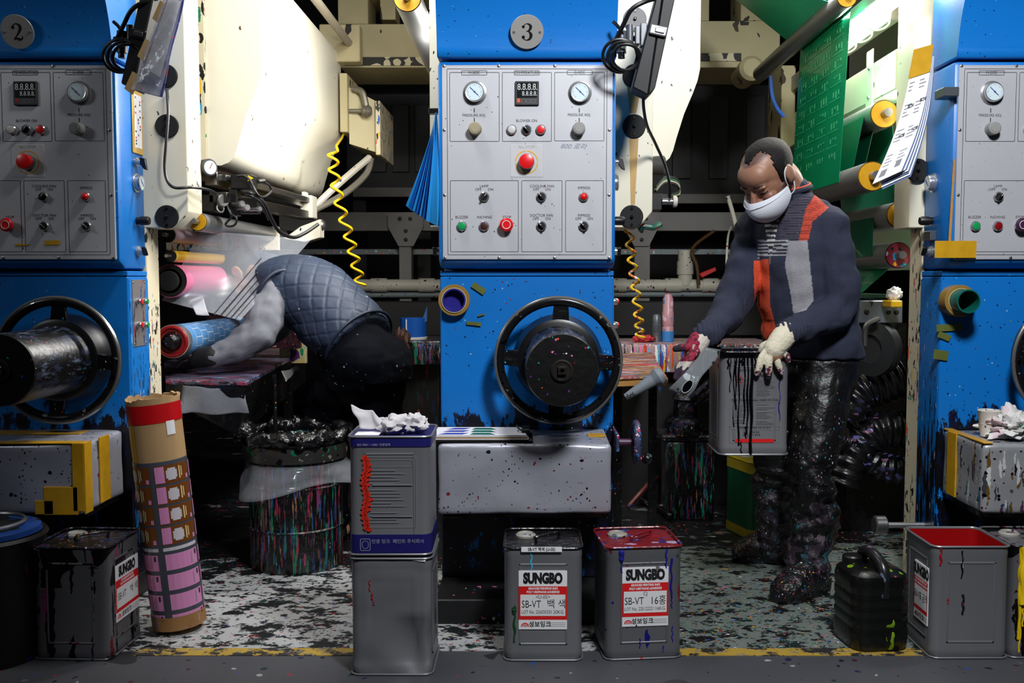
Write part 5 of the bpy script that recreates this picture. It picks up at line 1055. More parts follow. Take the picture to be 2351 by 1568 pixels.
# ---------------------------------------------------------------- instrument cases with cables
def case(n):
    dx = DX[n]; Yc = 3.3
    t = thing('instrument_case', P(1495, 100, Yc) + V((dx, 0, 0)), {3: 'black instrument case with chrome latch on a clamp beside cabinet 3', 2: 'black instrument case with taped plastic pouch beside cabinet 2'}[n], 'instrument case')
    if n == 3: q = [(1452, 200), (1488, 219), (1504, 203), (1560, -50), (1518, -50)]
    else: q = [(277, 191), (306, 206), (316, 196), (362, -50), (330, -50)]
    pts = [P(a, b, Yc) for a, b in q]
    if n == 3:
        MB().prism([pts[0], pts[1], pts[1].lerp(P(1528, -50, Yc), 1), pts[4]], (0, .1, 0), .004).build('casing', mat('case_grey', (19, 20, 23), .5, spec=.3), t); MB().prism([pts[1], pts[2], pts[3], P(1529, -50, Yc)], (0, .1, 0), .003).build('lid', mat('case_dark', (11, 11, 13), .5, spec=.3), t)
    else: MB().prism([pts[0], pts[1], pts[3], pts[4]], (0, .1, 0), .004).build('casing', mat('case_black', (15, 15, 17), .42), t)
    lx, ly = (1511, 71) if n == 3 else (318, 80)
    a = P(lx, ly, Yc - .004); T = rotm(a, 0, 0, .22)
    k = MB(T); k.box(-.028, .028, -.012, .004, -.016, .016, .004); k = k.build('latch', CHR if n == 3 else BLK, t); MB(T).box(-.012, .02, -.018, -.008, -.009, .009, .003).build('latch_lever', CHR if n == 3 else mat('dark_latch', (50, 50, 54), .3), k)
    o = 0 if n == 3 else -1
    gx = lambda px: px if n == 3 else px - 1147
    CL = mat('grey_clamp', (92, 96, 102), .4, .3) if n == 3 else mat('dark_clamp', (40, 42, 46), .4)
    for (x0, y0, y1, r) in ((1427, 72, 122, .0165), (1446, 58, 104, .0125)):
        MB().cyl(P(gx(x0), y1, 3.38), P(gx(x0), y0, 3.38), r, r, 16).build('clamp_post', CL, t)
    for x0, y0, x1, y1 in ((1458, 62, 1468, 104), (1470, 55, 1484, 108)): 
        p, q_ = P(gx(x0), y0, 3.36), P(gx(x1), y1, 3.36); MB().box(p.x, q_.x, 3.34, 3.38, q_.z, p.z, .002).build('clamp_plate', CL, t)
    p = P(gx(1410), 90, 3.4); q_ = P(gx(1475), 88, 3.38); MB().cyl(p, q_, .009).build('clamp_rod', CL, t); MB().cyl(P(gx(1427), 122, 3.38), P(gx(1427), 134, 3.38), .012).build('clamp_foot', BLK, t)
    for k in range(3):
        cx, cy, rr = 1424 + k * 7, 128 + k * 2, 40 - k * 4; MB().tube([P(gx(cx + rr * math.cos(a_)), cy + rr * .95 * math.sin(a_), 3.34 - .012 * k + .02 * math.sin(a_)) for a_ in [2 * PI * i / 10 + k for i in range(11)]], .0055, 8).build('cable_loop', BLK, t)
    MB().tube([P(gx(1415), 90, 3.34), P(gx(1432), 55, 3.32), P(gx(1450), 22, 3.3), P(gx(1480), 4, 3.3), P(gx(1508), -4, 3.32)], .0075, 8).build('cable', BLK, t)
    MB().tube([P(gx(1408), 50, 3.37), P(gx(1420), 62, 3.36), P(gx(1430), 80, 3.37)], .006, 8).build('cable', BLK, t)
    return t
K3, K2 = case(3), case(2)
t = thing('document_pouch', P(365, 100, 3.28), 'clear plastic pouch with a white sheet taped to the left instrument case', 'pouch')
A, B, C, D = P(385, -12, 3.27), P(425, -12, 3.25), P(371, 223, 3.27), P(306, 207, 3.29)
MB().sheet([[A.lerp(B, j / 6).lerp(D.lerp(C, j / 6), i / 8) + V((0, .006 * math.sin(i), 0)) for j in range(7)] for i in range(9)], .002).build('backing_sheet', mat('violet_blue_backing', (78, 84, 150), .35, spl=[((40, 40, 40), .9, .5, [(120, 130, 190), (170, 60, 80), (60, 60, 120)], 0, 0, (.2, 0))], var=.2, vs=20), t)
f = lambda u, v: A.lerp(B, u).lerp(D.lerp(C, u), v) + V((0, -.008, 0))
MB().prism([f(.18, .02), f(.9, .07), f(.82, .82), f(.15, .76)], (0, .001, 0)).build('white_sheet', PAPER, t)
MB().sheet([[f(j / 8 * 1.02 - .01, i / 10) + V((0, -.008 - .004 * math.sin(i * 1.3 + j), 0)) for j in range(9)] for i in range(11)], .0006).build('clear_cover', mat('pouch_cover', (225, 228, 240), .12, alpha=.28, bump=.3, bs=20), t, smooth=180)
for v in (.1, .5, .85): MB().prism([f(-.22, v - .03), f(.12, v), f(.08, v + .2), f(-.26, v + .16)], (0, -.003, 0)).build('tape_strip', TAPE, t)
t = thing('cable_right', P(1500, 300, 3.4), 'black green cable from the right instrument case to the frame valve', 'cable'); t.name = 'sensor_cable'
MB().tube([P(1477, 218, 3.36), P(1478, 250, 3.4), P(1486, 290, 3.5), P(1505, 330, 3.62), P(1525, 375, 3.66), P(1537, 420, 3.68), P(1538, 455, 3.72)], .0055, 8).build('cable_run', BLK, t)
t = thing('frame_valve', P(1520, 465, 3.8), 'black valve block with white knob on the frame right of cabinet 3', 'valve')
rbox(1496, 444, 1520, 483, 3.72, .1, .003).build('valve_block', BLK, t); c = P(1520, 463, 3.74); MB().cyl(c, c + V((.04, 0, 0)), .012).build('stem', STEEL, t); MB().lathe(c + V((.04, 0, 0)), (1, 0, 0), [(.02, 0), (.022, .004), (.022, .012), (.018, .016)], 20).build('white_knob', PVC, t)
for k in range(4): MB().tube([P(1505, 430 + k * 3, 3.8), P(1525, 408 + k * 4, 3.85), P(1555, 412 + k * 5, 3.9), P(1558, 440 + 3 * k, 3.9), P(1535, 448, 3.8)], .005, 6).build('wire', [BLK, mat('green_wire', (30, 90, 60), .4), mat('pale_wire', (180, 170, 140), .4), BLK][k], t)
c = P(1512, 380, 3.85); MB().lathe(c, (1, -.3, 0), [(.035, -.03), (.037, 0), (.037, .02), (.03, .025)], 24).build('round_case', mat('grey_case', (58, 56, 56)), t)
q = MB(); q.tube([P(1465, 525, 3.75), P(1480, 520, 3.75), P(1500, 522, 3.75), P(1515, 515, 3.78)], .012, 8); q.build('green_hose', mat('inked_green_hose', (30, 90, 70), .4, spl=[((80, 80, 80), .8, .5, DARKINK, 0, 0, None)]), t)
# notice card on the side of cabinet 2
xs = X1 + DX[2]; t = thing('notice_card', PX(317, 280, xs), 'small printed card framed in yellow tape on the side of cabinet 2', 'card')
ya_, yb_ = 3.585, 3.68; za, zb = pz(352, 3.62), pz(207, 3.62); MB().box(xs + .002, xs + .004, ya_, yb_, za, zb, 0).build('tape_frame', mat('amber_tape', (206, 166, 80), .35, var=.15), t); MB().box(xs + .004, xs + .005, ya_ + .02, yb_ - .012, za + .02, zb - .015, 0).build('card', PAPER, t)
random.seed(2)
for i in range(16): y0, z0 = random.choice((3.61, 3.633, 3.65)), za + .03 + i * .011; MB().box(xs + .0052, xs + .0055, y0, y0 + .009, z0, z0 + .007, 0).build('printed_mark', [LINE, LINE, REDP, mat('violet_print', (110, 90, 160), .5)][i % 4], t)
# hanging blue sheets at cabinet 3
t = thing('blue_sheets', P(970, 400, 3.55), 'fanned sheaf of blue printed sheets hanging left of cabinet 3', 'paper sheets')
for i in range(7):
    u = i / 6; rows = []
    for k in range(13):
        v = k / 12; x = 1004 - (22 + 46 * (1 - u)) * v ** 1.3 - 4; y = 258 + (214 + 34 * u) * v; wv = 3 + 30 * v * (.5 + .5 * u)
        rows.append([P(x + wv * j / 4, y + 4 * j * v, 3.62 - .016 * i - .05 * math.sin(v * 2.4) + .01 * math.sin(j * 1.5)) for j in range(5)])
    MB().sheet(rows, .001).build('sheet', mat('sky_sheet', (40, 142, 206), .35, var=.08) if i % 2 == 0 else mat('blue_sheet', (20, 84, 170), .35, var=.08), t, smooth=60)
disc_cap(FR[3], -.352, 3.695, pz(392, 3.7)); MB().box(-.36, X0, 3.60, 3.64, pz(262, 3.62), pz(250, 3.62), .002).build('sheet_hook', BLK, FR[3])
# white printed sheets clipped at cabinet 4
t = thing('printed_sheets', P(2075, 280, 3.4), 'curved stack of white printed sheets hanging from a clip on the right cabinet', 'paper sheets')
def ps(u, v, k=0):
    p = V((2094 + 46 * u, 143 - 14 * u)).lerp(V((2003 + 66 * u, 423 - 30 * u)), v); bow = 12 * math.sin(v * PI) * 1.0
    return P(p.x + bow + k * 2.6 * (.3 + v), p.y + bow * .3 + k * 1.2 * v, 3.36 - .06 * v ** 2 + .004 * k)
for k in range(8):
    v1 = .93 + .07 * ((7 - k) / 7) if k < 3 else .93 + .012 * k
    MB().sheet([[ps(j / 4, v1 * i / 12, k) for j in range(5)] for i in range(13)], .0012).build('sheet', PAPER if k % 2 == 0 else mat('blue_backed_sheet', (50, 80, 130), .5), t, smooth=60)
ink = MB(); random.seed(9)
def onsheet(u0, u1, v0, v1, mm=None):
    (mm or ink).poly([ps(u, v) + V((0, -.0016, 0)) for u, v in ((u0, v1), (u1, v1), (u1, v0), (u0, v0))])
for i in range(26):
    v = .17 + i * .03
    for u0 in (.08, .55):
        if (i % 7) in (3, 4, 5): continue
        onsheet(u0, u0 + random.uniform(.15, .34), v, v + .006)
onsheet(.12, .34, .9, .96); onsheet(.6, .8, .86, .92)
ink.build('fine_print', GREYP, t, smooth=0)
def sheettext(body, u, v, hh, rot):
    c = ps(u, v) + V((0, -.002, 0)); ex = (ps(u + .1, v) - ps(u - .1, v)).normalized(); ez = (ps(u, v - .05) - ps(u, v + .05)).normalized(); ey = ex.cross(ez) * -1
    M = Matrix((ex, -ey if False else ey, ez)).transposed().to_4x4(); M.translation = c
    letters('sheet_lettering', [(body, 0, 0, 0, hh, .0006, 1.0, 'CENTER', rot)], LINE, t, M)
for u, v, rot in ((.36, .37, PI), (.86, .35, PI), (.35, .62, 0), (.84, .60, 0)): sheettext('ICE', u, v, .0105, rot)
MB().sheet([[ps(u, v) + V((0, -.003, 0)) for u in (-.05, .5, .98)] for v in (-.1, .0, .13)], .0008).build('tape_strip', TAPE, t)
x4 = X0 + DX[4]; MB().box(x4 - .05, x4 + .002, 3.42, 3.5, pz(224, 3.45), pz(203, 3.45), .002).build('sheet_bracket', mat('bracket_grey', (100, 104, 110), .35, .6), CAB[4])
MB().box(x4 - .02, x4 + .002, 3.58, 3.64, pz(552, 3.6), pz(530, 3.6), .002).build('side_bracket', STEEL, CAB[4]); disc_cap(FR[4], -.345 + DX[4], 3.69, pz(392, 3.7))
# wooden stick taped to cabinet 4
pA, pB = P(2191, 370, YP - .012), P(2181, 560, YP - .012); t = thing('wooden_stick', pB, 'thin wooden stick taped to the panel of the right cabinet', 'stick')
MB().prism([pB + V((-.005, 0, 0)), pB + V((.005, 0, 0)), pA + V((.005, 0, 0)), pA + V((-.002, 0, .012))], (0, .006, 0), .0015).build('stick', PLY, t); a, b = P(2146, 553, YP - .014), P(2241, 592, YP - .014); MB().sheet([[V((a.x + (b.x - a.x) * j / 6, YP - .016 - .003 * math.sin(j * 2), a.z + (b.z - a.z) * i / 3)) for j in range(7)] for i in range(4)], .001).build('tape_strip', TAPE, t)
# ---------------------------------------------------------------- right bay low down
def ledge(name, px0, py0, px1, py1, Y, dep, m, label, cat, topm=None):
    p, q = P(px0, py0, Y), P(px1, py1, Y); t = thing(name, (p.x, Y, 0), label, cat); MB().box(p.x, q.x, Y, Y + dep, q.z, p.z, .01, 2).build('crusted_front', m, t)
    MB().box(p.x + .02, q.x - .02, Y + .12, Y + dep, 0, q.z + .01, 0).build('base', mat('ink_black_base', (12, 12, 13), .5, spl=[((60, 60, 14), .8, .4, DARKINK, 3, .5, None)]), t); return t, p.z
t, zl = ledge('ink_bench', 1425, 790, 1790, 856, 4.9, .5, DRIP, 'bench front crusted in many coloured ink drips in the right bay', 'bench')
t2, zl2 = ledge('ink_bench', 860, 782, 1012, 838, 5.5, .5, DRIPD, 'dark ink dripped bench under the blue tub left of cabinet 3', 'bench')
c = P(950, 782, 5.62); c.z = zl2 + .001; t = thing('plastic_tub', c, 'blue plastic tub with white rim on the dark bench', 'tub')
MB().lathe(c, (0, 0, 1), [(.07, 0), (.078, .12), (.074, .12), (.066, .004)], 30).build('tub_wall', mat('blue_tub', (26, 92, 190), .35), t); MB().lathe(c, (0, 0, 1), [(.075, .0), (.077, .012), (.072, .014)], 30).build('white_rim', WHT, t); MB().box(c.x - .035, c.x - .029, c.y - .079, c.y - .068, c.z + .012, c.z + .115, 0).build('white_stripe', WHT, t); k = MB(); k.prism([c + V((.05, -.05, .1)), c + V((.078, -.03, .1)), c + V((.08, -.03, .19))], (0, .002, 0)); k.build('torn_film', mat('torn_blue', (70, 110, 180), .4), t); letters('tub_lettering', [('INK', c.x + .03, c.y - .081, c.z + .05, .012)][:0] or [('--', c.x + .03, c.y - .081, c.z + .05, .006)], WHT, t)
c2_ = P(920, 800, 5.45); wad('brown_glove', (c2_.x, 5.42, zl2 - .13), .06, .05, .1, mat('brown_glove', (70, 42, 34), .6), 'crumpled brown work glove hanging at the dark bench beside the bent worker', 'glove', .7, 20, 30, 20, 6)
for px, py0, py1, r, m_, lb in ((1507, 722, 774, .026, mat('grey_bottle', (92, 98, 104), .35, .4), 'grey ribbed bottle on the ink crusted bench'), (1533, 676, 774, .03, mat('pink_bottle', (190, 140, 150), .35, spl=[((50, 50, 50), .8, .4, [(60, 120, 190), (220, 190, 200)], 0, 0, (1.1, .8))]), 'tall pink stained bottle with blue base on the ink crusted bench')):
    c = P(px, py1, 5.1); c.z = zl + .001; h = P(px, py0, 5.1).z - zl; t = thing('bottle', c, lb, 'bottle'); MB().lathe(c, (0, 0, 1), [(r, 0), (r, h * .3), (r * .92, h * .32), (r, h * .36), (r, h * .62), (r * .92, h * .64), (r * .9, h * .9), (r * .6, h)], 24).build('bottle_body', m_, t); MB().lathe(c, (0, 0, 1), [(r * 1.06, .0), (r * 1.06, h * .22)], 24).build('bottle_base', mat('blue_inked', (60, 130, 200), .4) if px > 1520 else STEEL, t)
wad('red_cloth', (P(1478, 770, 5.05).x, 5.05, zl), .05, .04, .02, mat('red_cloth', (190, 50, 60), .7), 'small red cloth on the ink crusted bench', 'cloth', .5)
t = thing('ink_board', P(1470, 850, 4.3), 'wooden board streaked with pink ink at the right of handwheel 3', 'board')
z_ = .80; q = MB(); q.prism([onz(a, b, z_) for a, b in ((1416, 868), (1530, 864), (1495, 808), (1416, 812))], (0, 0, -.006)); q.build('streaked_top', WOOD, t); q = MB(); q.prism([onz(a, b, z_ - .007) for a, b in ((1414, 872), (1534, 868), (1497, 812), (1414, 814))], (0, 0, -.026), .002); q.build('plank', PLY, t)
for px in (1420, 1500): a = onz(px, 850, z_); MB().box(a.x - .015, a.x + .015, a.y, a.y + .03, 0, z_ - .033, 0).build('leg', INKBLK, t)
pa, pb = onz(1437, 905, .73) + V((0, -.1, 0)), onz(1510, 862, .73) + V((0, -.05, 0)); pa, pb = P(1436, 912, 3.5), P(1500, 872, 3.5)
t = thing('rolled_paper', pa, 'rolled printed paper with crumpled end on the streaked board', 'paper roll'); MB().tube([pa, pa.lerp(pb, .5), pb], lambda u: .012 + .012 * u, 14).build('roll', mat('grey_newsprint', (120, 128, 136), .6, var=.1, vs=30), t); MB().lathe(pb, pb - pa, [(.024, 0), (.034, .02), (.028, .04), (.016, .03)], 16).build('crumpled_end', mat('grey_newsprint', (120, 128, 136)), t)
letters('roll_lettering', [('TAJ', 0, -.0215, 0, .014, .0005, 1, 'CENTER', PI + .6)], LINE, t, Matrix.Translation(pa.lerp(pb, .18)))
g = G(1575, 1180); c = g + V((0, -.02, 0)); t = thing('ink_pump', c, 'ink crusted square pump can with tubes behind the held can', 'ink pump')
b = MB(); b.box(c.x - .115, c.x + .115, c.y - .11, c.y + .11, 0, .38, .012, 2); b.build('can_body', DRIPD, t); MB().box(c.x - .14, c.x + .12, c.y - .12, c.y + .12, .38, .41, .006).build('lid_plate', INKMIX, t)
MB().lathe(c + V((-.02, -.05, .41)), (0, 0, 1), [(.09, 0), (.085, .06), (.06, .08), (.055, .16), (.07, .17), (.05, .2)], 22).build('pump_head', INKMIX, t)
for k in range(3): MB().tube([c + V((-.03 + .05 * k, -.08, .56)), c + V((.03 + .05 * k, -.12, .62)), c + V((.1 + .03 * k, -.08, .66 + .03 * k)), c + V((.14, 0, .5))], .014, 8).build('ink_tube', INKMIX, t)
xs = X1; t = thing('side_handwheel', P(1450, 1015, 3.55), 'small paint speckled handwheel on the right side of cabinet 3', 'handwheel')
c = P(1452, 1015, 3.42); SPK = mat('pink_blue_speckled', (60, 66, 96), .35, spl=[((110, 110, 110), .9, .9, [(190, 60, 90), (70, 120, 190), (230, 190, 210), (30, 30, 60)], 0, 0, None)])
MB().torus(c + V((.012, 0, 0)), (1, 0, 0), .066, .012, 36, 10).build('rim', SPK, t); MB().lathe(c, (1, 0, 0), [(.06, .004), (.064, .01), (.06, .016)], 30).build('web_plate', SPK, t); MB().cyl((X1 + .001, c.y, c.z), (c.x + .01, c.y, c.z), .012).build('shaft', mat('speckled_shaft', (80, 50, 80), .4), t); MB().box(X1 + .001, X1 + .012, c.y - .03, YL + .1, c.z - .03, c.z + .03, .003).build('mount', SPK, t)
q = MB(); q.cyl(c + V((.01, -.01, -.056)), c + V((.036, -.01, -.056)), .006); q.build('crank_pin', SPK, t); MB().ball(c + V((.05, -.01, -.056)), .02).build('grip', INKMIX, t)
for i, pts in enumerate(([(1418, 1100), (1450, 1140), (1490, 1170), (1560, 1182)], [(1440, 1180), (1500, 1168), (1530, 1120), (1560, 1060)], [(1425, 1060), (1470, 1100), (1480, 1150), (1540, 1200)])):
    tag(MB().tube([(lambda p: V((p.x, p.y, .03 + .12 * abs(math.sin(k * 1.4)) * (i == 1))))(G(a, max(b, 1090))) for k, (a, b) in enumerate(pts)], .013, 8).build('floor_hose', [INKMIX, mat('red_stained_hose', (90, 30, 24), .4, spl=[((60, 60, 60), .8, .5, DARKINK, 0, 0, None)]), INKBLK][i], smooth=180), ['ink crusted hose on the floor close to cabinet 3', 'red stained hose rising beside the ink pump', 'black hose running from cabinet 3 under the ink pump'][i], 'hose')
# behind the standing worker
t = thing('trough_rail', P(2020, 715, 4.3), 'grey bolted trough rail below the bottom green film', 'trough')
rbox(1935, 690, 2072, 742, 4.1, .6, .004).build('rail', mat('trough_grey', (120, 128, 136), .4, .3, spl=[((40, 40, 10), .7, .4, [(40, 44, 50), (190, 200, 205)], 0, 0, None)]), t)
for px in (1965, 1990, 2040, 2058): MB().lathe(P(px, 716, 4.1), (0, -1, 0), [(.012, 0), (.008, .01)], 8).build('bolt', DARKM, t)
rbox(1940, 676, 2060, 684, 4.15, .5, 0).build('perforated_strip', mat('dark_green_strip', (12, 60, 44), .4), t); wad('white_rag_end', (P(2064, 690, 4.0).x, 4.05, P(2064, 690, 4.0).z), .03, .03, .03, WHT, 'white rag end on the trough rail beside the right cabinet', 'rag', .3); rbox(2046, 690, 2072, 706, 3.98, .1, .004).build('yellow_pad', YEL, t)
rbox(1950, 742, 2070, 1250, 4.5, .3, 0).build('trough_base', INKBLK, t)
c = P(2008, 800, 4.15); t = thing('tension_wheel', c, 'dark ribbed tension wheel with crank behind the worker back', 'wheel'); MB().lathe(c, (-.8, -.6, 0), [(.1, -.03), (.115, -.025), (.11, -.01), (.115, 0), (.11, .02), (.115, .03), (.06, .04), (.05, .02)], 36).build('wheel_body', mat('dark_grey_wheel', (46, 48, 50), .4, .4), t); MB().tube([c + V((-.06, -.06, .02)), c + V((-.07, -.1, .1)), c + V((-.02, -.1, .13))], .012, 8).build('crank', STEEL, t); MB().box(c.x - .02, c.x + .03, c.y, c.y + .3, c.z - .03, c.z + .2, .004).build('mount', DARKM, t)
for i, (pts, r) in enumerate((([(2070, 860), (2020, 880), (1975, 900), (1930, 960)], .085), ([(2075, 985), (2010, 990), (1960, 1040), (1935, 1110)], .075), ([(2078, 1080), (2020, 1070), (1965, 1030), (1930, 1010)], .06))):
    P_ = [P(a, b, 4.25) for a, b in pts]; o = MB().tube(P_, lambda u, r=r: r * (1 + .1 * math.sin(u * 60)), 20, 16).build('ribbed_duct', mat('inked_duct', (14, 14, 18), .3, spl=[((14, 60, 60), 1, .6, [(90, 90, 150), (40, 40, 70), (120, 80, 110), (12, 12, 16)], 3, .47, None)], bump=.3), smooth=180); tag(o, ['upper ink crusted ribbed duct behind the worker', 'thickest lower ribbed duct with violet ink behind the worker legs', 'lowest thin ribbed duct crossing behind the worker legs'][i], 'duct')
g = G(1990, 1190); b = MB(); 
b.lathe((g.x + .02, g.y + .1, 0), (0, 0, 1), [(.36, 0), (.3, .05), (.18, .12), (.02, .17)], 40)
for v in b.b.verts: v.co.z = max(0, v.co.z + .035 * noise.noise(v.co * 9)); v.co.x += .05 * noise.noise(v.co * 5)
tag(b.build('ink_crust_heap', mat('blue_ink_crust', (14, 18, 60), .3, spl=[((22, 22, 22), 1.1, .7, [(20, 24, 90), (60, 120, 170), (150, 30, 40), (130, 90, 90), (10, 10, 24), (10, 10, 14)], 0, 0, None)], bump=.6)), 'heap of blue crusted dried ink on the floor behind the worker boots', 'ink heap')
c = P(2025, 1205, 3.62); t = thing('drain_valve', c, 'small steel drain valve low at the left of the right cabinet', 'valve'); MB().lathe(c + V((-.03, 0, 0)), (1, 0, 0), [(.03, 0), (.034, .005), (.034, .04), (.028, .045)], 22).build('valve_body', STEEL, t); MB().cyl(c, (X0 + DX[4], c.y, c.z), .01).build('pipe', CHR, t)
# jerrycan
c = G(2022, 1500) + V((0, .1, 0)); t = thing('jerrycan', c, 'black ribbed jerrycan with yellow green ink drips beside the open red can', 'jerrycan')
JM = mat('black_jerrycan', (10, 11, 10), .3, spl=[((40, 40, 3.5), .6, .3, [(120, 160, 20), (60, 90, 16), (12, 12, 12), (10, 14, 10)], 0, 0, None), ((80, 80, 80), .6, .25, [(120, 170, 20), (60, 60, 70), (150, 60, 70)], 0, 0, (.15, .3))], bump=.2)
T = rotm(c, .12); b = MB(T); prof = [(0, .9), (.01, .97), (.04, 1)]
for k in range(4): prof += [(.065 + k * .035, 1), (.07 + k * .035, .975), (.078 + k * .035, .975), (.083 + k * .035, 1)]
prof += [(.215, 1), (.235, .94), (.245, .8), (.25, .5)]
b.rings([[(x * s, y * s, z) for x, y in rsq(.095, .1, .05, 5)] for z, s in prof]); b.build('body', JM, t)
b = MB(T); b.tube([(.0, -.085, .17), (.005, -.075, .25), (.0, -.02, .285), (.0, .05, .28), (0, .08, .23)], .018, 12); b.build('handle', mat('pink_smeared_handle', (26, 26, 28), .3, spl=[((30, 30, 10), .9, .5, [(120, 90, 110), (90, 100, 120), (60, 80, 20), (12, 12, 12)], 0, 0, None)]), t)
b = MB(T); b.lathe((-.04, .05, .235), (0, 0, 1), [(.032, 0), (.032, .03), (.028, .035)], 20); b.build('screw_cap', BLK, t)
# ---------------------------------------------------------------- people
def loft(mb, rings, n=24, k=3):
    """rings: (centre, half axis vector a, half axis vector b)"""
    if k > 1:
        C, A, B = (crom([V(r[i]) for r in rings], k) for i in range(3)); rings = list(zip(C, A, B))
    mb.rings([[V(c) + V(a) * math.cos(2 * PI * i / n) + V(b) * math.sin(2 * PI * i / n) for i in range(n)] for c, a, b in rings])
def limb(mb, pts, rad, n=18, k=8):
    p = [V(q) for q in pts]; rr = crom([V((r, 0, 0)) for r in rad], k); m = len(rr)
    mb.tube(p, lambda u: max(rr[min(int(u * (m - 1) + .5), m - 1)].x, .003), n, k); mb.ball(p[0], rad[0]); mb.ball(p[-1], rad[-1])
def headframe(pos, yaw, pitch, roll=0):
    f0 = V((-math.sin(yaw), -math.cos(yaw), 0)); f = f0 * math.cos(pitch) - V((0, 0, math.sin(pitch))); u = f0 * math.sin(pitch) + V((0, 0, math.cos(pitch))); l = u.cross(f)
    M = Matrix((f, l, u)).transposed().to_4x4(); M.translation = V(pos); return M @ Matrix.Rotation(roll, 4, 'X')
def head(mb, M, s=1.0):
    R = M.to_3x3()
    def b(x, y, z, rx, ry, rz): mb.ball(M @ V((x * s, y * s, z * s)), rx * s, ry * s, rz * s, 20, 14, R)
    b(-.008, 0, .035, .1, .077, .092); b(.03, 0, .0, .066, .066, .085); b(.036, 0, -.055, .056, .057, .07); b(.072, 0, -.105, .02, .024, .017); b(.05, 0, .05, .05, .062, .055)
    for q in (-1, 1):
        b(.07, .036 * q, -.03, .024, .024, .022); b(.082, .029 * q, .022, .013, .026, .0095); b(.079, .031 * q, .002, .0125, .016, .0115)
        b(-.01, .08 * q, -.006, .023, .009, .035); b(-.002, .077 * q, -.03, .012, .008, .016)
    limb(mb, [M @ (V(p) * s) for p in ((.09, 0, .012), (.102, 0, -.012), (.116, 0, -.034))], [.0095 * s, .012 * s, .0155 * s], 12, 4)
    for q in (-1, 1): b(.1, .014 * q, -.036, .012, .009, .009)
    b(.09, 0, -.064, .012, .026, .009); b(.088, 0, -.077, .012, .022, .008)
def hairshell(parent, M, s, keep, m, name='hair', amp=.004):
    b = MB(); b.ball((0, 0, 0), 1, 1, 1, 72, 54); b.b.faces.ensure_lookup_table()
    for v in b.b.verts:
        p = v.co; v.co = V((-.008 + .1035 * p.x, .0805 * p.y, .035 + .096 * p.z))
    bmesh.ops.delete(b.b, geom=[f for f in b.b.faces if not keep(f.calc_center_median())], context='FACES')
    r = bmesh.ops.solidify(b.b, geom=list(b.b.faces), thickness=.005)
    for v in b.b.verts:
        v.co += V((noise.noise(v.co * 180), noise.noise(v.co * 180 + V((3, 0, 0))), noise.noise(v.co * 180 + V((0, 3, 0))))) * amp * .5
        v.co = M @ (v.co * s)
    return b.build(name, m, parent, smooth=180)
CLOTHB = dict(rough=.9, bump=.25, bs=260)
def folds(amp, sc, seed=0):
    return lambda p, n: amp * (noise.noise(V((p.x * sc, p.y * sc, p.z * sc * 1.6)) + V((seed, 0, 0))) + .5 * noise.noise(p * sc * 2.3 + V((0, seed, 0)))) 
# ---- standing worker
ff, ll = V((-.7, -.71, 0)).normalized(), V((.71, -.7, 0)).normalized()
man = thing('person', (1.0, 3.72, 0), 'standing worker in navy and orange sweater and white mask, holding an ink can', 'person')
HS = 1.0
HM = headframe(P(1764, 401, 3.60), math.radians(56), math.radians(45), math.radians(-4)) @ Matrix.Diagonal((1.1, 1.08, .95, 1))
TC = [(1.075, 3.75, .865, .185, .145), (1.07, 3.75, .92, .187, .148), (1.05, 3.745, 1.02, .19, .152), (1.03, 3.735, 1.14, .19, .148), (1.01, 3.725, 1.25, .195, .138), (.998, 3.715, 1.34, .185, .12), (.985, 3.705, 1.41, .14, .1), (.965, 3.69, 1.46, .088, .085)]
SL, SR = V((1.075, 3.62, 1.35)), V((.875, 3.83, 1.345))
EL, ER = V((1.108, 3.585, 1.06)), P(1688, 690, 3.74)
WL, WR = P(1806, 768, 3.43), P(1619, 770, 3.54)
hipL, hipR = V((1.11, 3.69, .86)), V((1.0, 3.82, .86))
kneeL, kneeR = P(1862, 1090, 3.6), P(1775, 1110, 3.92)
ankL, ankR = P(1856, 1290, 3.62), P(1778, 1240, 3.98)
toeL, heelL = G(1795, 1382), G(1886, 1360); toeR, heelR = G(1698, 1286), G(1800, 1292)
b = MB(); head(b, HM, HS)
limb(b, [HM @ V((-.035, 0, -.04)), HM @ V((-.05, 0, -.08)), V((.968, 3.70, 1.44))], [.064, .062, .068])
loft(b, [((x, y, z), ll * a * .8, ff * d * .8) for x, y, z, a, d in TC])
for s_, e_, w_, h_ in ((SL, EL, WL, P(1778, 815, 3.385)), (SR, ER, WR, P(1588, 805, 3.5))): limb(b, [s_, e_, w_, h_], [.05, .042, .03, .03])
for h_, k_, a_, t_, q_ in ((hipL, kneeL, ankL, toeL, heelL), (hipR, kneeR, ankR, toeR, heelR)): limb(b, [h_, k_, a_], [.07, .042, .034]); limb(b, [q_.lerp(t_, .15) + V((0, 0, .05)), q_.lerp(t_, .72) + V((0, 0, .045))], [.03, .024])
me = remesh(b, .0045, 3); HI = HM.inverted()
def skincol(p):
    q = HI @ p; a = abs(q.y)
    if -.03 < q.x < .03 and a > .05 and -.1 < q.z < -.03: return (62, 46, 42)
    if q.z > .1 and q.x > .0: return (104, 76, 66)
    if (q - V((.095, q.y, -.03))).length < .03: return (132, 88, 72)
    return (150, 108, 86)
paint(me, skincol)
place('body', me, mat('brown_skin', (146, 106, 86), .48, attr='Col', var=.08, vs=30, bump=.06, bs=120), man)
HAIR = mat('dark_hair', (17, 14, 14), .65, var=.35, vs=70, bump=.35, bs=260, spec=.25)
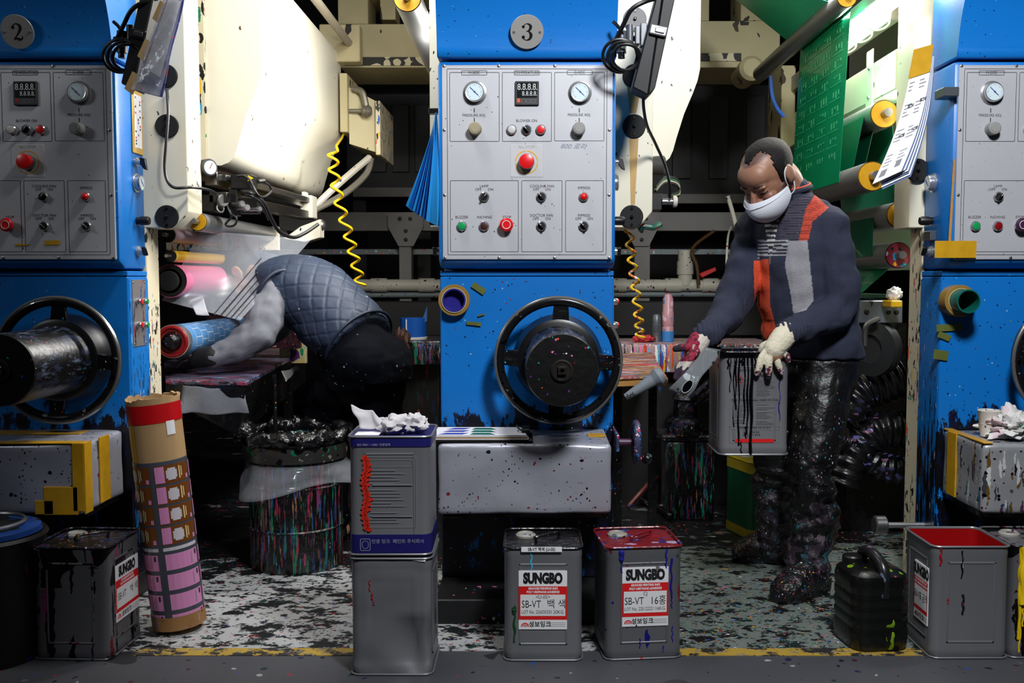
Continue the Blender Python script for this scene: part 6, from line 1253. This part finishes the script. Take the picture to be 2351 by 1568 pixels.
def keep1(p):
    x, y, z = p; a = abs(y)
    if z < -.06: return False
    if z < .012 and x > -.02: return x < .024 and a > .06 and z > -.04
    line = .026
    if z > .075: line = .016
    if z > .092: line = .056 - 2.2 * max(0, a - .008) if a < .028 else .006
    return x < line + .006 * noise.noise(p * 150)
hairshell(man, HM, HS, keep1, HAIR, amp=.002)
b = MB()
for q in (-1, 1):
    b.tube([HM @ (V(p) * HS) for p in ((.094, .014 * q, .028), (.0935, .032 * q, .034), (.077, .05 * q, .026))], lambda u: .004 - .002 * u, 8, 5)
b.build('eyebrows', mat('brown_brow', (44, 30, 26), .8), man, smooth=180)
b = MB()
for q in (-1, 1): b.tube([HM @ (V(p) * HS) for p in ((.088, .016 * q, -.004), (.0905, .03 * q, -.0065), (.078, .047 * q, -.003))], .0018, 6, 5)
b.build('eyelashes', HAIR, man, smooth=180)
b = MB(); rows = []
for i in range(17):
    u = i / 16; row = []
    for j in range(25):
        w_ = j / 24 * 2 - 1; a = abs(w_); ph = w_ * math.radians(84)
        zt_ = -.015 - .026 * a ** 1.5; zb_ = -.138 + .052 * a ** 2; z = zt_ + (zb_ - zt_) * u
        R_ = .093 + (1 - a ** 1.3) * (.021 * (1 - u) + .03 * math.sin(PI * u) ** .8) - .008 * u + .006 * (1 - a)
        fy = .84; row.append(HM @ (V((.006 + R_ * math.cos(ph), R_ * fy * math.sin(ph) * .93, z - .012 * (1 - a) * 0)) * HS))
    rows.append(row)
mk = b.sheet(rows, .0025).build('face_mask', mat('white_mask_cloth', (226, 230, 238), .8, bump=.1, bs=200), man, smooth=60)
b = MB(); e = [rows[int(16 * .14)][j] for j in range(25)]; b.tube([p + (HM.to_3x3() @ V((.0028, 0, 0))) for p in e], .0011, 6, 2); b.build('mask_seam', mat('mask_seam', (206, 210, 218), .8), mk)
for q, j in ((1, 24), (-1, 0)):
    b = MB(); b.tube([rows[1][j], HM @ V((.02, .08 * q, -.01)), HM @ V((.012, .083 * q, .018)), HM @ V((-.004, .086 * q, .03))], .0022, 6, 5); b.tube([rows[15][j], HM @ V((.006, .08 * q, -.07)), HM @ V((-.004, .084 * q, -.042))], .0022, 6, 5); b.build('ear_loop', WHT, mk)
# sweater
NAVYS, ORG, GRY, RIB = (38, 43, 62), (206, 74, 40), (150, 148, 154), (58, 56, 72)
def inpoly(u, v, P_):
    c = False; j = len(P_) - 1
    for i in range(len(P_)):
        (x0, y0), (x1, y1) = P_[i], P_[j]
        if (y0 > v) != (y1 > v) and u < (x1 - x0) * (v - y0) / (y1 - y0) + x0: c = not c
        j = i
    return c
def sweatercol(p):
    s_ = 640 if p.x < .95 else 630
    u = 1215 + p.x * F0 / p.y; v = 640 - (p.z - 1.156) * F0 / p.y
    if p.y > 3.86: return NAVYS
    if inpoly(u, v, [(1750, 505), (1788, 490), (1775, 560), (1768, 585), (1762, 570)]): return (205, 200, 196) if (v % 11) < 4.5 else (28, 30, 40)
    if inpoly(u, v, [(1728, 600), (1764, 594), (1768, 700), (1792, 790), (1776, 800), (1752, 770), (1734, 720)]): return ORG
    if inpoly(u, v, [(1808, 553), (1851, 553), (1868, 690), (1850, 712), (1822, 720), (1812, 660), (1800, 610)]): return GRY
    if inpoly(u, v, [(1846, 480), (1866, 448), (1898, 478), (1862, 510), (1853, 552), (1831, 552)]): return (188, 70, 50) if (v % 4.4) < 3.1 else (120, 44, 36)
    if inpoly(u, v, [(1738, 552), (1808, 548), (1808, 586), (1738, 594)]): return (176, 174, 176) if (v % 8) < 3 else (40, 42, 60)
    if inpoly(u, v, [(1788, 470), (1866, 440), (1846, 480), (1832, 552), (1788, 552)]): return (78, 72, 84) if (v % 6) < 2.6 else (40, 40, 58)
    return NAVYS
b = MB()
loft(b, [((x, y, z), ll * a, ff * d) for x, y, z, a, d in TC], 32)
limb(b, [SL, SL.lerp(EL, .5) + V((.012, 0, 0)), EL, EL.lerp(WL, .5) + V((0, .0, -.012)), WL], [.074, .072, .066, .058, .047])
limb(b, [SR, SR.lerp(ER, .5), ER, ER.lerp(WR, .5) + V((.0, 0, -.01)), WR], [.08, .074, .068, .056, .046])
limb(b, [V((.99, 3.71, 1.40)), (SL + V((-.03, .03, .03)))], [.085, .07]); limb(b, [V((.975, 3.71, 1.40)), (SR + V((.02, -.03, .03)))], [.085, .07])
limb(b, [V((.97, 3.70, 1.43)), V((.955, 3.69, 1.475))], [.084, .074])
me = remesh(b, .004, 6)
push(me, lambda p, n: folds(.011, 9, 3)(p, n) * (1.5 if p.z < 1.0 or p.x > 1.1 or p.x < .8 else .8) + (.0025 * math.sin(p.x * 420) if (p - WL).length < .07 or (p - WR).length < .065 else 0) + (.002 * math.sin((p.x - p.y) * 300) if p.z < .84 else 0))
paint(me, sweatercol)
sw = place('sweater', me, mat('navy_orange_knit', (44, 49, 76), .92, attr='Col', var=.14, vs=90, bump=.3, bs=240), man)
b = MB(); c0 = V((.951, 3.687, 1.482)); pts = [c0 + ll * (.079 * math.cos(a)) + ff * (.079 * math.sin(a)) + V((0, 0, -.022 * math.sin(a))) for a in [PI * 2 * i / 16 + 1.9 for i in range(15)]]
b.tube(pts, .011, 8, 4); b.build('collar', mat('navy_rib', (32, 35, 54), .9, bump=.3, bs=300), man, smooth=180)
b = MB(); b.tube([p + V((0, 0, .011)) for p in pts], .0035, 6, 4); b.build('collar_piping', mat('orange_piping', (214, 80, 40), .8), man, smooth=180)
zf = P(1766, 588, 3.56); b = MB(); b.box(zf.x - .003, zf.x + .003, zf.y - .012, zf.y - .006, zf.z - .03, zf.z, .001); b.build('zip_pull', STEEL, man)
c0 = P(1748, 506, 3.62); b = MB(); b.ball(c0, .03, .02, .014); b.ball(P(1772, 506, 3.62), .02, .015, .012); b.build('inner_collar', mat('black_knit', (14, 14, 16), .9), man, smooth=180)
# trousers, boots
INKP = mat('ink_soaked_trousers', (9, 9, 11), .42, stains=[((16, 16, 16), .6, (50, 40, 52), (2, 1.3, .1)), ((22, 22, 22), .71, (50, 90, 100), (2, .9, .3)), ((30, 30, 30), .7, (90, 76, 84), (2, .9, .3))], spl=[((170, 170, 120), .55, .35, [(150, 160, 170), (190, 190, 200), (120, 70, 90), (40, 120, 140), (70, 70, 90), (14, 14, 18)], 3, .45, (.95, .3))], bump=.6, bs=35)
b = MB(); loft(b, [((1.07, 3.755, .86), ll * .182, ff * .142), ((1.065, 3.755, .8), ll * .182, ff * .145), ((1.06, 3.76, .72), ll * .17, ff * .14)], 28)
limb(b, [hipL + V((0, 0, -.04)), hipL.lerp(kneeL, .5), kneeL, kneeL.lerp(ankL, .5) + V((.02, .02, 0)), ankL], [.1, .098, .084, .084, .078]); limb(b, [hipR + V((0, 0, -.04)), hipR.lerp(kneeR, .5), kneeR, kneeR.lerp(ankR, .5) + V((.015, .02, 0)), ankR], [.1, .094, .08, .08, .076])
me = remesh(b, .006, 4); push(me, lambda p, n: folds(.012, 9, 11)(p, n) * (1.6 if p.z < .5 else .6) + (.006 * math.sin(p.z * 75 + 5 * noise.noise(p * 6)) if p.z < .42 else 0)); place('trousers', me, INKP, man)
BOOTM = mat('ink_crusted_boots', (18, 17, 20), .35, stains=[((20, 20, 20), .6, (80, 34, 44), None), ((24, 24, 24), .63, (40, 90, 130), None), ((36, 36, 36), .62, (80, 76, 84), None)], spl=[((190, 190, 190), .6, .35, INKS + [(20, 20, 24)] * 4, 0, 0, None)], bump=.8, bs=60)
for a_, t_, h_ in ((ankL, toeL, heelL), (ankR, toeR, heelR)):
    d_ = (t_ - h_).normalized(); sd = V((-d_.y, d_.x, 0)); t2 = t_ + d_ * .02; b = MB(); zz = V((0, 0, 1)); L = (t2 - h_).length
    loft(b, [(h_ + d_ * (L * u) + zz * (hh / 2), sd * wd, zz * hh / 2) for u, wd, hh in ((-.06, .034, .07), (.02, .048, .115), (.3, .05, .145), (.55, .056, .125), (.8, .06, .098), (.97, .048, .075), (1.06, .022, .045))], 20)
    limb(b, [h_ + d_ * (L * .22) + zz * .07, (a_ + h_ + d_ * L * .2 + zz * .1) / 2, a_ + zz * .03], [.06, .062, .066])
    b.prism([h_ - d_ * .01 + sd * .035, h_ + d_ * L * .4 + sd * .036, h_ + d_ * L * .8 + sd * .052, t2 + sd * .02, t2 - sd * .02, h_ + d_ * L * .8 - sd * .052, h_ + d_ * L * .4 - sd * .036, h_ - d_ * .01 - sd * .035], (0, 0, .02))
    me = remesh(b, .005, 3); push(me, folds(.003, 25)); place('boot', me, BOOTM, man)
# gloves
GLV = mat('knitted_glove', (214, 206, 182), .9, attr='Col', var=.1, vs=150, bump=.35, bs=260)
def glove(name, wrist, palm, fingers, col, palmr=(.03, .04, .034)):
    b = MB(); limb(b, [wrist] + palm, palmr, 16)
    for pts, r in fingers: limb(b, pts, [r * 1.05, r, r * .97, r * .85][:len(pts)] if len(pts) <= 4 else [r] * len(pts), 12, 5)
    me = remesh(b, .003, 3); paint(me, col); push(me, folds(.001, 60)); return place(name, me, GLV, man)
Yk = 3.372
def glcolL(p):
    v = 640 - (p.z - 1.156) * F0 / p.y; u = XV + p.x * F0 / p.y; q = noise.noise(p * 60) * 12
    if v + q > 862: return (24, 20, 30)
    if v + q > 846 or (u > 1806 and v + q > 812): return (96, 18, 30) if noise.noise(p * 130) > -.1 else (190, 180, 190)
    return (214, 206, 182)
kn = [P(1750, 818, 3.375), P(1766, 824, 3.368), P(1784, 822, 3.372), P(1800, 812, 3.385)]
fl = [([P(1774, 790, 3.395), kn[0], P(1743, 842, Yk), P(1738, 858, 3.38)], .0125), ([P(1780, 790, 3.39), kn[1], P(1765, 850, Yk - .003), P(1764, 869, 3.38)], .013), ([P(1790, 790, 3.39), kn[2], P(1789, 843, Yk), P(1794, 857, 3.38)], .0125), ([P(1800, 790, 3.4), kn[3], P(1808, 818, 3.385), P(1810, 828, 3.39)], .011), ([P(1775, 785, 3.41), P(1752, 795, 3.42), P(1748, 812, 3.432), P(1750, 828, 3.435)], .013)]
gl = glove('glove', WL + V((0, -.004, .006)), [P(1794, 780, 3.40), P(1777, 802, 3.385)], fl, glcolL, (.04, .041, .036))
lab(gl, 'white knitted glove with dark red inked fingertips gripping the can rim')
def glcolR(p):
    u = XV + p.x * F0 / p.y; v = 640 - (p.z - 1.156) * F0 / p.y; q = noise.noise(p * 70) * 10
    if u + q < 1566 and v < 812: return (26, 24, 34)
    if u + q < 1604 and v < 830: return (150, 30, 60) if noise.noise(p * 90) > -.15 else (70, 20, 40)
    if v + q > 845: return (60, 40, 60)
    return (206, 196, 186)
fr_ = [([P(1598, 800, 3.5), P(1578, 798, 3.48), P(1560, 799, 3.47), P(1551, 801, 3.465)], .0135)] + [([P(1592, 812, 3.5 - .012 * k), P(1572 + 4 * k, 826, 3.5 - .018 * k), P(1558 + 4 * k, 848 + 2 * k, 3.49 - .016 * k), P(1552 + 5 * k, 868 + 2 * k, 3.47 - .01 * k)], .0125) for k in range(4)]
gr = glove('glove', WR + V((-.006, 0, 0)), [P(1603, 786, 3.52), P(1592, 804, 3.505)], fr_, glcolR, (.036, .038, .034)); lab(gr, 'red and black inked white glove under the plastic scraper')
# what he holds: ink can and clear plastic scraper
a = P(1731, 1046, 3.395); HT = mat('held_tin', (128, 128, 132), .42, .4, var=.05)
t, T, hw = can((a.x, a.y + .119, a.z), 0.0, 'open ink can with warning print and black runs held by the standing worker', HT, INKBLK, w=.238, h=.36, open_top=True)
y = -hw - .0012; b = MB(T)
for x0, x1, z0, z1 in ((-.085, .085, .045, .315), (-.078, .082, .185, .2), (-.085, .085, .092, .103), (-.066, .068, .06, .09)): rline(b, x0, x1, z0, z1, y, .003, .0007)
b.build('printed_frame', GREYP, t, smooth=0); b = MB(T); random.seed(4)
for k in range(34):
    z = .265 - k * .0052
    if .18 < z < .205 or .088 < z < .107: continue
    for x0 in (-.076, .006):
        if random.random() < .85: b.poly([(x0, y, z), (x0 + random.uniform(.03, .07), y, z), (x0 + random.uniform(.03, .07), y, z + .0018), (x0, y, z + .0018)])
b.build('fine_print', GREYP, t, smooth=0)
letters('can_lettering', [('물질안전보건자료', -.03, y, .295, .006), ('위험', .03, y, .275, .009, .0002), ('제조물 책임(Product Liability, PL)법에 의한 경고문', 0, y, .1925, .0058, 0, .95), ('위험물안전관리법에 의한 경고표시', 0, y, .0975, .0055), ('품 명   위험물 등급', -.01, y, .082, .005), ('화학명   잉크 접착제', -.01, y, .072, .005), ('수 량   18L', -.02, y, .0645, .004)], LINE, t, T)
b = MB(T); b.poly([(-.066, y, .046), (.068, y, .046), (.068, y, .058), (-.066, y, .058)]); b.build('red_bar', RED, t, smooth=0)
b = MB(T)
for p, q in (((0, .017), (.014, 0)), ((.014, 0), (0, -.017)), ((0, -.017), (-.014, 0)), ((-.014, 0), (0, .017))): 
    b.poly([(-.052 + p[0], y, .262 + p[1]), (-.052 + q[0], y, .262 + q[1]), (-.052 + q[0] * .82, y, .262 + q[1] * .82), (-.052 + p[0] * .82, y, .262 + p[1] * .82)])
b.build('hazard_diamond', RED, t, smooth=0); b = MB(T); ribbon(b, [(-.056, .254, .001), (-.054, .262, .005), (-.051, .27, .002)], y); ribbon(b, [(-.049, .254, .001), (-.05, .262, .004), (-.0515, .268, .001)], y); b.build('flame_symbol', LINE, t, smooth=0)
DRB = mat('wet_black_ink', (6, 6, 8), .15)
drip(t, T, hw, [(-.072, .355, .1, 0.0045), (-.066, .355, .16, 0.0060), (-.055, .355, .035, 0.0060), (-.036, .355, .11, 0.0060), (-.025, .355, .075, 0.0067), (-.012, .355, .002, 0.0112), (-.085, .355, .22, 0.0045), (-.092, .35, .3, 0.0060), (.0, .355, .3, 0.0060), (-.045, .355, .31, 0.0075), (-.03, .1, .05, 0.0045), (-.045, .05, .004, 0.0045)], DRB)
drip(t, T, hw, [(.085, .28, .12, .004)], mat('deep_blue_ink', (24, 26, 130)))
b = MB(T); b.box(-hw - .001, hw + .001, -hw - .0025, -hw + .004, .338, .36, .001); b.box(-hw - .0025, -hw + .004, -hw, hw, .335, .36, .001); b.build('inked_rim_band', DRB, t)
SCR = mat('smeared_clear_plastic', (120, 126, 130), .18, alpha=.62, spl=[((30, 30, 30), .9, .5, [(40, 46, 48), (190, 196, 198), (20, 24, 24)], 4, .45, None)], bump=.4, bs=30)
c0, c1, c2, c3 = (1620, 797), (1655, 803), (1578, 911), (1534, 893)
b = MB(); rows = []
for i in range(17):
    u = i / 16; row = []
    for j in range(9):
        w_ = j / 8; px = (c0[0] * (1 - w_) + c1[0] * w_) * (1 - u) + (c3[0] * (1 - w_) + c2[0] * w_) * u; py = (c0[1] * (1 - w_) + c1[1] * w_) * (1 - u) + (c3[1] * (1 - w_) + c2[1] * w_) * u
        row.append(P(px + 6 * math.sin(u * 9) * w_ * .6, py + 5 * math.sin(PI * u), 3.44 - .07 * math.sin(u * 2.2) - .03 * w_ * u))
    rows.append(row)
t = thing('plastic_scraper', rows[8][4], 'strip of ink smeared clear plastic with oval hole in the worker right hand', 'plastic strip'); b.sheet(rows, .0016).build('strip', SCR, t, smooth=180)
b = MB(); q = rows[13][5]; n_ = (rows[14][5] - rows[12][5]).cross(rows[13][6] - rows[13][4]).normalized(); ex = (rows[14][5] - rows[12][5]).normalized()
if n_.y > 0: n_ = -n_
ey = n_.cross(ex); b.poly([q + n_ * .004 + ex * .024 * math.cos(2 * PI * i / 20) + ey * .013 * math.sin(2 * PI * i / 20) for i in range(20)]); b.build('oval_hole', DRB, t, smooth=0)
b = MB(); b.tube([q + n_ * .004 + ex * .025 * math.cos(2 * PI * i / 16) + ey * .014 * math.sin(2 * PI * i / 16) for i in range(17)], .002, 6, 2); b.build('hole_rim', mat('pale_rim', (150, 156, 158), .3), t, smooth=180)
# ---- bent worker
ben = thing('person', (-.72, 4.25, 0), 'bent worker in quilted navy vest and grey sleeves leaning into the left bay', 'person')
hemc, shc = V((-.755, 4.28, .90)), V((-1.125, 4.5, 1.165)); ax_ = (shc - hemc).normalized(); up_ = V((0, 0, 1)); dn = (up_ - ax_ * up_.dot(ax_)).normalized(); sd_ = ax_.cross(dn)
def tor(u, lift, a, d): c = hemc + (shc - hemc) * u + dn * lift; return (c, sd_ * a, dn * d)
TR = [tor(-.1, -.02, .185, .16), tor(.0, .0, .19, .168), tor(.25, .015, .19, .165), tor(.5, .03, .2, .165), tor(.75, .03, .215, .15), tor(.95, .01, .2, .12), tor(1.1, -.02, .13, .085), tor(1.2, -.045, .08, .07)]
HB = headframe(P(566, 628, 4.56), math.radians(112), math.radians(58))
SB = P(632, 672, 4.28); EB = P(598, 762, 4.16); WB = P(488, 818, 4.08); SB2 = shc - sd_ * -.0 + (V((0, .19, -.03)))
hb1, hb2 = V((-.70, 4.16, .84)), V((-.64, 4.34, .84)); kb1, kb2 = P(745, 955, 4.36), P(862, 1020, 4.34); ab1, ab2 = G(765, 1238) + V((0, 0, .09)), G(880, 1222) + V((0, 0, .09))
b = MB(); head(b, HB, 1.0); limb(b, [HB @ V((-.03, 0, -.05)), shc + V((-.0, 0, .02))], [.06, .068]); loft(b, [(c, a * .76, d * .76) for c, a, d in TR[1:]])
HBND = P(452, 822, 4.1)
limb(b, [SB, EB, WB, HBND], [.05, .042, .03, .032]); limb(b, [SB2, SB2 + V((-.06, .02, -.2)), SB2 + V((-.22, 0, -.28)), SB2 + V((-.3, -.02, -.3))], [.05, .042, .03, .03])
for h_, k_, a_ in ((hb1, kb1, ab1), (hb2, kb2, ab2)): limb(b, [TR[2][0], h_ + V((0, 0, -.03)), k_, a_], [.08, .07, .05, .04]); limb(b, [a_ + V((.04, 0, -.045)), a_ + V((-.15, -.02, -.055))], [.036, .03])
for k in range(4): limb(b, [HBND, HBND + V((-.05, -.03 + .02 * k, -.01)), HBND + V((-.085 + .008 * abs(k - 1), -.03 + .021 * k, -.035))], [.012, .009, .008], 10, 4)
limb(b, [HBND, HBND + V((-.03, -.045, .015)), HBND + V((-.06, -.05, .0))], [.012, .0105, .009], 10, 4)
me = remesh(b, .005, 3); paint(me, lambda p: (172, 130, 104) if (p - HBND).length > .13 else (40, 34, 34)); place('body', me, mat('pale_skin', (172, 130, 104), .5, attr='Col', var=.06, vs=30), ben)
hairshell(ben, HB, 1.0, lambda p: p.z > -.05 and (p.x < .03 or p.z > .07) and not (p.x > .0 and p.z < -.0), HAIR, amp=.006)
b = MB(); loft(b, TR, 36); limb(b, [shc + dn * -.05, SB + V((.02, .02, 0))], [.12, .085]); limb(b, [shc + dn * -.05, SB2 + V((.02, -.02, 0))], [.12, .085])
limb(b, [TR[6][0] + dn * .01, TR[7][0] + dn * .02], [.085, .08])
me = remesh(b, .006, 4)
def quilt(p, n):
    q = p - hemc; u = q.dot(ax_); h_ = q.dot(dn); s_ = q.dot(sd_); an = math.atan2(s_ * .8, h_) * .19
    k = 1 / .085; l1 = abs(((u + an) * k) % 1 - .5); l2 = abs(((u - an) * k) % 1 - .5); m_ = min(.5 - l1, .5 - l2)
    pf = -.0045 * math.exp(-(m_ / .06) ** 2) + .001
    return pf * (1 if u < .40 else .6) + folds(.012, 7, 5)(p, n) * (1.3 if h_ < .05 else .5)
push(me, quilt); place('quilted_vest', me, mat('navy_quilted_nylon', (34, 48, 70), .6, spl=[((60, 60, 60), .35, .06, [(170, 180, 190)], 0, 0, None)], var=.1, vs=20), ben)
hm = MB(); q = [hemc - ax_ * .036 + sd_ * .188 * math.cos(2 * PI * i / 24) + dn * .163 * math.sin(2 * PI * i / 24) for i in range(25)]; hm.tube(q, .007, 8, 2); hm.build('vest_hem', mat('navy_binding', (24, 34, 56), .5), ben, smooth=180)
b = MB(); q = [SB + V((.012, -.02, .01)) + V((.06 * math.cos(a) + .03 * math.sin(a), .055 * math.cos(a), .085 * math.sin(a))) for a in [2 * PI * i / 16 for i in range(17)]]; b.tube(q, .01, 8, 3); b.build('armhole_binding', mat('navy_binding', (24, 34, 56)), ben, smooth=180)
b = MB(); limb(b, [SB + V((.01, .02, 0)), SB.lerp(EB, .5) + V((-.008, 0, 0)), EB, EB.lerp(WB, .5) + V((0, 0, -.012)), WB], [.084, .08, .072, .062, .046]); JER = mat('grey_jersey', (108, 110, 118), .9, var=.12, vs=60, bump=.2, bs=200)
me = remesh(b, .005, 4); push(me, lambda p, n: folds(.013, 10, 8)(p, n)); place('sleeve', me, JER, ben)
b = MB(); limb(b, [SB2, SB2 + V((-.06, .02, -.2)), SB2 + V((-.22, 0, -.28))], [.075, .065, .045]); me = remesh(b, .007, 4); place('sleeve', me, JER, ben)
b = MB(); limb(b, [WB, HBND], [.045, .04]); me = remesh(b, .005, 2); place('dark_cuff', me, BLKM, ben)
b = MB(); loft(b, [tor(.1, -.01, .165, .145), tor(-.1, -.04, .178, .15), (V((-.66, 4.25, .8)), V((0, .17, 0)), V((.15, 0, .04))), (V((-.65, 4.25, .72)), V((0, .16, 0)), V((.15, 0, 0)))], 28)
for h_, k_, a_ in ((hb1, kb1, ab1), (hb2, kb2, ab2)): limb(b, [h_ + V((0, 0, -.03)), h_.lerp(k_, .5), k_, k_.lerp(a_, .5), a_], [.115, .11, .09, .082, .075])
me = remesh(b, .006, 4); push(me, folds(.01, 9, 2)); place('dark_trousers', me, mat('dark_navy_trousers', (7, 9, 16), .9, spec=.08, spl=[((90, 90, 90), .4, .1, [(170, 180, 190), (60, 80, 140)], 3, .5, None)]), ben)
for a_ in (ab1, ab2):
    b = MB(); h_ = V((a_.x + .05, a_.y, 0)); d_ = V((-.98, -.15, 0)).normalized(); s2 = V((-d_.y, d_.x, 0)); zz = V((0, 0, 1))
    loft(b, [(h_ + d_ * .27 * u + zz * hh / 2, s2 * wd, zz * hh / 2) for u, wd, hh in ((-.05, .03, .06), (.02, .042, .1), (.3, .044, .12), (.6, .05, .1), (.9, .045, .065), (1.02, .02, .035))], 18); limb(b, [h_ + d_ * .06 + zz * .06, a_ + zz * .02], [.05, .055])
    me = remesh(b, .006, 3); place('shoe', me, INKBLK, ben)
